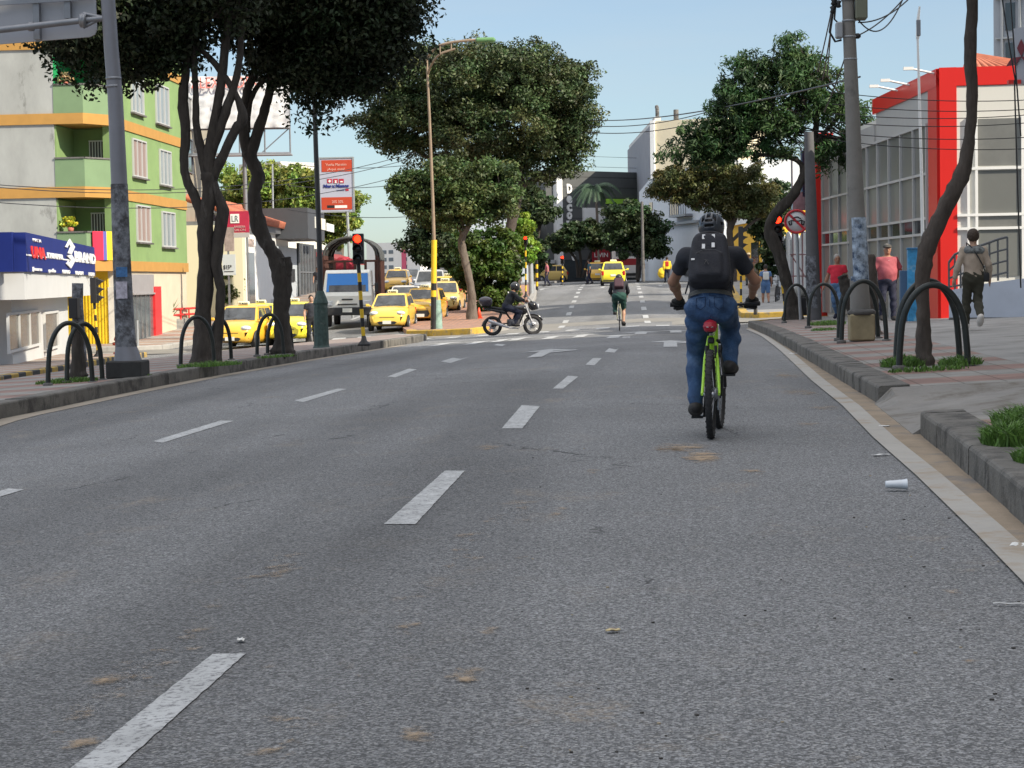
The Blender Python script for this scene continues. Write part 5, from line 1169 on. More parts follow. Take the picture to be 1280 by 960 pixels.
def surface(fn, lo, hi, h):
    lo = np.array(lo)-2*h; hi = np.array(hi)+2*h; n = np.ceil((hi-lo)/h).astype(int)+1
    ax = [lo[i]+h*np.arange(n[i]) for i in range(3)]
    G = np.stack(np.meshgrid(*ax, indexing='ij'), -1); val = fn(G.reshape(-1, 3)).reshape(n)
    ins = val < 0; c = np.zeros(n-1, int)
    for dx in (0, 1):
        for dy in (0, 1):
            for dz in (0, 1): c += ins[dx:n[0]-1+dx, dy:n[1]-1+dy, dz:n[2]-1+dz]
    act = np.argwhere((c > 0) & (c < 8)); idm = -np.ones(n-1, int); idm[tuple(act.T)] = np.arange(len(act))
    acc = np.zeros((len(act), 3)); cnt = np.zeros(len(act)); cor = [(x, y, z) for x in (0, 1) for y in (0, 1) for z in (0, 1)]
    for i, p in enumerate(cor):
        for j, q in enumerate(cor):
            if j > i and sum(abs(a-b) for a, b in zip(p, q)) == 1:
                v0 = val[tuple((act+p).T)]; v1 = val[tuple((act+q).T)]; m = (v0 < 0) != (v1 < 0); t = np.where(m, v0/(v0-v1+1e-20), 0)
                pos = act+np.array(p)+t[:, None]*(np.array(q)-np.array(p)); acc += pos*m[:, None]; cnt += m
    verts = lo+h*acc/np.maximum(cnt, 1)[:, None]; F = []
    for a in range(3):
        s0 = [slice(None)]*3; s1 = [slice(None)]*3; s0[a] = slice(0, n[a]-1); s1[a] = slice(1, n[a])
        A = ins[tuple(s0)]; B = ins[tuple(s1)]; e = np.argwhere(A != B); b_, c_ = (a+1) % 3, (a+2) % 3
        e = e[(e[:, b_] > 0) & (e[:, c_] > 0) & (e[:, b_] < n[b_]-1) & (e[:, c_] < n[c_]-1)]
        q = []
        for db, dc in ((-1, -1), (0, -1), (0, 0), (-1, 0)):
            k = e.copy(); k[:, b_] += db; k[:, c_] += dc; q.append(idm[tuple(k.T)])
        q = np.stack(q, 1); fl = ~A[tuple(e.T)]; q[fl] = q[fl][:, ::-1]; F.append(q)
    return verts, np.concatenate(F)
def sdf_obj(name, parts, m, parent, h, pad=.06):
    "parts: list of (fn, lo, hi); several fields may be meshed at their own fineness into one object"
    VV = []; FF = []; n0 = 0
    for (fn, lo, hi, hh) in parts:
        v, f = surface(fn, lo, hi, hh); VV.append(v); FF.append(f+n0); n0 += len(v)
    V = np.concatenate(VV); F = np.concatenate(FF)
    me = bpy.data.meshes.new(name); me.from_pydata(V.tolist(), [], F.tolist()); me.update()
    return link(name, me, m, parent, smooth=True)
def fold(P, amp, fx=28, fz=38, ph=0):
    return amp*np.sin(P[:, 2]*fz+P[:, 0]*9+ph+2.2*np.sin(P[:, 0]*fx*.5+P[:, 1]*17))*np.sin(P[:, 0]*fx+P[:, 1]*fx*.8+P[:, 2]*7+ph)
SKIN = mat('skin_brown', (.34, .175, .11), .55, var=.08, vs=20, spec=.4); SKINL = mat('skin_tan', (.42, .25, .17), .55, var=.06, vs=20, spec=.4)
HAIRK = mat('hair_dark', (.018, .014, .012), .7, var=.3, vs=60); HAIRG = mat('hair_grey', (.33, .31, .29), .8, var=.3, vs=50); EYEM = mat('eye_dark', (.02, .015, .012), .3)
def cmat(n, c, r=.85, var=.16): return mat(n, c, r, var=var, vs=7, bump=.25, bs=90)
def hand_parts(w, e, tipdir, side, h, curl=.5, rad=1.0):
    "palm, four unequal bent fingers and a thumb from the side of the palm; w wrist, e elbow"
    w = np.array(w); d = w-np.array(e); d /= np.linalg.norm(d)+1e-9; t = np.array(tipdir, float); t /= np.linalg.norm(t)
    s = np.cross(d, t); s /= np.linalg.norm(s)+1e-9; nrm = np.cross(s, t)
    pc = w+t*.05; caps = [(w-d*.02, w+t*.04, .026, .028), (w+t*.03+s*.022, w+t*.085+s*.026, .019, .014), (w+t*.03-s*.022, w+t*.08-s*.026, .019, .014), (w+t*.03, w+t*.088, .019, .015)]
    for k, (o, L) in enumerate(((.030, .062), (.010, .074), (-.010, .070), (-.029, .055))):
        b = w+t*.085+s*o; c = b+t*L*.5*math.cos(curl*.6)+nrm*side*L*.5*math.sin(curl*.6); e2 = c+t*L*.5*math.cos(curl*1.9)+nrm*side*L*.5*math.sin(curl*1.9)
        caps += [(b-t*.012, c, .0095*rad, .0088*rad), (c, e2, .0088*rad, .0074*rad)]
    tb = w+t*.030+s*.030; tm = tb+s*.026+t*.026+nrm*side*.012; te = tm+t*.030+nrm*side*.016+s*.004
    caps += [(tb, tm, .013, .011), (tm, te, .011, .0085)]
    pts = np.array([c[0] for c in caps]+[c[1] for c in caps]); lo = pts.min(0)-.03; hi = pts.max(0)+.03
    def fn(P):
        v = f_cap(P, *caps[0])
        for c in caps[1:4]: v = smin(v, f_cap(P, *c), .012)
        for i, c in enumerate(caps[4:]): v = smin(v, f_cap(P, *c), .004)
        return v
    return fn, lo, hi, h
def figure(loc, rz, J, label, sc_=1.0, skin=SKIN, top=None, bottom=None, shoes=None, hair=HAIRK, hairstyle='short', build=1.0, sleeves='short', pants='long', h=.02, belly=0, group=None, gloves=None, hands=True, belt=None, collar=False, hcurl=.5, hh=.006, tipd=None, hem=-.06, outline_top=.0):
    """J: joints in metres in the figure's own frame (it faces +Y)"""
    t = thing('person', loc, label, 'person', group, rz, local=True); t.scale = (sc_, sc_, sc_)
    A = {k: np.array(v, float) for k, v in J.items()}; b = build
    up = A['neck']-A['pelvis']; up /= np.linalg.norm(up); hd = A['head']; hn = A['neck']; hf = np.array(J.get('face', (0, 1, 0)), float); hf /= np.linalg.norm(hf)
    hu = hd-hn; hu = hu-hf*(hu@hf); hu /= np.linalg.norm(hu); hs = np.cross(hf, hu); HM = np.stack([hs, hf, hu], 1)
    sh = A['shR']-A['shL']; sh /= np.linalg.norm(sh); fw = np.cross(up, sh); TM = np.stack([sh, fw, up], 1); hipd = A['hipR']-A['hipL']; hipd /= np.linalg.norm(hipd)
    chest = A['pelvis']+(A['neck']-A['pelvis'])*.66; ab = A['pelvis']+(A['neck']-A['pelvis'])*.30
    def torso(P, g=0.0):
        v = f_ell(P, chest, (.165*b+g, .112*b+g, .20+g), TM)
        v = smin(v, f_ell(P, ab+fw*belly*.5, (.145*b+g+belly*.5, .105*b+g+belly, .17+g), TM), .10)
        v = smin(v, f_ell(P, A['pelvis'], (.158*b+g, .118*b+g, .135+g), TM), .08)
        for s in 'LR':
            v = smin(v, f_cap(P, hn-up*.06, A['sh'+s], .052*b+g, .052*b+g), .07)
        return v
    def head(P):
        v = f_ell(P, hd+hu*.015, (.076, .096, .115), HM)
        v = smin(v, f_ell(P, hd+hf*.02-hu*.065, (.056, .064, .055), HM), .03)   # jaw
        v = smin(v, f_cap(P, hn-up*.03, hd-hu*.05-hf*.015, .058*b, .052), .03)
        v = smin(v, f_cap(P, hd+hf*.088+hu*.005, hd+hf*.110-hu*.028, .009, .015), .012)  # nose
        v = smin(v, f_ell(P, hd+hf*.086-hu*.058, (.024, .014, .009), HM), .008)   # lips
        v = smin(v, f_ell(P, hd+hf*.080+hu*.032, (.05, .02, .009), HM), .02)     # brow
        for s in (-1, 1): v = smin(v, f_ell(P, hd+hs*s*.078-hf*.008-hu*.008, (.012, .020, .032), HM), .008)
        return v
    def leg(P, s, g=0.0, cut=None):
        v = f_cap(P, A['hip'+s], A['kn'+s], .088*b+g, .056+g*.9); v = smin(v, f_cap(P, A['kn'+s], A['kn'+s]+(A['an'+s]-A['kn'+s])*.35, .053+g, .056+g), .04)
        v = smin(v, f_cap(P, A['kn'+s]+(A['an'+s]-A['kn'+s])*.35, A['an'+s], .056+g, .036+g*1.1), .04); return v
    def arm(P, s, g=0.0):
        v = f_cap(P, A['sh'+s], A['el'+s], .050*b+g, .039*b+g); el = A['el'+s]; wr = A['wr'+s]; m_ = el+(wr-el)*.3
        v = smin(v, f_cap(P, el, m_, .038*b+g, .041*b+g), .03); v = smin(v, f_cap(P, m_, wr, .041*b+g, .026+g), .03); return v
    def foot(P, s, g=0.0):
        an = A['an'+s]; to = A['to'+s]; d = to-an; 
        v = f_cap(P, an+(0, 0, -.01), an+d*.45+np.array((0, 0, -.015)), .040+g, .040+g); v = smin(v, f_cap(P, an+d*.2+np.array((0, 0, -.03)), to, .040+g, .030+g, (1.15, 1, .85)), .03)
        v = smin(v, f_ell(P, an-d*.22+np.array((0, 0, -.035)), (.036+g, .045+g, .036+g)), .03); return v
    pts = np.array([A[k] for k in A if k not in ('face',)]); lo = pts.min(0)-.17; hi = pts.max(0)+.17
    def body(P):
        v = torso(P); v = smin(v, head(P), .03)
        for s in 'LR': v = smin(v, arm(P, s), .03); v = smin(v, leg(P, s), .03); v = smin(v, foot(P, s), .02)
        return v
    parts = [(body, lo, hi, h)]
    if hands:
        for s, sg in (('L', 1), ('R', -1)):
            td = (tipd or {}).get(s, A['wr'+s]-A['el'+s]); parts.append(hand_parts(A['wr'+s], A['el'+s], td, sg, hh, hcurl))
    sdf_obj('body', parts, skin, t, h)
    mb = MB()
    for s in (-1, 1): e = hd+hf*.086+hs*s*.031+hu*.014; mb.lathe(Vector(e), [(.001, -.006), (.009, -.004), (.011, 0), (.009, .004), (.001, .006)], 8, axis='Y')
    mb.build('eyes', [EYEM], t)
    sl = {'short': .58, 'long': 1.0, 'none': 0, 'mid': .85}[sleeves]
    if top is not None:
        g = .014+outline_top
        def fn(P):
            v = torso(P, g)
            zc = (P-A['pelvis'])@up
            for s in 'LR':
                if sl > 0:
                    e = A['sh'+s]+(A['el'+s]-A['sh'+s])*min(1, sl*1.0)
                    if sl < .99: w_ = f_cap(P, A['sh'+s], e, .050*b+g, .046*b+g+.006)
                    else: w_ = arm(P, s, g)
                    v = smin(v, w_, .04)
            cutb = hem-zc; neck = ((P-(hn+up*.0))@up)-.005
            v = np.maximum(v, cutb); v = np.maximum(v, neck+.0)
            for s in 'LR':
                if sl < .99:
                    ax_ = A['el'+s]-A['sh'+s]; L_ = np.linalg.norm(ax_); ax_ = ax_/L_; q = (P-A['sh'+s])@ax_-L_*sl
                    near = f_cap(P, A['sh'+s], A['el'+s], .085, .085); v = np.where(near < .02, np.maximum(v, np.minimum(q, .02)), v)
                else:
                    ax_ = A['wr'+s]-A['el'+s]; L_ = np.linalg.norm(ax_); ax_ = ax_/L_; q = (P-A['el'+s])@ax_-L_*.97; near = f_cap(P, A['el'+s]+ax_*L_*.7, A['wr'+s]+ax_*.1, .08, .08); v = np.where(near < .01, np.maximum(v, np.minimum(q, .02)), v)
            return v+fold(P, .004)
        sdf_obj('shirt', [(fn, lo, hi, h*.9)], top, t, h)
    if bottom is not None:
        lf = {'long': 1.0, 'shorts': .50}[pants]
        def fn(P):
            g = .017; v = f_ell(P, A['pelvis']-up*.01, (.160*b+g, .122*b+g+belly*.3, .140+g), TM); v = smin(v, f_ell(P, ab-up*.03, (.135*b+g*.8+belly*.3, .10*b+g*.8+belly*.6, .10), TM), .06)
            for s in 'LR':
                w_ = leg(P, s, g if lf > .9 else g+.008)
                if lf < .9:
                    ax_ = A['kn'+s]-A['hip'+s]; L_ = np.linalg.norm(ax_); ax_ = ax_/L_; w_ = np.maximum(w_, (P-A['hip'+s])@ax_-L_*.9)
                else:
                    ax_ = A['an'+s]-A['kn'+s]; L_ = np.linalg.norm(ax_); ax_ = ax_/L_; w_ = np.maximum(w_, (P-A['kn'+s])@ax_-L_*1.02)
                v = smin(v, w_, .045)
            zc = (P-A['pelvis'])@up; v = np.maximum(v, zc-(.115 if hem < 0 else .085))
            return v+fold(P, .0075, 16, 34, 1.0)+.003*np.sin(P[:, 2]*62+P[:, 0]*40)
        sdf_obj('trousers' if lf > .9 else 'shorts', [(fn, lo, hi, h*.9)], bottom, t, h)
    if shoes is not None:
        for s in 'LR':
            an = A['an'+s]; to = A['to'+s]; q = np.array([an, to]); 
            def fn(P, s=s, an=an):
                v = foot(P, s, .012); v = np.maximum(v, (P[:, 2]-an[2])-.055); return v
            sdf_obj('shoe', [(fn, q.min(0)-.14, q.max(0)+.14, min(h, .012))], shoes, t, h)
    if hair is not None and hairstyle != 'none':
        def fn(P):
            v = f_ell(P, hd+hu*.028-hf*.012, (.087, .103, .112) if hairstyle == 'short' else (.105, .112, .125), HM)
            cut = (P-hd)@hf*1.0-((P-hd)@hu)*.9-.020; v = np.maximum(v, cut*.7); v = np.maximum(v, -((P-hd)@hu)-.075)
            return v+.006*np.sin(P[:, 0]*90)*np.sin(P[:, 2]*110+P[:, 1]*70)
        sdf_obj('hair', [(fn, hd-.16, hd+.16, min(h, .012))], hair, t, h)
    if belt is not None:
        mb = MB(); c = A['pelvis']+up*(.085 if hem < 0 else .050); pts_ = []
        for k in range(28): a = 2*math.pi*k/28; pts_.append(c+sh*math.cos(a)*(.150*b+.022+belly*.25)+fw*math.sin(a)*(.113*b+.022+belly*.4))
        for zz in (-.012, 0, .012): mb.tube([Vector(p+up*zz) for p in pts_], .009, 6, close=True)
        mb.build('belt', [belt], t)
    t['_hd'] = list(hd); return t, A, dict(hd=hd, hf=hf, hu=hu, hs=hs, up=up, fw=fw, sh=sh, HM=HM, TM=TM, lo=lo, hi=hi)
def stand(stride=.0, arm=.0, lean=0.0, wide=.0, H=1.0, look=(0, 1, 0)):
    "walking or standing skeleton"
    s = stride; J = dict(pelvis=(0, 0, .94), neck=(0, lean, 1.44), head=(0, lean+.03, 1.60), shL=(-.170, lean, 1.375), shR=(.170, lean, 1.375), hipL=(-.09, 0, .91), hipR=(.09, 0, .91))
    J['knL'] = (-.10-wide, s*.28+.03, .50); J['anL'] = (-.10-wide, s*.55-.02, .09); J['toL'] = (-.115-wide, s*.55+.14, .035)
    J['knR'] = (.10+wide, -s*.12+.05, .50); J['anR'] = (.10+wide, -s*.62, .09+abs(s)*.16); J['toR'] = (.115+wide, -s*.62+.15, .035+abs(s)*.05)
    a = arm; J['elL'] = (-.245-wide*.5, lean-a*.10-.03, 1.12); J['wrL'] = (-.255-wide*.5, lean-a*.18+.06, .87)
    J['elR'] = (.245+wide*.5, lean+a*.10-.03, 1.12); J['wrR'] = (.255+wide*.5, lean+a*.26+.04, .88); J['face'] = look
    return J

# ------------------------------------------------------------ bicycle
def wheel(mb_t, mb_r, mb_s, c, r, tw, dirx, spokes=28, tread=True, tm=0):
    "c centre, dirx unit axle direction"
    c = Vector(c); ax = Vector(dirx).normalized(); e1 = ax.orthogonal().normalized(); e2 = ax.cross(e1)
    ring = lambda rad, n=56: [c+(e1*math.cos(2*math.pi*k/n)+e2*math.sin(2*math.pi*k/n))*rad for k in range(n)]
    mb_t.tube(ring(r-tw), tw, 10, close=True)
    if tread:
        for k in range(72):
            a = 2*math.pi*k/72; d = e1*math.cos(a)+e2*math.sin(a); tt = -e1*math.sin(a)+e2*math.cos(a)
            Mx = Matrix((ax, tt, d)).transposed()
            for o in ((-.5, 0, .5) if k % 2 else (-.8, .8)): mb_t.box(c+d*(r-.002-abs(o)*tw*.35)+ax*o*tw, (tw*.5, .012, .008), Mx)
    mb_r.tube(ring(r-tw*2.1), tw*.42, 6, close=True)
    for k in range(spokes):
        a = 2*math.pi*k/spokes; d = e1*math.cos(a)+e2*math.sin(a); a2 = a+.35*(1 if k % 2 else -1); d2 = e1*math.cos(a2)+e2*math.sin(a2)
        mb_s.tube([c+d2*.022+ax*(.03 if k % 2 else -.03), c+d*(r-tw*2.1)], .0014, 4)
    mb_s.lathe(c, [(.012, -.055), (.012, -.035), (.028, -.032), (.018, -.02), (.018, .02), (.028, .032), (.012, .035), (.012, .055)], 12, M=Matrix((e1, e2, ax)).transposed())
LIME = mat('lime_frame', (.42, .78, .03), .35, coat=.4); TYRE = mat('tyre', (.028, .028, .030), .9, var=.25, vs=25); SILV = mat('silver_part', (.45, .45, .47), .35, .8)
def bicycle(loc, rz, label, frame=LIME, road=False, crank=0.0, steer=0.0, group=None, fine=True, bag=None):
    t = thing('bicycle', loc, label, 'bicycle', group, rz, local=True)
    r = .348 if not road else .335; tw = .027 if not road else .013; WB = 1.10 if not road else 1.0
    rc = Vector((0, 0, r)); hb = Vector((0, WB-.22, .93 if not road else .92)); st = Matrix.Rotation(steer, 3, 'Z')
    F = lambda p: hb+st @ (Vector(p)-hb)
    fc = F((0, WB, r)); bb = Vector((0, .435, .31)); stt = Vector((0, .245, .80)); sad = Vector((0, .215, .955)); hl = Vector((0, WB-.195, .75))
    for nm, c, axd in (('rear_wheel', rc, Vector((1, 0, 0))), ('front_wheel', fc, st @ Vector((1, 0, 0)))):
        a = MB(); b = MB(); c_ = MB(); wheel(a, b, c_, c, r, tw, axd, 28 if fine else 12, tread=fine and not road)
        w_ = a.build(nm, [TYRE], t); b.build('rim', [BLACK if not road else SILV], w_); c_.build('spokes', [SILV], w_)
    m = MB(); q = .019 if not road else .014
    m.tube([bb, stt], q, 10); m.tube([bb, hl+Vector((0, -.01, -.04))], q*1.25, 10); m.tube([stt+Vector((0, .01, -.04)), hb+Vector((0, -.02, -.03))], q, 10); m.tube([hl, hb], q*1.2, 10)
    for s in (-1, 1):
        m.tube([rc+Vector((s*.066, 0, 0)), Vector((s*.062, .08, .42)), Vector((s*.050, .15, .62)), Vector((s*.022, .225, .79))], [.011, .012, .011, .010], 8)
        m.tube([rc+Vector((s*.066, 0, 0)), Vector((s*.05, .30, .33)), bb+Vector((s*.03, -.03, 0))], .011, 8)
    m.build('frame', [frame], t)
    m = MB()
    for s in (-1, 1): m.tube([F(hl+Vector((s*.055, .01, -.02))), F(Vector((s*.055, WB-.005, r)))], [.018 if not road else .011, .013 if not road else .008], 8)
    m.tube([F(hl+Vector((-.055, .01, -.02))), F(hl+Vector((.055, .01, -.02)))], .02, 8); m.build('fork', [BLACK], t)
    m = MB(); m.tube([stt, sad+Vector((0, 0, -.04))], .014, 8); m.build('seat_post', [SILV if not road else BLACK], t)
    m = MB(); W_ = .075 if not road else .065
    pr_ = [(-.11, W_*.8, .035), (-.13, W_, .04), (-.06, W_*.95, .042), (.0, W_*.5, .035), (.08, .024, .03), (.14, .018, .022)]
    vs = []
    for (y, hw, th) in pr_:
        for k in range(10): a = 2*math.pi*k/10; vs.append(sad+Vector((hw*math.cos(a), y+.02, .5*th*math.sin(a))))
    m.add(vs, [(i*10+k, i*10+(k+1) % 10, (i+1)*10+(k+1) % 10, (i+1)*10+k) for i in range(len(pr_)-1) for k in range(10)]+[tuple(range(10)), tuple(range(50, 60))], 0, True); m.build('saddle', [BLACK], t)
    if not road:
        m = MB(); pts = [(-.36, -.05, .005), (-.22, -.025, 0), (-.08, 0, -.005), (.08, 0, -.005), (.22, -.025, 0), (.36, -.05, .005)]
        m.tube([F(hb+Vector((x, y+.04, z+.10))) for x, y, z in pts], .0125, 8); m.tube([hb, F(hb+Vector((0, .04, .09)))], .017, 8); hbo = m.build('handlebar', [BLACK], t)
        m = MB()
        for s in (-1, 1): m.tube([F(hb+Vector((s*.25, .015, .10))), F(hb+Vector((s*.365, -.012, .105)))], .019, 10)
        m.build('grip', [RUBBER], hbo)
        m = MB()
        for s in (-1, 1): m.tube([F(hb+Vector((s*.2, .03, .09))), F(hb+Vector((s*.24, .08, .07))), F(hb+Vector((s*.33, .07, .06)))], .006, 6)
        m.build('brake_lever', [BLACK], hbo)
    else:
        m = MB()
        for s in (-1, 1): m.tube([F(hb+Vector((0, .05, .05))), F(hb+Vector((s*.20, .05, .05))), F(hb+Vector((s*.21, .13, .045))), F(hb+Vector((s*.21, .15, -.02))), F(hb+Vector((s*.21, .08, -.08)))], .012, 8)
        m.tube([hb, F(hb+Vector((0, .05, .05)))], .016, 8); m.build('handlebar', [BLACK], t)
    # drivetrain
    ca = Vector((0, math.sin(crank)*.17, -math.cos(crank)*.17)); m = MB()
    Lp = bb+Vector((-.075, 0, 0))+ca; Rp = bb+Vector((.075, 0, 0))-ca
    for s, e in ((-1, Lp), (1, Rp)): m.tube([bb+Vector((s*.06, 0, 0)), e], [.015, .011], 8)
    m.tube([bb-Vector((.06, 0, 0)), bb+Vector((.06, 0, 0))], .02, 8); cr = m.build('crank', [BLACK], t)
    m = MB(); m.lathe(bb+Vector((.048, 0, 0)), [(.02, -.002), (.095, -.002), (.098, 0), (.095, .002), (.02, .002)], 32, axis='X'); m.build('chainring', [SILV], cr)
    for s, e in ((-1, Lp), (1, Rp)): m = MB(); m.box(e+Vector((s*.055, 0, 0)), (.095, .085, .02), bevel=.004); m.build('pedal', [BLACK], cr)
    m = MB(); m.lathe(rc+Vector((.045, 0, 0)), [(.02, -.012), (.055, -.012), (.04, .004), (.03, .012), (.02, .012)], 20, axis='X'); m.box(rc+Vector((.06, .02, -.07)), (.014, .03, .11), bevel=.004)
    m.tube([rc+Vector((.05, .02, -.10)), bb+Vector((.048, 0, -.095))], .004, 5); m.tube([rc+Vector((.05, 0, .045)), bb+Vector((.048, 0, .095))], .004, 5); m.build('chain', [STEELG], t)
    if not road:
        m = MB(); m.box(Vector((0, .20, .76)), (.05, .09, .05), bevel=.01); m.tube([Vector((-.035, .17, .72)), Vector((-.04, .16, .62))], .012, 6); m.tube([Vector((.035, .17, .72)), Vector((.04, .16, .62))], .012, 6); m.build('brake', [BLACK], t)
    return t, dict(L=Lp, R=Rp, sad=sad)
# ---- the near cyclist
NEAR = gp(890, 553); rzN = R(-4.0)
BK, PD = bicycle(NEAR+Vector((0, .347, 0)), rzN, 'lime-green mountain bike ridden by the man in the black helmet', crank=R(8), steer=R(-3))
JN = dict(pelvis=(0, .20, 1.045), neck=(0, .42, 1.475), head=(0, .53, 1.615), shL=(-.198, .40, 1.425), shR=(.198, .40, 1.425),
          elL=(-.315, .54, 1.225), elR=(.335, .54, 1.225), wrL=(-.275, .80, 1.075), wrR=(.275, .80, 1.075), hipL=(-.10, .21, 1.00), hipR=(.10, .21, 1.00),
          knL=(-.135, .50, .63), knR=(.135, .60, .86), anL=(-.135, .34, .245), anR=(.135, .40, .565), toL=(-.145, .515, .185), toR=(.150, .565, .520), face=(.10, 1, -.03))
DEN = mat('blue_denim', (.030, .075, .170), .85, var=.5, vs=6, bump=.5, bs=90, dirt=(.085, .150, .27), ds=3.2, dth=.52)
BLKT = cmat('black_cotton', (.018, .02, .028)); SHOE = cmat('black_shoe', (.02, .018, .018), .7)
JN['wrL'] = (-.288, .865, 1.085); JN['wrR'] = (.300, .865, 1.085)
P1, A1, Q1 = figure(NEAR+Vector((0, .347, 0)), rzN, JN, 'man in black T-shirt and blue jeans riding away on the lime-green bike', skin=SKIN, top=BLKT, bottom=DEN, shoes=SHOE, hair=HAIRK,
                 build=.99, h=.0125, hem=.055, hands=False, belt=mat('grey_belt', (.09, .09, .085), .6))
mb = MB()   # back pockets and seat seam of the jeans
def jp(x, z, o=.0): 
    r_ = math.sqrt(max(.05, 1-(x/.19)**2)); return Vector(A1['pelvis']+Q1['sh']*x-Q1['fw']*((.137+o)*r_)+Q1['up']*z)
for s in (-1, 1): mb.tube([jp(s*.035, -.005), jp(s*.035, -.085), jp(s*.07, -.11), jp(s*.108, -.085), jp(s*.105, -.005), jp(s*.035, -.005)], .0035, 5)
mb.tube([jp(0, .05), jp(0, -.02), jp(0, -.09)], .003, 5); mb.tube([jp(-.16, .03), jp(-.08, .02), jp(0, .0), jp(.08, .02), jp(.16, .03)], .003, 5)
mb.build('seam', [mat('denim_seam', (.012, .03, .08), .9)], P1)
# gloved hands closed round the grips
GLV = cmat('black_glove', (.02, .02, .02))
for s, sg in (('L', -1), ('R', 1)):
    w_ = A1['wr'+s]; g0_ = np.array((sg*.305, .885, 1.03)); caps = [(w_+np.array((0, .0, .0)), np.array((sg*.30, .90, 1.06)), .032, .034), (np.array((sg*.27, .905, 1.062)), np.array((sg*.335, .895, 1.062)), .024, .022)]
    fing = []
    for k, o in enumerate((.262, .285, .308, .331)):
        L_ = (.9, 1.0, .97, .85)[k]
        p = [np.array((sg*o, .925, 1.060)), np.array((sg*o, .925+.022*L_, 1.030)), np.array((sg*o, .925-.004, 1.004)), np.array((sg*o, .885, 1.006))]
        fing += [(p[i], p[i+1], .0115, .0108) for i in range(3)]
    th = [(np.array((sg*.262, .895, 1.05)), np.array((sg*.238, .900, 1.03)), .014, .012), (np.array((sg*.238, .900, 1.03)), np.array((sg*.245, .915, 1.006)), .012, .010)]
    def fn(P, caps=caps, fing=fing, th=th):
        v = f_cap(P, *caps[0]); v = smin(v, f_cap(P, *caps[1]), .02)
        for c in fing+th: v = smin(v, f_cap(P, *c), .006)
        return v
    sdf_obj('glove', [(fn, (min(sg*.2, sg*.38), .80, .97), (max(sg*.2, sg*.38), .98, 1.14), .005)], GLV, P1, .005)
# helmet with vents
def helm(P):
    hd, hf, hu, HM = Q1['hd'], Q1['hf'], Q1['hu'], Q1['HM']
    q = (P-hd)@HM; v = f_ell(P, hd+hu*.045-hf*.01, (.105, .135, .112), HM)
    v = np.maximum(v, -(q[:, 2]+.012+.10*np.clip(-q[:, 1], 0, .2)*0)); v = np.maximum(v, -(f_ell(P, hd+hu*.02, (.088, .112, .12), HM)))
    for x0, wd in ((-.055, .012), (0, .014), (.055, .012)):
        for y0 in (-.09, -.01, .07): v = np.maximum(v, -np.maximum(np.maximum(np.abs(q[:, 0]-x0*(1-abs(y0)*2))-wd, np.abs(q[:, 1]-y0)-.028), -(q[:, 2]-.05)))
    for sx in (-1, 1):
        for y0 in (-.05, .04): v = np.maximum(v, -np.maximum(np.maximum(np.abs(q[:, 2]-.055)-.012, np.abs(q[:, 1]-y0)-.03), .06-sx*q[:, 0]))
    for z0, wv in ((.045, .035), (.085, .03)): v = np.maximum(v, -np.maximum(np.maximum(np.abs(q[:, 2]-z0)-.009, np.abs(q[:, 0])-wv), q[:, 1]+.07))
    return v
sdf_obj('helmet', [(helm, Q1['hd']-.17, Q1['hd']+.19, .0055)], mat('helmet_black', (.035, .042, .055), .35, coat=.2), P1, .006)
mb = MB()
for s in (-1, 1): mb.tube([Vector(Q1['hd']+Q1['hs']*s*.088+Q1['hu']*.03), Vector(Q1['hd']+Q1['hs']*s*.084-Q1['hu']*.04+Q1['hf']*.01), Vector(Q1['hd']+Q1['hs']*s*.03-Q1['hu']*.115+Q1['hf']*.04)], .005, 5)
mb.build('helmet_strap', [BLACK], P1)
# backpack
BPK = mat('backpack_cloth', (.014, .015, .022), .75, var=.25, vs=6, bump=.4, bs=120)
bp_ = thing('backpack', NEAR+Vector((0, .347, 0)), 'black backpack with reflective tabs on the back of the cyclist', 'backpack', rz=rzN, local=True)
bc_ = A1['pelvis']+(A1['neck']-A1['pelvis'])*.57-Q1['fw']*.205; TMq = Q1['TM']
def fbp(P):
    q = (P-bc_)@TMq; w_ = .168-.045*np.clip(q[:, 2]+.02, 0, .3)/.3; d = np.stack([np.abs(q[:, 0])-w_+.06, np.abs(q[:, 1])-.085+.05, np.abs(q[:, 2])-.245+.08], 1)
    v = np.sqrt((np.maximum(d, 0)**2).sum(1))+np.minimum(d.max(1), 0)-.055
    q2 = q-np.array((0, -.07, -.08)); d2 = np.stack([np.abs(q2[:, 0])-.075, np.abs(q2[:, 1])-.01, np.abs(q2[:, 2])-.075], 1); v2 = np.sqrt((np.maximum(d2, 0)**2).sum(1))+np.minimum(d2.max(1), 0)-.035
    return smin(v, v2, .015)+fold(P, .0035, 30, 26)
sdf_obj('bag', [(fbp, bc_-.36, bc_+.36, .0105)], BPK, bp_, .01)
TMv = Matrix([list(r) for r in TMq])
def bpt(x, y, z): return Vector(bc_+TMq@np.array((x, y, z)))
mb = MB(); rf = mat('reflector', (.75, .75, .75), .3)
for x, z in ((-.045, .165), (.03, .165), (-.045, .075), (.03, .085)): mb = MB(); mb.box(bpt(x, -.104+(.006 if z < .1 else .018), z), (.024, .01, .04), TMv); mb.build('reflective_tab', [rf], bp_)
mb = MB(); mb.box(bpt(-.125, -.085, -.03), (.03, .01, .014), TMv); mb.build('reflective_tab', [rf], bp_)
mb = MB(); zc = mat('zip', (.05, .05, .055), .4)
for k, (z0, w0) in enumerate(((.02, .10), (.20, .10))):
    mb.tube([bpt(-w0, -.112 if k == 0 else -.07, z0-.01), bpt(-w0*.5, -.122 if k == 0 else -.082, z0+.01), bpt(0, -.124 if k == 0 else -.085, z0+.014), bpt(w0*.5, -.122 if k == 0 else -.082, z0+.01), bpt(w0, -.112 if k == 0 else -.07, z0-.01)], .0035, 5)
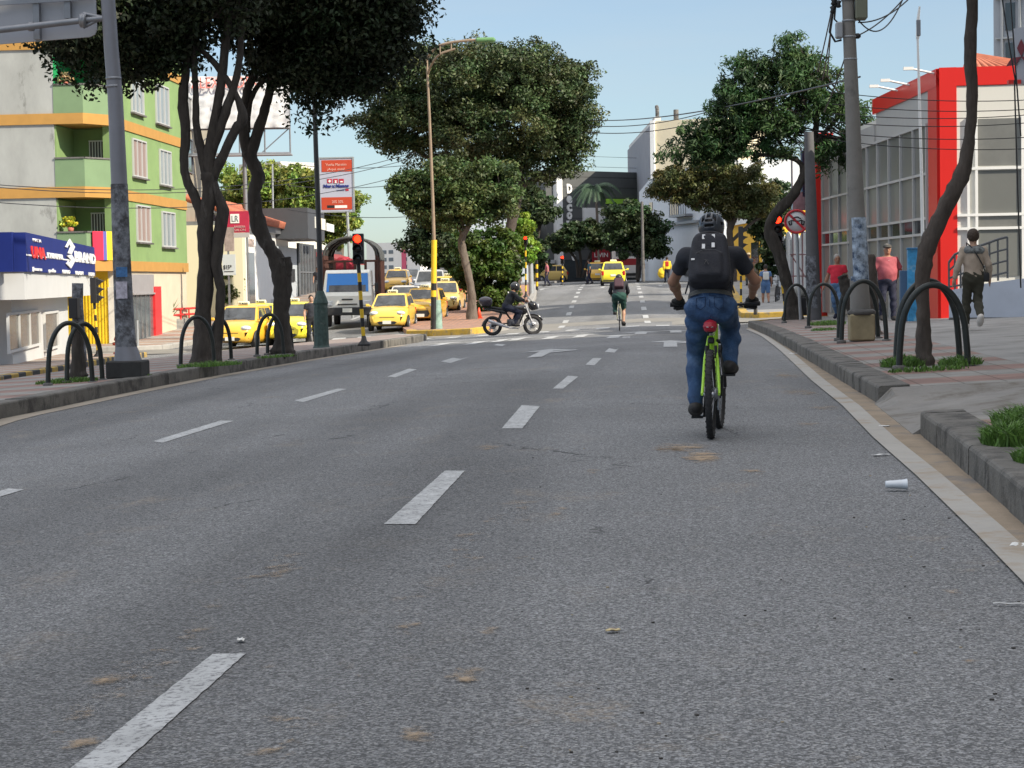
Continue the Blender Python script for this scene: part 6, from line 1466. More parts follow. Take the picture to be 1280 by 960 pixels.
mb.tube([bpt(-.02, -.125, -.06), bpt(-.035, -.128, -.095)], .003, 4); mb.tube([bpt(-.02, -.125, -.06), bpt(.0, -.128, -.10)], .003, 4); mb.tube([bpt(-.04, -.126, -.055), bpt(0, -.126, -.06)], .003, 4)
mb.build('zip', [zc], bp_)
mb = MB()
for s in (-1, 1):
    mb.tube([bpt(s*.10, .02, .22), Vector(A1['sh'+('L' if s < 0 else 'R')]+np.array((-s*.075, .0, .060))), Vector(A1['sh'+('L' if s < 0 else 'R')]+np.array((-s*.06, .09, .0))), Vector(A1['pelvis']+np.array((s*.17, .20, .26))), bpt(s*.15, .04, -.17)], .013, 6)
    mb.tube([bpt(s*.155, .02, -.14), bpt(s*.19, .05, -.26)], .007, 5)
mb.build('strap', [BPK], bp_)
# red pouch with tail light under the saddle
sb = thing('saddle_bag', NEAR+Vector((0, .347, 0)), 'small red saddle bag strapped below the seat of the lime-green bike', 'bag', rz=rzN, local=True)
def fsb(P): return f_ell(P, (0, .085, .872), (.056, .07, .055))+.002*np.sin(P[:, 2]*200)
sdf_obj('pouch', [(fsb, (-.08, -.02, .80), (.08, .2, .95), .006)], mat('red_pouch', (.36, .012, .03), .45), sb, .006)
mb = MB(); mb.tube([Vector((-.046, .05, .872)), Vector((-.02, .018, .868)), Vector((.02, .018, .868)), Vector((.046, .05, .872))], .004, 5); mb.build('zip', [CHROME], sb)
mb = MB(); mb.box(Vector((0, .075, .835)), (.05, .07, .03), bevel=.008); mb.build('lamp_holder', [BLACK], sb)

# ------------------------------------------------------------ second cyclist, far
F2 = gp(774, 414); B2_, PD2 = bicycle(F2+Vector((0, .335, 0)), R(1), 'slim road bicycle under the far cyclist in dark green shorts', frame=mat('pale_frame', (.30, .30, .22), .4), road=True, crank=R(185), fine=False, group=None)
J2 = dict(pelvis=(0, .20, 1.02), neck=(0, .52, 1.40), head=(0, .64, 1.50), shL=(-.19, .50, 1.36), shR=(.19, .50, 1.36), elL=(-.26, .68, 1.14), elR=(.26, .68, 1.14), wrL=(-.215, .92, 1.03), wrR=(.215, .92, 1.03),
          hipL=(-.10, .21, .98), hipR=(.10, .21, .98), knL=(-.12, .58, .83), knR=(.12, .50, .62), anL=(-.12, .38, .54), anR=(.12, .36, .235), toL=(-.13, .53, .50), toR=(.13, .52, .17), face=(0, 1, -.15))
P2, A2, Q2 = figure(F2+Vector((0, .335, 0)), R(1), J2, 'cyclist in black top and dark green shorts riding away in mid-road', skin=SKINL, top=BLKT, bottom=cmat('green_shorts', (.012, .055, .045)), shoes=SHOE, pants='shorts', sleeves='long', h=.022, hh=.008, build=1.05,
                 tipd=dict(L=(0, 1, -.3), R=(0, 1, -.3)), hcurl=1.2)
def h2(P): v = f_ell(P, Q2['hd']+Q2['hu']*.04, (.10, .125, .105), Q2['HM']); return np.maximum(v, -((P-Q2['hd'])@Q2['hu']+.0))
sdf_obj('helmet', [(h2, Q2['hd']-.16, Q2['hd']+.18, .012)], BLACK, P2, .01)
bp2 = thing('backpack', F2+Vector((0, .335, 0)), 'small dark backpack on the far cyclist in green shorts', 'backpack', rz=R(1), local=True)
c2_ = A2['pelvis']+(A2['neck']-A2['pelvis'])*.62-Q2['fw']*.17
def fb2(P): q = (P-c2_)@Q2['TM']; d = np.abs(q)-np.array((.10, .05, .13)); return np.sqrt((np.maximum(d, 0)**2).sum(1))-.04
sdf_obj('bag', [(fb2, c2_-.28, c2_+.28, .018)], mat('maroon_bag', (.05, .02, .03), .7), bp2, .02)

# ------------------------------------------------------------ motorcycle and rider, side on
MC = gp(641, 419); mrz = R(-90+14)
mo = thing('motorcycle', MC, 'black motorcycle with a round top box crossing the junction', 'motorcycle', rz=mrz, local=True)
ALOY = mat('alloy_white', (.62, .62, .64), .35, .3); MBLK = mat('gloss_black', (.012, .012, .014), .2, coat=.6); WB2 = 1.30
for nm, y in (('rear_wheel', -WB2/2), ('front_wheel', WB2/2)):
    m = MB(); c = Vector((0, y, .31)); ring = [c+Vector((0, math.cos(a), math.sin(a)))*.265 for a in np.linspace(0, 2*math.pi, 40, endpoint=False)]; m.tube(ring, .050, 10, close=True); w_ = m.build(nm, [TYRE], mo)
    m = MB(); m.tube([c+Vector((0, math.cos(a), math.sin(a)))*.215 for a in np.linspace(0, 2*math.pi, 36, endpoint=False)], .013, 6, close=True); m.lathe(c, [(.045, -.06), (.055, -.03), (.055, .03), (.045, .06)], 14, axis='X'); m.build('rim', [BLACK], w_)
    m = MB()
    for k in range(5):
        a = 2*math.pi*k/5+.3
        for o in (-.16, .16): m.tube([c+Vector((0, math.cos(a+o*.4), math.sin(a+o*.4)))*.05, c+Vector((0, math.cos(a+o), math.sin(a+o)))*.205], .014, 6)
    m.build('spoke', [ALOY], w_)
    m = MB(); m.lathe(c+Vector((.05, 0, 0)), [(.06, -.003), (.11, -.003), (.11, .003), (.06, .003)], 20, axis='X'); m.build('brake_disc', [SILV], w_)
def sbox(P, c, hx, r): d = np.abs(P-np.array(c))-np.array(hx); return np.sqrt((np.maximum(d, 0)**2).sum(1))+np.minimum(d.max(1), 0)-r
def tank(P):
    v = f_ell(P, (0, .12, .82), (.13, .27, .12)); v = smin(v, f_ell(P, (0, .36, .80), (.11, .14, .15)), .08); return v
sdf_obj('fuel_tank', [(tank, (-.2, -.25, .6), (.2, .6, 1.0), .016)], MBLK, mo, .016)
def seatf(P): v = f_cap(P, (0, -.10, .80), (0, -.42, .83), .075, .06, (1.4, 1, .8)); return smin(v, f_cap(P, (0, -.42, .85), (0, -.72, .90), .06, .05, (1.5, 1, .7)), .05)
sdf_obj('seat', [(seatf, (-.2, -.9, .65), (.2, .05, 1.0), .016)], RUBBER, mo, .016)
def tailf(P): return f_cap(P, (0, -.25, .74), (0, -.86, .86), .09, .045, (1, 1, .8))
sdf_obj('tail', [(tailf, (-.15, -1.0, .6), (.15, -.1, .95), .016)], MBLK, mo, .016)
def fairf(P): v = f_ell(P, (0, .66, .92), (.13, .14, .15)); v = smin(v, f_cap(P, (0, .58, .98), (0, .78, .86), .08, .06, (1.3, 1, 1)), .05); return v
sdf_obj('fairing', [(fairf, (-.25, .4, .7), (.25, .95, 1.15), .016)], MBLK, mo, .016)
m = MB(); m.add([Vector((-.11, .66, 1.02)), Vector((.11, .66, 1.02)), Vector((.08, .52, 1.18)), Vector((-.08, .52, 1.18)), Vector((-.11, .67, 1.01)), Vector((.11, .67, 1.01)), Vector((.08, .53, 1.19)), Vector((-.08, .53, 1.19))], [(0, 1, 2, 3), (7, 6, 5, 4), (0, 4, 5, 1), (3, 2, 6, 7), (1, 5, 6, 2), (0, 3, 7, 4)]); m.build('windscreen', [mat('smoke_screen', (.20, .24, .26), .1)], mo)
m = MB(); m.lathe(Vector((0, .82, .90)), [(.03, -.03), (.08, 0), (.085, .02), (.001, .03)], 14, axis='Y'); m.build('headlight', [mat('lamp_glass', (.7, .72, .75), .1)], mo)
m = MB()
for s in (-1, 1): m.tube([Vector((s*.085, .42, .93)), Vector((s*.085, WB2/2, .31))], [.022, .018], 8)
m.build('fork', [ALOY], mo)
m = MB(); m.tube([Vector((0, WB2/2-.22, .62))]+[Vector((0, WB2/2+.345*math.cos(a), .31+.345*math.sin(a))) for a in np.linspace(R(125), R(25), 8)], .03, 6, cap=True); m.tube([Vector((0, -.70, .60)), Vector((0, -.92, .45)), Vector((0, -.98, .30))], .03, 6); m.build('mudguard', [MBLK], mo)
def eng(P):
    v = sbox(P, (0, .02, .40), (.10, .14, .07), .05); v = smin(v, f_cap(P, (0, .10, .42), (0, .22, .62), .09, .07), .03); v = smin(v, f_cap(P, (-.14, .02, .38), (.14, .02, .38), .09, .09), .02); return v+.004*np.sin(P[:, 2]*160)
sdf_obj('engine', [(eng, (-.25, -.25, .2), (.25, .4, .75), .016)], mat('engine_grey', (.10, .10, .11), .45, .5, var=.4, vs=14), mo, .016)
m = MB(); m.tube([Vector((.10, .30, .52)), Vector((.12, .33, .35)), Vector((.13, .15, .22)), Vector((.15, -.15, .25)), Vector((.16, -.35, .32)), Vector((.17, -.80, .48))], [.022, .022, .024, .03, .045, .05], 10); m.build('exhaust', [ALOY], mo)
m = MB(); m.tube([Vector((0, -.20, .70)), Vector((0, -.05, .5)), Vector((0, .0, .4))], .03, 8); m.tube([Vector((0, .45, .9)), Vector((0, .30, .55)), Vector((0, .2, .35))], .03, 8)
for s in (-1, 1): m.tube([Vector((s*.08, -.05, .40)), Vector((s*.09, -WB2/2, .31))], .022, 8); m.tube([Vector((s*.1, -WB2/2+.15, .35)), Vector((s*.08, -.35, .72))], .03, 8)
m.build('frame', [BLACK], mo)
m = MB()
for s in (-1, 1): m.tube([Vector((0, .46, 1.0)), Vector((s*.18, .44, 1.05)), Vector((s*.36, .34, 1.04))], .013, 8)
hbm = m.build('handlebar', [BLACK], mo)
for s in (-1, 1): m = MB(); m.tube([Vector((s*.24, .42, 1.05)), Vector((s*.28, .46, 1.16))], .008, 6); m.box(Vector((s*.30, .46, 1.19)), (.11, .025, .07), bevel=.01); m.build('mirror', [ALOY if s > 0 else BLACK], hbm)
def topb(P): v = f_ell(P, (0, -.86, 1.10), (.20, .22, .145)); return smin(v, sbox(P, (0, -.84, 1.02), (.12, .12, .02), .05), .04)
sdf_obj('top_box', [(topb, (-.3, -1.15, .9), (.3, -.6, 1.3), .018)], mat('top_box', (.035, .025, .035), .3, coat=.3), mo, .018)
m = MB(); m.box(Vector((0, -.86, .955)), (.2, .25, .04)); m.tube([Vector((0, -.6, .88)), Vector((0, -.85, .95))], .02, 6); m.build('rack', [BLACK], mo)
m = MB(); m.box(Vector((0, -.93, .86)), (.14, .03, .06), bevel=.01); m.build('tail_light', [mat('tail_red', (.5, .01, .01), .2)], mo)
JM = dict(pelvis=(0, -.18, .92), neck=(0, .04, 1.38), head=(0, .09, 1.53), shL=(-.19, .02, 1.33), shR=(.19, .02, 1.33), elL=(-.28, .22, 1.12), elR=(.28, .20, 1.14), wrL=(-.30, .33, 1.07), wrR=(.30, .36, 1.09), hipL=(-.10, -.14, .88), hipR=(.10, -.14, .88),
          knL=(-.20, .22, .72), knR=(.20, .22, .72), anL=(-.17, .02, .36), anR=(.17, .02, .36), toL=(-.18, .17, .31), toR=(.18, .17, .31), face=(0, 1, 0))
P3, A3, Q3 = figure(MC, mrz, JM, 'motorcyclist in black clothes and closed black helmet sitting on the motorcycle', skin=SKIN, top=cmat('black_jacket', (.015, .017, .022)), bottom=cmat('navy_trousers', (.012, .016, .035)), shoes=SHOE, sleeves='long', h=.022, hh=.008, build=1.15, hcurl=1.3, tipd=dict(L=(0, 1, -.2), R=(0, 1, -.2)), hair=None)
def h3(P):
    hd, HM = Q3['hd'], Q3['HM']; v = f_ell(P, hd+Q3['hu']*.01, (.125, .15, .15), HM); v = smin(v, f_ell(P, hd+Q3['hf']*.06-Q3['hu']*.06, (.09, .10, .07), HM), .04); q = (P-hd)@HM; return np.maximum(v, -(q[:, 2]+.13))
hl_ = sdf_obj('helmet', [(h3, Q3['hd']-.2, Q3['hd']+.2, .013)], MBLK, P3, .01)
def vis(P): q = (P-Q3['hd'])@Q3['HM']; v = f_ell(P, Q3['hd']+Q3['hu']*.01, (.128, .155, .152), Q3['HM']); v = np.maximum(v, np.abs(q[:, 2]-.02)-.04); return np.maximum(v, .03-q[:, 1])
sdf_obj('visor', [(vis, Q3['hd']-.2, Q3['hd']+.2, .012)], mat('visor', (.03, .03, .035), .05), hl_, .01)
m = MB()
for k, z in enumerate((1.36, 1.27, 1.20)): m.box(Vector((.10, -.14+(.02*k), z)), (.02, .035, .05), bevel=.008)
m.build('white_logo', [WHITEP], P3)

# ------------------------------------------------------------ pedestrians
def pod(px, py, off=.18): return gp(px, py, off)
wm = at(1217, 36, .18); wm.z = float(T(wm.x, wm.y))+.165
JW = stand(.35, .5, 0); JW['anR'] = (.06, -.28, .24); JW['toR'] = (.06, -.22, .10); JW['knR'] = (.08, .06, .52); JW['wrL'] = (-.33, .0, .88); JW['elL'] = (-.27, -.03, 1.12); JW['elR'] = (.25, -.06, 1.12); JW['wrR'] = (.28, .04, .88)
TAUPE = cmat('taupe_jacket', (.40, .32, .25)); OLV = cmat('olive_trousers', (.045, .042, .028))
Pw, Aw, Qw = figure(wm, R(3), JW, 'short-haired woman in a taupe jacket walking away up the right pavement', skin=SKINL, top=TAUPE, bottom=OLV, shoes=cmat('white_sneaker', (.62, .58, .54)), hair=mat('hair_brown', (.045, .028, .018), .7, var=.3, vs=60), hairstyle='full', sleeves='long', h=.016, sc_=.99, build=.98)
def fq(P): up = Qw['up']; v = f_ell(P, Aw['neck']-up*.05, (.20, .15, .09), Qw['TM']); 
fq = lambda P: np.maximum(f_ell(P, Aw['neck']-Qw['up']*.07, (.215, .145, .10), Qw['TM']), -f_ell(P, Aw['neck']+Qw['up']*.04, (.065, .075, .12), Qw['TM']))+fold(P, .008)
sdf_obj('shawl', [(fq, Aw['neck']-.3, Aw['neck']+.2, .014)], mat('grey_floral', (.16, .17, .17), .8, var=.8, vs=18), Pw, .014)
bg_ = thing('handbag', wm, 'small black shoulder bag hanging at the hip of the woman in the taupe jacket', 'bag', rz=R(3), local=True)
def fbag(P): return sbox(P, (.20, .0, .90), (.03, .05, .05), .03)
sdf_obj('bag', [(fbag, (.08, -.15, .75), (.32, .15, 1.05), .012)], BLACK, bg_, .01)
m = MB(); m.tube([Vector((-.12, -.02, 1.49)), Vector((-.06, -.115, 1.42)), Vector((.05, -.15, 1.25)), Vector((.14, -.14, 1.08)), Vector((.19, -.05, .98))], .011, 6); m.tube([Vector((-.12, -.02, 1.49)), Vector((-.08, .12, 1.38)), Vector((.10, .15, 1.1)), Vector((.19, .05, .98))], .011, 6); m.build('strap', [BLACK], bg_)
# man with cap and pink shirt
mp_ = at(1109, 48.5, .18); mp_.z = float(T(mp_.x, mp_.y))+.165
JP = stand(.14, .2, 0, .02, look=(.10, 1, .05)); JP['elR'] = (.33, -.02, 1.14); JP['wrR'] = (.34, .08, .90); JP['elL'] = (-.31, -.06, 1.14); JP['wrL'] = (-.24, -.12, .93)
PINK = cmat('pink_shirt', (.36, .085, .105)); NAVY = cmat('navy_cloth', (.014, .017, .04))
Pp, Ap, Qp = figure(mp_, R(190), JP, 'stout man in a flat cap, pink shirt and navy trousers coming down the right pavement', skin=SKIN, top=PINK, bottom=NAVY, shoes=SHOE, hair=HAIRG, sleeves='mid', h=.018, build=1.22, belly=.05, sc_=1.02, outline_top=.008)
def fcap(P): hd, HM = Qp['hd'], Qp['HM']; v = f_ell(P, hd+Qp['hu']*.075-Qp['hf']*.0, (.10, .125, .055), HM); v = smin(v, f_ell(P, hd+Qp['hu']*.058+Qp['hf']*.10, (.075, .06, .014), HM), .015); return v
sdf_obj('cap', [(fcap, Qp['hd']-.18, Qp['hd']+.22, .011)], cmat('cap_grey', (.06, .06, .055)), Pp, .01)
m = MB()
for k in range(5): m.lathe(Vector((0, .145+.02*math.sin(k), 1.36-.09*k)), [(.001, -.004), (.008, 0), (.001, .004)], 8, axis='Y')
m.build('button', [WHITEP], Pp)
# man in red polo
mr_ = at(1047, 55, .18); mr_.z = float(T(mr_.x, mr_.y))+.165
JR = stand(.42, -.4, -.01, look=(-.5, 1, 0)); JR['wrR'] = (.36, .02, .88); JR['elR'] = (.28, -.02, 1.13); JR['wrL'] = (-.22, .22, .93)
figure(mr_, R(160), JR, 'grey-haired man in a red polo shirt and jeans striding past the pavement hoops', skin=SKIN, top=cmat('red_polo', (.58, .02, .045)), bottom=cmat('light_denim', (.09, .17, .30)), shoes=cmat('navy_shoe', (.01, .012, .03)), hair=HAIRG, h=.018, build=1.12, belly=.02, sc_=.99)
# far figures
def ped(px, Y, rz, label, top, bottom, shoes=SHOE, hair=HAIRK, skin=SKIN, off=.16, stride=.3, group=None, sc_=1.0, sleeves='short', pants='long', h=.028, **kw):
    g = at(px, Y, off); return figure(g, rz, stand(stride, .4), label, skin=skin, top=top, bottom=bottom, shoes=shoes, hair=hair, h=h, hh=.011, group=group, sc_=sc_, sleeves=sleeves, pants=pants, **kw)
WHT = cmat('white_cotton', (.6, .6, .58)); GRY = cmat('grey_cloth', (.10, .11, .12)); BLU = cmat('blue_cloth', (.08, .16, .32)); YELC = cmat('yellow_cloth', (.75, .52, .03)); MAR = cmat('maroon_cloth', (.14, .03, .06)); TEAL = cmat('teal_cloth', (.03, .10, .14))
Pb, Ab, Qb = ped(957, 88, R(4), 'person in blue shirt and shorts walking a bicycle beyond the crossing', BLU, BLU, pants='shorts', off=.02)
def bpack(loc, rz, Q, A, label, m_):
    t = thing('backpack', loc, label, 'backpack', rz=rz, local=True); c = A['pelvis']+(A['neck']-A['pelvis'])*.62-Q['fw']*.17
    def f(P): q = (P-c)@Q['TM']; d = np.abs(q)-np.array((.08, .05, .13)); return np.sqrt((np.maximum(d, 0)**2).sum(1))-.04
    sdf_obj('bag', [(f, c-.28, c+.28, .022)], m_, t, .02)
bpack(at(957, 88, .02), R(4), Qb, Ab, 'pale backpack on the person in blue walking a bicycle', WHT)
bicycle(at(970, 88.4, .02), R(-8), 'dark bicycle wheeled along by the person in blue shorts', frame=BLACK, fine=False)
Pc, Ac, Qc = ped(936, 112, R(0), 'person in grey with a hat and backpack walking along the white fence', GRY, GRY, hair=None, off=.16)
bpack(at(936, 112, .16), 0, Qc, Ac, 'dark grey backpack on the walker in a hat beside the white fence', GRY)
m = MB(); hd_ = Vector(Qc['hd'])+Vector((0, 0, .06)); m.lathe(hd_, [(.16, -.005), (.16, .005), (.1, .01), (.095, .08), (.001, .09)], 14); m.build('hat', [mat('straw', (.42, .34, .22), .8)], Pc)
ped(834, 140, R(15), 'person in a bright yellow jacket with a red pack near the far crossing', YELC, NAVY, off=.02, sleeves='long', outline_top=.02)
bpack(at(834, 139.6, .02), 0, Qc, Ac, 'red backpack worn over the bright yellow jacket', cmat('red_cloth', (.5, .03, .02)))
ybag = thing('sack', at(827, 141, .03), 'bulging yellow sack carried low beside the yellow-jacketed person', 'sack'); 
def fy(P): return f_ell(P, (0, 0, .62), (.26, .22, .36))+fold(P, .02, 14, 16)
sdf_obj('bag', [(fy, (-.4, -.4, .1), (.4, .4, 1.1), .04)], YELC, ybag, .04)
for k, (px, Y, tp, bt, lb, rz) in enumerate(((802, 158, GRY, NAVY, 'person in dark grey standing under the dome-shaped tree', 180), (811, 160, TEAL, NAVY, 'person in teal top standing right of the one in dark grey', 160), (822, 162, MAR, GRY, 'person in maroon shirt left of the yellow jacket', 200), (845, 156, WHT, NAVY, 'person in white top close behind the yellow jacket', 180),
                                             (737, 146, TEAL, NAVY, 'person in dark teal walking left of the orange taxi on the far crossing', 90), (684, 142, cmat('rose_cloth', (.35, .10, .13)), NAVY, 'person in rose shirt crossing before the far yellow taxi', 90), (790, 160, BLU, NAVY, 'person in blue right behind the yellow taxi ahead', 170))):
    ped(px, Y, R(rz), lb, tp, bt, off=.16 if px > 780 else .0, group=None, h=.04)
ped(388, 72.6, R(200), 'young man in black standing in the street beside the green lamp post', BLKT, cmat('black_trousers', (.014, .014, .016)), off=.0, stride=.1, skin=SKINL, h=.022)
ped(409, 118, R(170), 'person in a crimson top on the pavement behind the lamp post', cmat('crimson_cloth', (.55, .02, .07)), GRY, off=.16, stride=.2, sleeves='long')
ped(397, 122, R(190), 'person in dark clothes before the bank glazing', BLKT, GRY, off=.16, stride=.15)

# ============================================================ VEHICLES
def carpaint(n, c): return mat(n, c, .28, coat=.6, var=.03, vs=2)
TAXI = carpaint('taxi_yellow', (.80, .53, .08)); TAXO = carpaint('taxi_orange_yellow', (.78, .45, .04)); TAXB = carpaint('taxi_bright_yellow', (.80, .68, .03)); TAXC = carpaint('taxi_cream', (.72, .52, .17))
LAMP = mat('headlamp', (.62, .64, .66), .12, coat=.5); TRIM = mat('dark_trim', (.02, .02, .022), .5); PLATE = mat('plate', (.72, .72, .66), .4)
REDL = mat('tail_lamp', (.45, .01, .01), .2, coat=.5)
def car(loc, rz, paint, label, group='taxis', L=3.6, Wd=1.6, Ht=1.50, sign=True, cat='taxi', name='taxi', hood=.98, wag=0.0, bigmouth=False, rack=False, plain=False, num=True):
    "hatchback; front towards local +Y"
    t = thing(name, loc, label, cat, group, rz, local=True); hw = Wd/2; f = L/2; r = .285
    # lower body: lofted sections
    st = [(-f, .62, .80), (-f+.06, .92, .90), (-f+.35, .99, .97), (-.6, 1.0, 1.0), (.55, .98, 1.0), (f-.95, hood, .985), (f-.55, hood-.07, .96), (f-.22, hood-.17, .90), (f-.06, hood-.28, .80), (f, hood-.42, .68)]
    m = MB(); vs = []; K = 15
    for (y, zt, ws) in st:
        w_ = hw*ws; zb = .20 if abs(y) < f-.3 else .26
        sec = [(w_*.90, zb), (w_*.985, zb+.14), (w_, zb+.32), (w_*.985, zt-.16), (w_*.93, zt-.05), (w_*.80, zt-.005), (w_*.42, zt+.022)]
        vs += [Vector((-x, y, z)) for x, z in sec]+[Vector((0, y, zt+.03))]+[Vector((x, y, z)) for x, z in sec[::-1]]
    n = len(st); fs = [(i*K+j, i*K+j+1, (i+1)*K+j+1, (i+1)*K+j) for i in range(n-1) for j in range(K-1)]
    fs += [tuple(range(K)), tuple(range((n-1)*K, n*K))]+[(i*K, (i+1)*K, (i+1)*K+K-1, i*K+K-1) for i in range(n-1)]
    m.add(vs, fs, 0, True)
    # cabin with tumblehome
    yb0, yb1 = -f+.10+wag, f-.88; yt0, yt1 = -f+.42+wag*1.5, f-1.55; zb = .96; zt = Ht-.04
    def cab(y0, y1, w_, z): return [Vector((-w_, y0, z)), Vector((w_, y0, z)), Vector((w_, y1, z)), Vector((-w_, y1, z))]
    a = cab(yb0, yb1, hw*.93, zb-.02); b = cab(yt0, yt1, hw*.74, zt); c = cab(yt0+.12, yt1-.15, hw*.60, zt+.045)
    m.add(a+b+c, [(0, 1, 5, 4), (1, 2, 6, 5), (2, 3, 7, 6), (3, 0, 4, 7), (4, 5, 9, 8), (5, 6, 10, 9), (6, 7, 11, 10), (7, 4, 8, 11), (8, 9, 10, 11)])
    m.build('body', [paint], t)
    def panel(A, B, C_, D, inset, off, nm, mt, par=t, flip=False):
        q = [A, B, C_, D]; cen = sum(q, Vector())/4; nr = (B-A).cross(D-A).normalized(); 
        if nr.dot(cen-Vector((0, 0, .8))) < 0: nr = -nr
        def lerp(u, v): return A.lerp(B, u).lerp(D.lerp(C_, u), v)
        u0, u1, v0, v1 = inset; p = [lerp(u0, v0)+nr*off, lerp(u1, v0)+nr*off, lerp(u1, v1)+nr*off, lerp(u0, v1)+nr*off]
        mm = MB(); mm.prism(p, -nr*.02); return mm.build(nm, [mt], par)
    panel(a[3], a[2], b[2], b[3], (.05, .95, .08, .93), .008, 'windscreen', CARGLASS)
    panel(a[0], a[1], b[1], b[0], (.07, .93, .12, .90), .008, 'rear_window', CARGLASS)
    for s, (A, B, C_, D) in ((-1, (a[0], a[3], b[3], b[0])), (1, (a[1], a[2], b[2], b[1]))):
        for u0, u1 in ((.10, .44), (.48, .90)): panel(A, B, C_, D, (u0, u1, .12, .88), .006, 'side_window', CARGLASS)
    for y in (-f+.62, f-.66):
        for s in (-1, 1):
            m = MB(); m.lathe(Vector((s*(hw-.07), y, r)), [(r-.1, -.095), (r-.01, -.09), (r, -.05), (r, .05), (r-.01, .09), (r-.1, .095)], 22, axis='X'); w_ = m.build('wheel', [TYRE], t)
            m = MB(); m.lathe(Vector((s*(hw+.028), y, r)), [(.001, -.01), (.17, -.01), (.175, .0), (.12, .006), (.03, .0), (.001, .006)], 14, axis='X'); m.build('rim', [SILV], w_)
            m = MB(); m.tube([Vector((s*(hw-.02), y+(r+.035)*math.cos(q), r+(r+.035)*math.sin(q))) for q in np.linspace(R(-12), R(192), 14)], .035, 6); m.build('wheel_arch', [TRIM], t)
    zf = hood-.30; yf = f-.02
    for s in (-1, 1):
        def hl(P, s=s): return f_ell(P, (s*hw*.66, f-.20, hood-.26), (.19, .20, .095), np.array(Matrix.Rotation(-s*.5, 3, 'Z')))
        sdf_obj('headlight', [(hl, (s*hw*.66-.3, f-.5, hood-.5), (s*hw*.66+.3, f+.1, hood), .022)], LAMP, t, .02)
        m = MB(); m.box(Vector((s*hw*.84, -f+.055, .78)), (.16, .10, .26), bevel=.02); m.build('tail_light', [REDL], t)
        m = MB(); m.tube([Vector((s*hw*.90, f-1.05, .99)), Vector((s*(hw+.05), f-1.02, 1.02))], .02, 6); m.box(Vector((s*(hw+.11), f-1.0, 1.04)), (.15, .07, .11), bevel=.02); m.build('mirror', [paint if not plain else TRIM], t)
    m = MB()
    if bigmouth: m.prism([Vector((x*.9, f-.015, z)) for x, z in ((-.34, .30), (.34, .30), (.44, .42), (.36, .58), (-.36, .58), (-.44, .42))], Vector((0, .03, 0)))
    else:
        m.prism([Vector((x, f-.015, z)) for x, z in ((-.40, .36), (-.30, .27), (.30, .27), (.40, .36), (.30, .40), (-.30, .40))], Vector((0, .035, 0)))
    m.build('grille', [TRIM], t)
    m = MB(); m.box(Vector((0, f-.02, .555 if not bigmouth else .62)), (.62, .05, .035), bevel=.01)
    m.build('upper_grille', [TRIM], t)
    for s in (-1, 1): m = MB(); m.prism([Vector((s*.50, f-.10, .33)), Vector((s*.66, f-.18, .36)), Vector((s*.60, f-.12, .46))], Vector((0, .06, 0))); m.build('fog_light', [TRIM], t)
    m = MB(); m.box(Vector((0, f+.025, .36)), (.34, .02, .13)); m.build('number_plate', [PLATE], t)
    m = MB(); m.box(Vector((0, -f-.012, .66)), (.34, .02, .13)); m.build('number_plate', [PLATE], t)
    m = MB(); m.box(Vector((0, -f+.02, .34)), (Wd*.8, .08, .06), bevel=.01); m.box(Vector((0, -f+.02, .22)), (Wd*.86, .1, .1), bevel=.02); m.build('bumper_trim', [TRIM], t)
    m = MB(); m.tube([Vector((.1, f-.86, zb+.05)), Vector((-.5, f-.98, zb+.12))], .009, 5); m.tube([Vector((.5, f-.86, zb+.04)), Vector((.0, f-.95, zb+.10))], .009, 5); m.build('wiper', [TRIM], t)
    if sign:
        m = MB(); m.box(Vector((0, yt1-.35, Ht+.075)), (.42, .14, .14), bevel=.03); q = m.build('roof_sign', [mat('taxi_sign', (.72, .70, .50), .4)], t)
        text('lettering', 'TAXI', (-.14, yt1-.275, Ht+.035), (-1, 0, 0), (0, 0, 1), .07, BLACK, q, width=.28) if False else text('lettering', 'TAXI', (.15, yt1-.275, Ht+.035), (-1, 0, 0), (0, 0, 1), .07, BLACK, q, width=.3)
    if rack:
        for s in (-1, 1): m = MB(); m.tube([Vector((s*.5, yt1-.2, Ht+.07)), Vector((s*.5, yt0+.2, Ht+.07))], .02, 6); m.build('roof_rail', [SILV], t)
    return t
def on_road(px, py): g = gp(px, py); return g
def spot(px, Y): return at(px, Y, 0)
# facing the camera: rotate by 180 degrees plus a little
car(spot(490, 84), R(180), TAXI, 'pale yellow taxi waiting first at the junction beside the truck', L=3.57, Wd=1.60)
car(spot(531, 88.5), R(180), TAXO, 'deep yellow taxi with a round black grille, half behind the first waiting taxi', L=3.65, Wd=1.62, hood=1.02, bigmouth=True)
car(spot(508, 93.5), R(180), carpaint('white_car', (.55, .54, .52)), 'white-roofed car behind the first pale yellow taxi', 'cars in the left street', sign=False, cat='car', name='parked_car', Ht=1.52)
car(spot(556, 97), R(180.5), TAXC, 'cream-yellow taxi third in the queue behind the yellow and black post', L=3.7, Wd=1.62)
car(spot(560, 104), R(181), TAXI, 'taxi with sunlit flank fourth in the queue, beside the bush', L=3.8, Wd=1.64, Ht=1.56)
car(spot(540, 112), R(181), carpaint('silver_suv', (.42, .43, .44)), 'silver estate with roof rails rising behind the queued taxis', 'cars in the left street', L=4.4, Wd=1.8, Ht=1.75, sign=False, cat='car', name='parked_car', hood=1.1, rack=True)
car(spot(497, 132), R(182), TAXO, 'distant yellow taxi seen between the truck and the white apartment block', L=3.6)
car(spot(512, 140), R(182), carpaint('dark_car', (.05, .055, .06)), 'distant dark grey car in the left street', 'cars in the left street', sign=False, cat='car', name='parked_car')
car(spot(303, 73.5), R(176), TAXO, 'orange-yellow taxi at the left kerb just behind the forked tree', L=3.57)
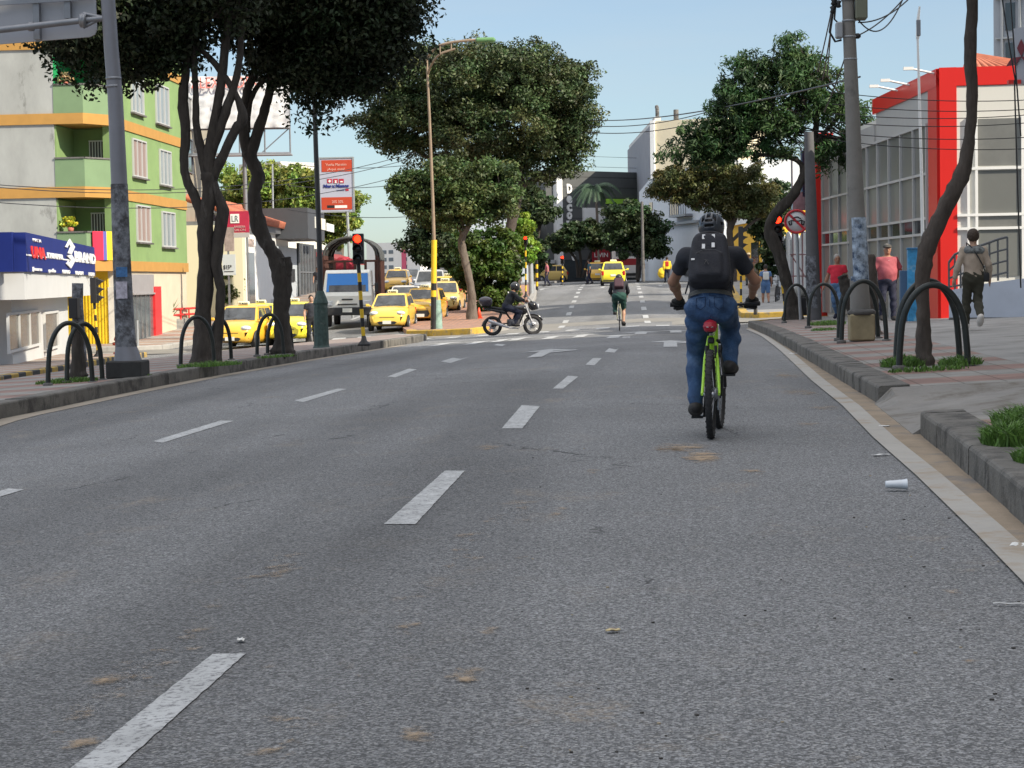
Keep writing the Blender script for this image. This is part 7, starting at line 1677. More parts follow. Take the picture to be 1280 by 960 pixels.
car(spot(325, 79), R(177), TAXB, 'lemon-yellow taxi partly behind the orange-yellow one on the left', L=3.7)
car(spot(366, 75), R(181), TAXB, 'lemon-yellow taxi directly behind the leaning tree with the sawn stub', L=3.6)
car(spot(767, 134.5), R(1), TAXB, 'yellow taxi driving away up the hill ahead of the cyclists', L=3.6, Wd=1.6, Ht=1.52)
car(spot(747, 150), R(2), TAXO, 'orange taxi driving away left of the taxi ahead', L=3.6)
car(at(683, 176, .0), R(132), TAXC, 'cream-yellow taxi turning at the far junction before the grey office block', L=3.6)
# dark red minibus ahead
def bus(loc, rz):
    t = thing('minibus', loc, 'white and maroon minibus driving away beyond the yellow taxi', 'bus', rz=rz, local=True)
    def f_(P): return sbox(P, (0, 0, 1.45), (.90, 2.6, 1.02), .12)
    sdf_obj('body', [(f_, (-1.2, -3, .2), (1.2, 3, 2.8), .08)], mat('bus_white', (.68, .66, .66), .35, coat=.4), t, .08)
    m = MB(); m.box(Vector((0, -2.7, 2.15)), (1.5, .06, .62), bevel=.02); m.build('rear_window', [CARGLASS], t)
    m = MB(); m.box(Vector((0, -2.7, 1.45)), (1.8, .05, .5), bevel=.02); m.box(Vector((0, -2.6, 2.6)), (1.9, .3, .14), bevel=.03); m.build('maroon_band', [mat('maroon', (.32, .02, .03), .5)], t)
    for s in (-1, 1): m = MB(); m.box(Vector((s*.88, -2.71, 1.0)), (.14, .05, .34), bevel=.015); m.build('tail_light', [REDL], t)
    for s in (-1, 1):
        for y in (-1.7, 1.7): m = MB(); m.lathe(Vector((s*.85, y, .38)), [(.2, -.12), (.38, -.1), (.38, .1), (.2, .12)], 18, axis='X'); m.build('wheel', [TYRE], t)
    m = MB(); m.box(Vector((0, -2.72, .55)), (1.8, .12, .2), bevel=.03); m.build('bumper', [TRIM], t)
bus(at(783, 153, 0), R(1))
# ---- stake-bed truck
tk = thing('truck', spot(441, 90.5), 'white stake-bed truck with a blue sun band on the windscreen and hooped tarpaulin', 'truck', rz=R(184), local=True); tk.scale = (1.12, 1.05, 1.14)
WT = mat('truck_white', (.80, .79, .74), .4, coat=.3, var=.06, vs=2)
m = MB(); hw = .93; sec = [(2.9, .55, 1.15, .96), (2.96, .62, 1.10, .97), (2.88, .55, 1.22, 1.0)]
prof = [(1.35, .52), (2.72, .52), (2.86, .62), (2.90, 1.15), (2.80, 1.30), (2.42, 2.02), (2.20, 2.12), (1.40, 2.12)]
vs = [];
for x, k in ((-hw, .0), (-hw*.96, .03), (hw*.96, .03), (hw, .0)):
    for (y, z) in prof: s_ = 1 if k == 0 else 1; nar = .93 if z > 1.4 else 1; vs.append(Vector((x*nar, y-(.03 if k == 0 else 0), z-(.03 if k == 0 and z > 2 else 0))))
n8 = len(prof); m.add(vs, [(i*n8+j, i*n8+(j+1) % n8, (i+1)*n8+(j+1) % n8, (i+1)*n8+j) for i in range(3) for j in range(n8)]+[tuple(range(n8)), tuple(range(3*n8, 4*n8))]); m.build('cab', [WT], tk)
A = Vector((-hw*.86, 2.80, 1.30)); B = Vector((hw*.86, 2.80, 1.30)); C_ = Vector((hw*.82, 2.45, 1.985)); D = Vector((-hw*.82, 2.45, 1.985)); nr = (B-A).cross(D-A).normalized(); nr = nr if nr.y > 0 else -nr
m = MB(); m.prism([p+nr*.012 for p in (A, B, C_, D)], -nr*.02); ws = m.build('windscreen', [CARGLASS], tk)
m = MB(); m.prism([p+nr*.02 for p in (A.lerp(D, .36), B.lerp(C_, .36), C_.lerp(B, .02), D.lerp(A, .02))], -nr*.006); 
for u0, u1 in ((0, .06), (.94, 1)): m.prism([p+nr*.021 for p in (A.lerp(B, u0), A.lerp(B, u1), D.lerp(C_, u1), D.lerp(C_, u0))], -nr*.006)
m.build('blue_film', [mat('blue_film', (.015, .20, .62), .35)], ws)
m = MB(); m.box(Vector((0, 2.93, .58)), (1.86, .12, .30), bevel=.03); m.build('bumper', [TRIM], tk)
for s in (-1, 1):
    m = MB(); m.box(Vector((s*.72, 2.89, .88)), (.32, .06, .20), bevel=.03); m.build('headlight', [LAMP], tk)
    m = MB(); m.tube([Vector((s*.9, 2.6, 1.5)), Vector((s*1.08, 2.72, 1.55))], .015, 5); m.box(Vector((s*1.1, 2.72, 1.45)), (.14, .05, .34), bevel=.02); m.build('mirror', [TRIM], tk)
m = MB(); m.box(Vector((0, 2.91, 1.02)), (.42, .03, .05), bevel=.01); m.box(Vector((0, 2.905, .84)), (.75, .03, .04), bevel=.01); m.build('grille', [TRIM], tk)
m = MB(); m.box(Vector((0, 3.0, .62)), (.36, .02, .15)); m.build('number_plate', [PLATE], tk)
for s in (-1, 1):
    for y in (2.1, -1.9): m = MB(); m.lathe(Vector((s*.80, y, .38)), [(.2, -.12), (.37, -.11), (.38, -.05), (.38, .05), (.37, .11), (.2, .12)], 20, axis='X'); m.build('wheel', [TYRE], tk)
WOOD = mat('red_brown_stakes', (.075, .028, .02), .8, var=.3, vs=4)
m = MB(); m.box(Vector((0, -.9, .85)), (2.1, 4.4, .14)); 
for s in (-1, 1):
    for k in range(10): m.box(Vector((s*1.03, -3.0+k*.47, 1.75)), (.06, .12, 1.75))
    for z in (1.1, 1.5, 1.9, 2.3, 2.6): m.box(Vector((s*1.0, -.9, z)), (.04, 4.4, .16))
for k in range(6): m.box(Vector((-1.0+k*.4, 1.25, 1.7)), (.1, .05, 1.6))
m.box(Vector((0, 1.27, 2.45)), (2.1, .06, .08)); m.build('stake_bed', [WOOD], tk)
m = MB(); pts = [Vector((1.03*math.cos(a), 1.2, 2.55+.80*math.sin(a)**.8)) for a in np.linspace(0.001, math.pi-.001, 14)]
for y in (1.2, -.1, -1.5, -2.9): m = MB(); m.tube([Vector((p.x, y, p.z)) for p in pts], .05, 6); m.build('hoop', [mat('tarp_edge', (.05, .05, .05), .8)], tk)
vs = []; ys = np.linspace(-3.0, .2, 10); pr2 = [Vector((1.08*math.cos(a), 0, 2.5+.86*math.sin(a)**.8)) for a in np.linspace(0.001, math.pi-.001, 18)]
for y in ys:
    for p in pr2: vs.append(Vector((p.x, y, p.z+.03*math.sin(y*6+p.x*5))))
m = MB(); m.add(vs+[v*.985+Vector((0, 0, .02)) for v in vs], [(i*18+j, i*18+j+1, (i+1)*18+j+1, (i+1)*18+j) for i in range(9) for j in range(17)]+[(180+i*18+j, 180+(i+1)*18+j, 180+(i+1)*18+j+1, 180+i*18+j+1) for i in range(9) for j in range(17)], 0, True); m.build('tarpaulin', [mat('tarp', (.06, .065, .065), .7, var=.3, vs=3)], tk)
ld = thing('bundle', spot(441, 91), 'round red bundle riding behind the truck cab', 'load', rz=R(184), local=True); ld.scale = (1.12, 1.05, 1.14)
def fl_(P): return f_ell(P, (.25, .75, 2.25), (.42, .35, .38))+fold(P, .03, 8, 9)
sdf_obj('cloth', [(fl_, (-.3, .2, 1.7), (.8, 1.3, 2.8), .05)], mat('crimson_bundle', (.38, .03, .05), .8), ld, .05)
# ============================================================ STREET FURNITURE
HOOP = mat('hoop_steel', (.030, .035, .033), .42, .4, var=.3, vs=7, dirt=(.06, .062, .06), ds=4, dth=.58)
def hoop(px, py, wpx, hpx, label, off=.18, r=.037, yaw=0.0, group='steel hoops round the pavement trees', dy=0):
    g = gp(px, py, off); g.y += dy; g.z = float(T(g.x, g.y))+off; s = ppm(g.y, px); t = thing('bicycle_hoop', g, label, 'bike hoop', group)
    w_ = wpx*.95/s/2; h = hpx*.98/s; P = []; d = Vector((math.cos(yaw), math.sin(yaw), 0))
    for a in np.linspace(0, math.pi, 25):
        x = -math.cos(a); z = math.sin(a)
        P.append(d*(w_*(.72*x if True else x))*(1+.0)+Vector((0, 0, h*.50+h*.5*z)))
    P = [d*(-w_)+Vector((0, 0, -.08)), d*(-w_*.97)+Vector((0, 0, h*.20))]+[d*(w_*x_)+Vector((0, 0, z_)) for x_, z_ in zip(-.93*np.cos(np.linspace(.12, math.pi-.12, 23)), h*.42+h*.58*np.sin(np.linspace(.02, math.pi-.02, 23)))]+[d*(w_*.97)+Vector((0, 0, h*.20)), d*w_+Vector((0, 0, -.08))]
    m = MB(); m.tube([p+g for p in P], r, 12); m.build('pipe', [HOOP], t)
    m = MB()
    for s_ in (-1, 1): m.lathe(g+d*(w_*s_), [(r*2, -.05), (r*2, .012), (r*1.2, .02)], 14)
    m.build('footing', [CONCD], t); return t
hoop(1167, 458, 92, 104, 'nearest large steel hoop in front of the close curving trunk', yaw=.10)
hoop(1160, 452, 90, 103, 'second steel hoop just behind the nearest one around the curving trunk', yaw=.28)
hoop(1080, 426, 60, 76, 'front steel hoop of the pair beside the poster-covered pole', yaw=.10)
hoop(1073, 423, 56, 74, 'rear steel hoop of the pair beside the poster-covered pole', yaw=.30)
hoop(1030, 408, 42, 54, 'steel hoop before the man in the red polo shirt', yaw=.15)
hoop(996, 402, 34, 47, 'farthest right-hand steel hoop around the leaning trunk', yaw=.2)
hoop(88, 479, 60, 77, 'nearest left-hand steel hoop around the short black stump', off=.2, yaw=.55)
hoop(106, 476, 52, 73, 'second left-hand steel hoop behind the short black stump', off=.2, yaw=.75)
hoop(247, 456, 46, 61, 'steel hoop in front of the forked tree on the median', off=.2, yaw=.5)
hoop(276, 450, 30, 52, 'steel hoop showing right of the forked tree trunk', off=.2, yaw=.6)
hoop(338, 444, 36, 52, 'front steel hoop around the tree with the sawn stub', off=.2, yaw=.4)
hoop(350, 442, 36, 50, 'rear steel hoop around the tree with the sawn stub', off=.2, yaw=.6)
# ---- gantry pole with the back of a sign
POSTER = mat('torn_posters', (.16, .17, .19), .85, var=.9, vs=8, dirt=(.05, .05, .055), ds=5, dth=.47, bump=.3)
gpY = gp(160, 471, .2).y; gb_ = gp(160, 471, .2)
gt = thing('sign_gantry', gb_, 'thick grey steel gantry pole on a black plinth carrying the back of a road sign', 'gantry')
s = ppm(gpY, 150); m = MB(); m.box(gb_+Vector((0, 0, .12)), (45/s, .55, 14/s+.1), bevel=.02); m.build('plinth', [mat('black_plinth', (.03, .03, .03), .8, var=.3, vs=6)], gt)
P_ = [(161, 462), (159, 444), (157, 430), (154, 380), (150, 250), (144, 120), (139, 60), (135, 0), (131, -60)]; rr_ = [19, 16, 12.5, 11.3, 10.2, 9.4, 9.0, 8.7, 8.3]
base_x = W(158, 440, gpY).x
m = MB(); m.tube([W(px, py, gpY) for px, py in P_], [q/s for q in rr_], 12); pm = m.build('pole', [mat('gantry_grey', (.20, .205, .23), .5, .2, var=.12, vs=2)], gt)
m = MB(); m.tube([W(px, py, gpY) for px, py in ((159.5, 448), (157, 428), (154.6, 380), (152, 320), (149, 230))], [14.6/s, 12.9/s, 11.8/s, 11.2/s, 10.6/s], 12); m.build('poster_layer', [POSTER], pm)
m = MB()
for y in (98, 108): c = W(142, y, gpY); m.lathe(c, [(9.9/s, -.02), (9.9/s, .02)], 14)
m.build('joint_band', [STEELG], pm)
for (ya, yb_, col, nm) in ((334, 346, (.05, .16, .36), 'blue_notice'), (352, 373, (.42, .40, .46), 'grey_notice')):
    m = MB(); a = W(148.5, ya, gpY); b = W(162.5, yb_, gpY); c = (a+b)/2+Vector((0, -13/s, 0)); m.box(c, (14/s, .015, (a.z-b.z))); m.build(nm, [mat(nm, col, .7, var=.5, vs=14)], pm)
m = MB(); arm0 = W(137, 22, gpY); arm1 = W(-40, 42, gpY-.2); m.tube([arm0, W(90, 27, gpY), arm1], [3.8/s, 4.2/s, 4.4/s], 10); m.lathe(W(106, 25.5, gpY), [(9/s, -.03), (9/s, .03)], 12, axis='X'); m.lathe(W(103, 25.5, gpY), [(9/s, -.03), (9/s, .03)], 12, axis='X')
m.tube([W(128, 22, gpY), W(104, 34, gpY)], .03, 6); m.tube([W(128, 22, gpY), W(104, 17, gpY)], .03, 6); m.lathe(W(39, 33, gpY), [(6/s, -.04), (6/s, .04)], 12, axis='X'); m.build('arm', [STEELG], gt)
sgY = gpY+.45; SB = Fac((W(-60, 20, sgY).x, sgY), (W(121, 20, sgY).x, sgY))
m = MB(); cs = [SB.uz(*p) for p in ((-60, 60), (112, 46), (118, 43), (120.5, 37), (119, 0), (119, -70), (-60, -60))]; m.prism([SB.pt(u, z, 0) for u, z in cs], -SB.n*.05); sgp = m.build('sign_back', [mat('sign_back_grey', (.36, .37, .40), .5, .3, var=.08, vs=1)], gt)
m = MB()
for px in (46, 85): a = SB.uz(px, -40); b = SB.uz(px+1, 50 if px < 60 else 24); SB.box(m, a[0]-.05, a[0]+.05, b[1], a[1], 0, .12)
for py in ((8), (-30)): a = SB.uz(-60, py+4); b = SB.uz(119, py-7); m.prism([SB.pt(a[0], a[1], .12), SB.pt(b[0], b[1], .12), SB.pt(b[0], b[1]+.07, .12), SB.pt(a[0], a[1]+.07, .12)], SB.n*.04)
m.build('stiffener', [STEELG], sgp)
# ---- green lamp post behind the median tree
ly = gp(402, 434, .2).y; lp = thing('lamp_post', gp(402, 434, .2), 'dark lamp post with a fluted green cast base on the median', 'lamp post'); s = ppm(ly, 400)
GRB = mat('cast_green', (.05, .085, .075), .7, var=.5, vs=9, dirt=(.14, .16, .15), ds=6, dth=.57)
m = MB(); b0 = W(402, 437, ly); m.lathe(b0, [(11/s, 0), (11/s, .05), (9.6/s, .1), (9/s, .6), (8.8/s, 1.05), (9.6/s, 1.1), (8/s, 1.2), (4.2/s, 1.38)], 10, smooth=False); m.build('base', [GRB], lp)
m = MB(); m.tube([W(401.5, 400, ly), W(399, 300, ly), W(395, 190, ly), W(391.5, 80, ly), W(389, 0, ly), W(386, -80, ly)], [3.6/s, 3.3/s, 3/s, 2.8/s, 2.6/s, 2.4/s], 10); m.build('pole', [mat('lamp_dark', (.035, .038, .04), .5, var=.3, vs=4)], lp)
m = MB(); m.tube([W(386, -80, ly), W(400, -110, ly), W(450, -118, ly)], .04, 6); m.box(W(470, -118, ly), (.7, .2, .1), bevel=.03); m.build('lamp_head', [GALV], lp)
# ---- signal heads
LIT = mat('red_signal_lit', (1.0, .016, .004), .4, emit=6); DARKL = mat('signal_lens_dark', (.02, .018, .018), .2); SIG = mat('signal_black', (.018, .018, .02), .5)
def striped(mb_y, mb_k, pts, r, bands):
    for i, (a, b, k) in enumerate(bands): (mb_k if k else mb_y).tube([pts(a), pts(b)], r, 10)
def signal(name, base_px, base_py, top_py, Yoff, label, lit=True, hpx=37, wpx=14, facing=-1, poster=False, off=.2, lean=0, Y=None, group='traffic signals', hw=None, hbottom=None):
    g = gp(base_px, base_py, off) if Y is None else at(base_px, Y, off); Y = g.y; s = ppm(Y, base_px); t = thing('traffic_light', g, label, 'traffic light', group)
    hb = hbottom; top = W(base_px+lean, top_py, Y); bot = g
    pole_top = W(base_px+lean, hb, Y); P = lambda f: bot.lerp(pole_top, f); my = MB(); mk_ = MB(); n = 9
    for k in range(n): (my if k % 2 else mk_).tube([P(k/n), P((k+1)/n)], .045, 10)
    pl = my.build('pole', [YELLOWP], t); mk_.build('black_band', [BLACK], pl)
    m = MB(); m.lathe(g, [(.16, -.02), (.14, .03), (.07, .10), (.05, .2)], 10); m.build('foot', [BLACK], pl)
    hz = top.z-pole_top.z; c = (top+pole_top)/2; w_ = wpx/s; m = MB()
    D_ = .16; m.box(c, (w_ if facing == -1 else D_*1.2, D_ if facing == -1 else w_, hz), bevel=.012); h_ = m.build('housing', [SIG], t)
    for k in range(3):
        z = c.z+hz*(1-k)*.32; rr = w_*.36
        if facing == -1:
            m = MB(); m.lathe(Vector((c.x, c.y-D_/2-.01, z)), [(rr, .0), (rr, -.012), (rr*.6, -.03), (.001, -.035)], 16, axis='Y'); m.build('lens', [LIT if (lit and k == 0) else DARKL], h_)
            m = MB(); m.tube([Vector((c.x+rr*1.12*math.cos(a), c.y-D_/2-.0-.11*0, z+rr*1.12*math.sin(a))) for a in np.linspace(-.3, math.pi+.3, 14)], .012, 5)
            for a in np.linspace(-.2, math.pi+.2, 18): m.box(Vector((c.x+rr*1.12*math.cos(a), c.y-D_/2-.08, z+rr*1.12*math.sin(a))), (.012, .16, rr*.28), Matrix.Rotation(-a, 3, 'Y'))
            m.build('visor', [SIG], h_)
        else:
            m = MB(); m.prism([Vector((c.x+facing*D_*.6, c.y-w_*.35, z+rr)), Vector((c.x+facing*(D_*.6+.2), c.y-w_*.35, z+rr*.35)), Vector((c.x+facing*(D_*.6+.12), c.y-w_*.35, z)), Vector((c.x+facing*D_*.6, c.y-w_*.35, z-rr))], Vector((0, w_*.7, 0))); m.build('visor', [SIG], h_)
    return t
signal('a', 455, 431, 292, 0, 'traffic light showing red on a yellow and black pole at the end of the median', hbottom=330, wpx=13.5, lean=-7)
signal('b', 983, 397, 268, 0, 'traffic light showing red behind the leaning trunk on the right pavement', hbottom=306, wpx=12, lean=-11, off=.18)
signal('c', 120, 455, 347, 0, 'unlit traffic light turned sideways before the yellow shop front', lit=False, hbottom=379, wpx=12, facing=1, lean=-2, Y=62, off=.16)
signal('d', 703, 353, 320, 0, 'small distant traffic light showing red by the store fin', hbottom=330, wpx=4.5, Y=139, off=.1, lean=0)
signal('e', 926, 357, 283, 0, 'unlit black traffic light before the yellow building', lit=False, hbottom=312, wpx=8, Y=84, off=.16, facing=1)
signal('f', 657, 352, 296, 0, 'traffic light glowing red inside the bright lime-green tree', hbottom=306, wpx=5, Y=108, off=.17)
# yellow and black bollard post with the tall double-arm street lamp
yl = gp(546, 411, .17).y; s = ppm(yl, 545)
yp = thing('striped_post', gp(540, 411, .17), 'tall yellow tube post with black bands beside the street lamp', 'post'); m = MB(); k_ = MB()
for a, b, kk in ((300, 354, 0), (354, 363, 1), (363, 371, 0), (371, 412, 1)):
    (k_ if kk else m).tube([W(541.5-(a-411)*.012, a, yl-.3), W(541.5-(b-411)*.012, b, yl-.3)], 3.4/s, 10)
yq = m.build('tube', [YELLOWP], yp); k_.build('black_band', [BLACK], yq)
sl_ = thing('street_lamp', gp(546, 412, .17), 'tall slim street lamp with curved arm and pale green painted base', 'street lamp')
m = MB(); m.tube([W(546.5, 412, yl), W(545, 375, yl)], [7/s, 6/s], 12); m.build('base', [mat('pale_green_base', (.22, .34, .29), .7, var=.35, vs=8)], sl_)
TAN = mat('rusty_tan', (.26, .19, .13), .6, var=.25, vs=3)
m = MB(); m.tube([W(545, 380, yl), W(541, 250, yl), W(537, 150, yl), W(533.5, 74, yl)], [2.5/s, 2.0/s, 1.7/s, 1.4/s], 8); m.build('pole', [TAN], sl_)
m = MB(); yl -= .9; m.tube([W(535, 92, yl+.9), W(537.5, 84, yl+.6), W(542, 76, yl+.3), W(547, 70, yl), W(553, 66, yl), W(569, 61, yl)], .045, 6); m.tube([W(534, 74, yl+.9), W(537, 68, yl+.5), W(542, 62, yl+.2), W(549, 57, yl), W(557, 54.5, yl), W(567, 52.5, yl), W(580, 51, yl), W(592, 50, yl), W(606, 50, yl)], .05, 6)
m.tube([W(550, 68, yl), W(550, 58, yl)], .03, 5); m.tube([W(564, 63, yl), W(564, 54, yl)], .03, 5); m.build('arm', [TAN], sl_)
m = MB(); m.box(W(607, 50, yl), (24/s, .35, .16), bevel=.05); m.build('lamp_head', [mat('lamp_green', (.12, .26, .10), .5)], sl_)
# ---- banner advert on pole
ay = 96; AD = Fac((W(401, 240, ay).x, ay), (W(441, 240, ay).x, ay)); ad = thing('advert_sign', at(437, ay, .15), 'red and white roadside advert panel on a pole above the traffic light', 'sign')
r_ = AD.pr(400.5, 198, 441, 264); m = MB(); AD.box(m, *r_, -.12, 0); pn = m.build('panel', [mat('ad_lilac', (.42, .43, .53), .5)], ad)
ORR = mat('ad_red', (.48, .055, .02), .5, var=.05); m = MB()
for ya, yb_ in ((200, 214.5), (246.5, 262)): m = MB(); AD.box(m, *AD.pr(402, ya, 440, yb_), 0, .015); m.build('red_field', [ORR], pn)
m = MB(); e = r_
for q in ((e[0]-.06, e[0], e[2]-.06, e[3]+.06), (e[1], e[1]+.06, e[2]-.06, e[3]+.06), (e[0], e[1], e[3], e[3]+.06), (e[0], e[1], e[2]-.06, e[2])): AD.box(m, *q, -.13, .03)
m.build('frame', [GALV], pn)
def adt(b, x0, y1, x1, y0, mt, bold=.0): u0, z0 = AD.uz(x0, y1); u1, z1 = AD.uz(x1, y0); text('lettering', b, AD.pt(u0, z0, .02), AD.u, (0, 0, 1), z1-z0, mt, pn, width=u1-u0, bold=bold, ext=.006)
adt('Mas x Menos', 404.5, 234.5, 436, 230, mat('navy_letters', (.02, .03, .2), .5), .012); adt('supermercados', 421, 238.3, 431, 236.4, mat('navy_letters', (.02, .03, .2), .5))
adt('Vuelta Maratón', 407, 207.5, 433, 203.5, mat('salmon_letters', (.75, .45, .38), .5)); adt('¡Aquí está!', 409, 213, 431, 209.5, mat('salmon_letters', (.75, .45, .38), .5)); adt('20% 30%', 415, 254, 429, 250, mat('salmon_letters', (.75, .45, .38), .5))
m = MB()
for x in (409, 416.5, 423.8): AD.box(m, *AD.pr(x, 223.5, x+6, 229), 0, .015)
AD.box(m, *AD.pr(432, 235.5, 435.8, 238.5), 0, .015); ic = m.build('icon', [mat('icon_red', (.42, .02, .05), .5)], pn)
for b, x in (('+', 410.6), ('x', 418.2), ('-', 425.4)): adt(b, x, 228.3, x+3, 224.5, WHITEP, .02)
m = MB(); AD.box(m, *AD.pr(409, 256.6, 418, 260), .015, .02); m.build('black_tab', [BLACK], pn); m = MB(); AD.box(m, *AD.pr(418.6, 256.6, 434, 260), .015, .02); m.build('white_tab', [WHITEP], pn)
m = MB(); m.tube([W(434, 264, ay), W(437.5, 340, ay), at(440, ay, .1)], .07, 8); m.build('pole', [GALV], ad)
# ---- right side utility pole
uy = gp(1077, 425, .18).y; s = ppm(uy, 1070); up_ = thing('utility_pole', gp(1077, 425, .18), 'concrete utility pole covered with torn posters, on a block beside the hoops', 'utility pole')
m = MB(); m.tube([W(1076, 412, uy), W(1074, 350, uy), W(1068, 200, uy), W(1060, 0, uy), W(1056, -90, uy)], [13.4/s, 11.5/s, 9.6/s, 7.4/s, 6.4/s], 14); pl = m.build('pole', [mat('pole_concrete', (.21, .20, .185), .85, var=.15, vs=3, bump=.3, dirt=(.12, .115, .11), ds=2, dth=.56)], up_)
m = MB(); m.tube([W(1074.5, 352, uy), W(1071.5, 272, uy)], [11.9/s, 10.9/s], 14); m.build('poster_layer', [mat('blue_white_posters', (.30, .36, .44), .8, var=.9, vs=9, dirt=(.03, .06, .12), ds=6, dth=.50)], pl)
m = MB()
for y in (0, 26, 46, 74, 168): c = W(1060+y*.04, y, uy); m.lathe(c, [(8.6/s, -.012), (8.6/s, .012)], 14)
m.build('steel_band', [GALV], pl)
m = MB(); c = W(1077, 409, uy); m.box(c+Vector((0, .05, 0)), (31/s, .45, 33/s), bevel=.02); m.build('block', [mat('ochre_block', (.30, .25, .15), .85, var=.25, vs=5)], up_)
m = MB(); c = W(1077, 391, uy); m.lathe(c, [(17/s, -.03), (18/s, .02), (14/s, .06)], 12); m.build('collar', [CONCD], up_)
m = MB(); m.box(W(1076, 11, uy), (15/s, .3, 27/s), bevel=.02); m.build('terminal_box', [mat('box_olive', (.16, .17, .12), .5)], up_)
m = MB(); m.box(W(1049, 38, uy), (9/s, .2, 20/s), bevel=.02); m.build('meter_box', [GALV], up_)
for y, x in ((2, 1042), (12, 1041), (5, 1048)): m = MB(); m.lathe(W(x, y, uy), [(.02, -.06), (.05, -.04), (.03, 0), (.05, .04), (.02, .06)], 10); m.build('insulator', [BLACK], up_)
m = MB(); m.lathe(W(1072, 45, uy), [(.02, -.05), (.045, -.02), (.045, .02), (.02, .05)], 10, axis='X'); m.build('clamp', [BLACK], up_)
m = MB(); m.tube([W(1042, 0, uy), W(1040, 20, uy), W(1037, 40, uy), W(1044, 52, uy), W(1052, 50, uy)], .018, 6); m.tube([W(1046, -10, uy), W(1043, 24, uy), W(1049, 30, uy)], .015, 6); m.build('cable_loop', [BLACK], up_)
# second plain pole and blue frame behind the sign
p2 = thing('utility_pole', at(1014, 57, .18), 'slimmer grey pole with notices standing between the no-motorcycle sign and red column', 'utility pole')
m = MB(); s2 = ppm(57, 1014); m.tube([W(1018, 400, 57), W(1015, 300, 57), W(1012, 200, 57), W(1011, 165, 57)], [9.5/s2, 8/s2, 6.5/s2, 6/s2], 10); q = m.build('pole', [mat('weathered_pole', (.10, .10, .105), .8, var=.2, vs=3)], p2)
m = MB(); m.tube([W(1017, 385, 57), W(1015, 320, 57)], [9.4/s2, 8.6/s2], 10); m.build('poster_layer', [POSTER], q)
fr = thing('scaffold_sign', at(1003, 66, .16), 'navy hoarding on a light scaffold frame beside the red column', 'sign'); FH = Fac((W(992, 250, 66).x, 66), (W(1019, 250, 66).x, 66.5))
m = MB(); FH.box(m, *FH.pr(1003, 188, 1018, 246), -.06, 0); m.build('panel', [mat('hoarding_navy', (.02, .06, .12), .5, var=.6, vs=2)], fr)
m = MB(); FH.box(m, *FH.pr(991, 240, 1018, 262), -.06, 0); m.build('lower_panel', [mat('hoarding_teal', (.30, .42, .48), .5, var=.4, vs=3)], fr)
m = MB()
for x in (992, 1004, 1018): a = FH.uz(x, 190)[0]; m.tube([FH.pt(a, .1, -.1), FH.pt(a, FH.uz(x, 185)[1], -.1)], .03, 6)
for y in (262, 290, 318, 345): z = FH.uz(1000, y)[1]; m.tube([FH.pt(FH.uz(990, y)[0], z, -.1), FH.pt(FH.uz(1019, y)[0], z, -.1)], .02, 5)
m.tube([FH.pt(FH.uz(991, 318)[0], FH.uz(991, 318)[1], -.1), FH.pt(FH.uz(1015, 355)[0], FH.uz(1015, 355)[1], -.1)], .02, 5); m.build('frame', [GALV], fr)
# ---- round no-motorcycle sign
ny = gp(1000, 399, .18).y; s = ppm(ny, 998); nm_ = thing('road_sign', gp(1000, 400, .18), 'round red-ringed prohibition sign on a thin pale post', 'road sign')
m = MB(); m.tube([W(1001, 401, ny), W(997.5, 340, ny), W(995.5, 270, ny)], 2.0/s, 8); m.build('post', [GALV], nm_)
c = W(995.5, 277, ny)+Vector((0, -.06, 0)); R0 = 15.5/s
m = MB(); m.lathe(c, [(R0, .01), (R0, -.01), (.001, -.011)], 40, axis='Y'); dsk = m.build('disc', [mat('sign_face', (.62, .63, .63), .4)], nm_)
m = MB(); m.tube([c+Vector((R0*.9*math.cos(a), -.012, R0*.9*math.sin(a))) for a in np.linspace(0, 2*math.pi, 48, endpoint=False)], R0*.1, 8, close=True); m.box(c+Vector((0, -.02, 0)), (R0*1.75, .012, R0*.18), Matrix.Rotation(R(45), 3, 'Y')); m.build('red_ring', [mat('sign_red_ring', (.50, .02, .03), .4)], dsk)
m = MB()   # motorcycle pictogram, seen from the front
o = lambda x, z: c+Vector((x*R0, -.016, z*R0))
m.tube([o(-.34, .22), o(-.1, .36), o(.1, .36), o(.34, .22)], .018, 6); m.tube([o(-.55, -.28), o(-.62, .0), o(-.42, .12), o(-.40, -.22), o(-.55, -.28)], .022, 6); m.tube([o(.55, -.28), o(.62, .0), o(.42, .12), o(.40, -.22), o(.55, -.28)], .022, 6); m.tube([o(-.42, .12), o(-.2, .05), o(.2, .05), o(.42, .12)], .016, 6)
m.build('pictogram', [BLACK], dsk)
# ---- slim lamp pole right
ry_ = 46.5; s = ppm(ry_, 1150); rl_ = thing('street_lamp', at(1154, ry_, .18), 'very slim white lamp pole in front of the red showroom corner', 'street lamp')
m = MB(); m.tube([at(1155, ry_, .1), W(1151.5, 200, ry_), W(1147, 48, ry_)], [2.6/s, 2.0/s, 1.4/s], 8); m.tube([W(1147, 48, ry_), W(1147.5, 25, ry_), W(1149.5, 8, ry_)], [2.2/s, 2.0/s, 1.2/s], 8); m.build('pole', [WHITEP], rl_)
m = MB(); m.box(W(1148, 35, ry_), (5/s, .12, 20/s), bevel=.01); m.build('lamp_head', [STEELG], rl_)
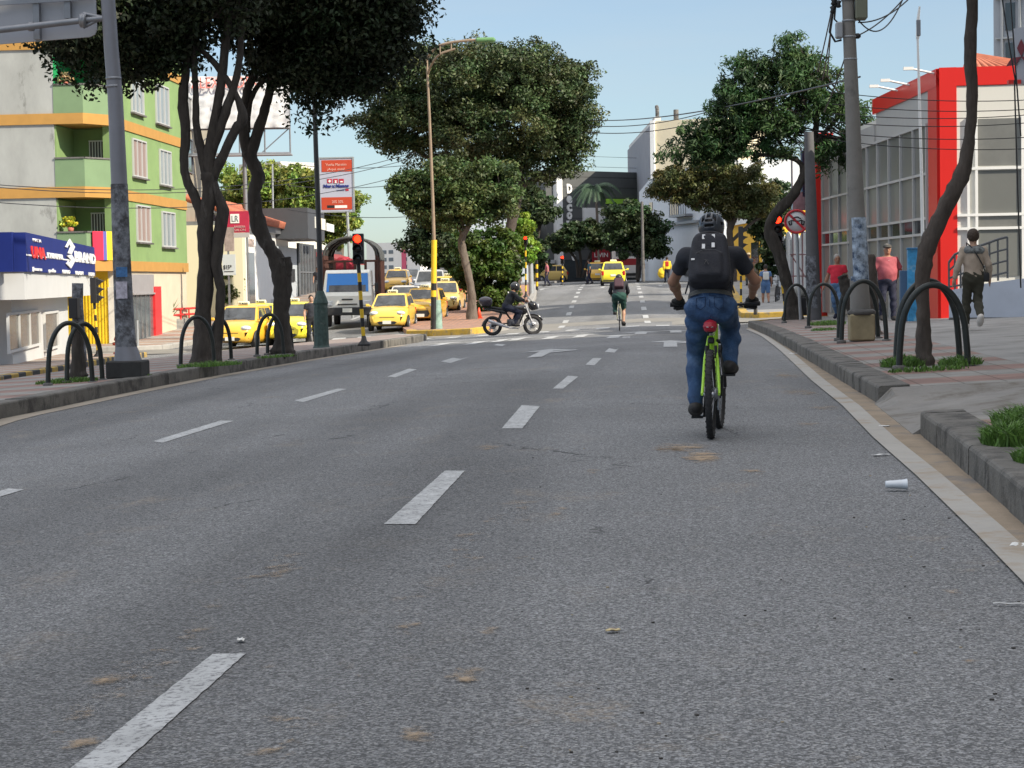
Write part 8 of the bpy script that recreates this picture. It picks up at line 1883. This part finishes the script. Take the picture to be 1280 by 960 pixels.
# ---- blue poster column
cy_ = 45; s = ppm(cy_, 1141); pc = thing('poster_column', at(1141, cy_, .18), 'narrow blue poster-covered kiosk column by the showroom glazing', 'kiosk')
b = at(1141, cy_, .18); h_ = W(1141, 311, cy_).z-b.z; m = MB(); m.box(b+Vector((0, 0, h_/2)), (13/s, .22, h_), bevel=.01); m.build('column', [mat('blue_poster', (.04, .26, .50), .5, var=.5, vs=5, dirt=(.30, .48, .58), ds=3, dth=.55)], pc)
m = MB(); m.box(b+Vector((0, 0, h_)), (15/s, .26, .05), bevel=.01); m.build('cap', [mat('cap_blue', (.03, .15, .3), .5)], pc)
m = MB(); m.box(at(1129, cy_+.3, .18)+Vector((0, 0, .55)), (9/s, .2, 1.1), bevel=.01); m.build('side_cabinet', [mat('cabinet_blue', (.07, .13, .22), .5)], pc)
# ---- bollards, bin, hydrant
for px, Y, lb in ((984, 69, 'left one of the white bollards by the crossing'), (992, 69.5, 'right one of the white bollards by the crossing'), (1024, 60, 'white bollard beside the foot of the red column')):
    g = at(px, Y, .17); t = thing('bollard', g, lb, 'bollard', 'white bollards'); m = MB(); m.lathe(g, [(.055, -.02), (.055, .80), (.05, .84), (.001, .86)], 12); m.build('shaft', [WHITEP], t); m = MB(); m.lathe(g, [(.057, .60), (.057, .70)], 12); m.build('band', [STEELG], t)
g = at(944, 74.5, .19); t = thing('bollard', g, 'small dark bollard on the far yellow kerb', 'bollard'); m = MB(); m.lathe(g, [(.07, -.02), (.06, .62), (.08, .68), (.001, .74)], 10); m.build('shaft', [CONCD], t)
g = gp(1007, 398, .18); g.y += 1.2; t = thing('rubbish_cart', g, 'black rubbish bin with a pale sack on top, behind the round sign', 'bin')
def fbn(P): return sbox(P, (0, 0, .35), (.22, .16, .22), .06)
o_ = sdf_obj('bin', [(fbn, (-.4, -.4, -.1), (.4, .4, .8), .03)], BLACK, t, .03); 
def fsk(P): return f_ell(P, (-.12, 0, .72), (.32, .22, .2))+fold(P, .02, 14, 14)
o_ = sdf_obj('sack', [(fsk, (-.6, -.4, .4), (.4, .4, 1.1), .03)], mat('pale_sack', (.34, .34, .32), .7), t, .03)
for ch in t.children: ch.location = (0, 0, 0)
g = at(145, 66, .16); t = thing('fire_hydrant', g, 'squat red fire hydrant on the left pavement before the white panel', 'hydrant'); s = ppm(66, 145)
m = MB(); m.lathe(g, [(.15, -.02), (.15, .05), (.09, .07), (.09, .42), (.12, .44), (.12, .48), (.09, .56), (.03, .62), (.03, .66), (.001, .67)], 14); m.build('barrel', [mat('hydrant_red', (.34, .06, .035), .6, var=.3, vs=8)], t)
m = MB()
for sx in (-1, 1): m.lathe(g+Vector((sx*.12, 0, .33)), [(.05, -.04), (.055, .04)], 10, axis='X')
m.build('outlet', [mat('hydrant_red', (.34, .06, .035), .6)], t)
g = at(170, 75, .16); t = thing('bollard', g, 'thin pale steel bollard at the corner by the grey shutter', 'bollard'); m = MB(); m.tube([g, g+Vector((0, 0, .95))], .05, 8); m.build('shaft', [GALV], t)
# pole with posters behind the left hoops
g = at(97, 52, .16); t = thing('utility_pole', g, 'dark post covered with small posters behind the left-hand hoops', 'utility pole'); s = ppm(52, 97); m = MB(); m.tube([g, W(97, 380, 52), W(97, 354, 52)], [9/s, 7/s, 7/s], 10); m.build('pole', [POSTER], t)
m = MB(); m.box(W(93, 385, 51.7), (11/s, .3, 26/s), bevel=.02); m.build('box', [BLACK], t)
# far poles
for px, Y, y0, y1, w_, lb, mt in ((632+4, 118, 350, 210, 2.6, 'pale pole rising beside the fork of the big olive tree', GALV), (804, 142, 352, 252, 2.2, 'grey pole in front of the dome-shaped tree', CONCD), (912, 118, 350, 270, 1.8, 'pale pole left of the yellow building', GALV), (342, 124, 380, 205, 1.5, 'thin pale mast behind the leaning trunk on the left', GALV), (664, 112, 352, 300, 3.6, 'stout white post below the lime-green tree', GALV)):
    g = at(px, Y, .1); s = ppm(Y, px); t = thing('utility_pole', g, lb, 'utility pole'); m = MB(); m.tube([g, W(px-1.5, y1, Y)], [w_/s, w_*.7/s], 8); m.build('pole', [mt], t)
for px, Y, y1, lb in ((649, 107, 318, 'short yellow and black post left of the stout white post'), (671, 118, 325, 'short yellow and black post right of the stout white post')):
    g = at(px, Y, .17); s = ppm(Y, px); t = thing('striped_post', g, lb, 'post', 'yellow and black posts on the island'); tp = W(px, y1, Y); m = MB(); k_ = MB()
    for k in range(7): (m if k % 2 else k_).tube([g.lerp(tp, k/7), g.lerp(tp, (k+1)/7)], .07, 8)
    q = m.build('tube', [YELLOWP], t); k_.build('black_band', [BLACK], q)
g = at(598, 86, .17); t = thing('traffic_cone', g, 'little orange-red cone at the foot of the slender grey trunk', 'cone'); m = MB(); m.box(g+Vector((0, 0, .02)), (.3, .3, .04)); m.lathe(g, [(.12, .04), (.03, .45), (.001, .46)], 12); m.build('cone', [mat('cone_orange', (.7, .08, .03), .5)], t)
# ============================================================ OVERHEAD WIRES
def wire(a, b, sag, label, r=.011, group='overhead cables'):
    A = W(*a); B = W(*b); P = [A.lerp(B, k/16)-Vector((0, 0, sag*4*(k/16)*(1-k/16))) for k in range(17)]
    m = MB(); m.tube(P, r, 5); o = m.build('overhead_cable', [BLACK], org=A.copy()); meta(o, label, 'cable', group)
WL_ = 'thin dark cable strung across the front of the red showroom'
for y0, y1 in ((113, 122), (128, 133), (140, 139), (150, 149), (163, 168), (173, 183)): wire((1040, y0+2, 42), (1330, y1, 42), .12, WL_, .009)
WL2 = 'thin dark cable crossing the sky beyond the big olive tree'
for a, b in (((735, 150, 100), (1075, 96, 43)), ((735, 157, 100), (900, 135, 90)), ((730, 165, 100), (900, 146, 90))): wire(a, b, .3, WL2, .02)
WL3 = 'thin dark cable crossing in front of the green apartment building'
for y0, y1 in ((228, 190), (231, 196), (250, 214)): wire((-40, y0, 60), (520, y1, 95), .8, WL3, .014)
WL4 = 'thin cable in the sky above the left street'
for y0, y1 in ((205, 180), (232, 200), (262, 250)): wire((360, y0, 100), (620, y1, 130), .7, WL4, .018)
WL5 = 'cable dropping from the utility pole top towards the feathery tree'
for a, b in (((1060, 60, uy), (1030, 140, uy+3)), ((1044, 0, uy), (1028, 100, uy+6)), ((1041, 0, uy), (1034, 95, uy+6)), ((1046, -20, uy), (1022, 90, uy+6))): wire(a, b, .05, WL5, .012, 'cables at the utility pole')
WL6 = 'cable looping from the utility pole to the trees on the upper right'
for a, b, sg in (((1071, 45, uy), (1140, -15, 35), .1), ((1073, 25, uy), (1130, -5, 35), .35), ((1073, 28, uy), (1160, -30, 35), .2)): wire(a, b, sg, WL6, .012, 'cables at the utility pole')
WL7 = 'loose black cable hanging beside the emblem sign'
for a, b in (((1250, -20, 36), (1270, 105, 36)), ((1262, -20, 36), (1276, 170, 36)), ((1268, 100, 36), (1276, 360, 36))): wire(a, b, .05, WL7, .014, 'cables by the emblem sign')
# ============================================================ LITTER
g = gp(1120, 614); t = thing('plastic_cup', g+Vector((0, 0, .025)), 'crushed clear plastic cup lying on the asphalt near the edge strip', 'cup')
prof = [(.001, -.06), (.026, -.06), (.028, -.05), (.031, -.03), (.0305, -.02), (.036, .02), (.0355, .03), (.041, .06), (.045, .063), (.041, .064), (.034, .02), (.026, -.05), (.001, -.052)]
m = MB(); m.lathe(g+Vector((0, 0, .040)), prof, 18, axis='X', M=Matrix.Diagonal((1, 1.0, .75))); m.build('cup', [mat('clear_plastic', (.62, .66, .70), .25, spec=.8)], t)
def paper(px, py, a, b, lb, c=(.68, .68, .66), seed=1):
    g = gp(px, py, .006); r = random.Random(seed); N = 6; vs = []
    ang = r.uniform(-.5, .5); 
    for i in range(N+1):
        for j in range(4): x = (i/N-.5)*a; y = (j/3-.5)*b; vs.append(g+Vector((x*math.cos(ang)-y*math.sin(ang), x*math.sin(ang)+y*math.cos(ang), .004+.004*math.sin(i*.8+seed)**2+r.uniform(0, .0015))))
    n = len(vs); fs = [(i*4+j, (i+1)*4+j, (i+1)*4+j+1, i*4+j+1) for i in range(N) for j in range(3)]
    m = MB(); m.add(vs, fs); m.add([v-Vector((0, 0, .003)) for v in vs], [f[::-1] for f in fs]); o = m.build('paper_scrap', [mat('scrap_%d' % seed, c, .7)], org=g.copy()); meta(o, lb, 'litter')
paper(1101, 569, .13, .05, 'thin white paper strip beside the pale edge strip', seed=2); paper(1104, 533, .10, .08, 'white scrap lying on the edge strip before the ramp', seed=3); paper(1276, 682, .09, .12, 'white scrap in the sandy gutter near the grassy kerb', seed=4)
paper(301, 801, .025, .05, 'tiny white scrap above the nearest lane dash', seed=5); paper(766, 789, .05, .03, 'tiny straw-coloured scrap in the middle of the road', (.5, .4, .2), 6); paper(1262, 756, .12, .015, 'thin white straw on the asphalt at the right', seed=7); paper(995, 442, .2, .2, 'small white scrap on the sandy gutter far up the right kerb', seed=8)
r = random.Random(4); m = MB()
for k in range(130):
    px = r.uniform(640, 1275) if k % 2 else r.uniform(1050, 1270); py = r.uniform(540, 950) if k % 2 else r.uniform(480, 720); g = gp(px, py); q = r.uniform(.002, .006)
    m.box(g+Vector((0, 0, q*.4)), (q*2, q*1.6, q), Matrix.Rotation(r.uniform(0, 3), 3, 'Z'), r.choice((0, 0, 1)))
o = m.build('debris', [mat('grit_dark', (.05, .045, .04), .9), mat('grit_tan', (.35, .29, .2), .9)]); o['kind'] = 'stuff'; o['label'] = 'small stones and grit scattered over the asphalt near the kerb'
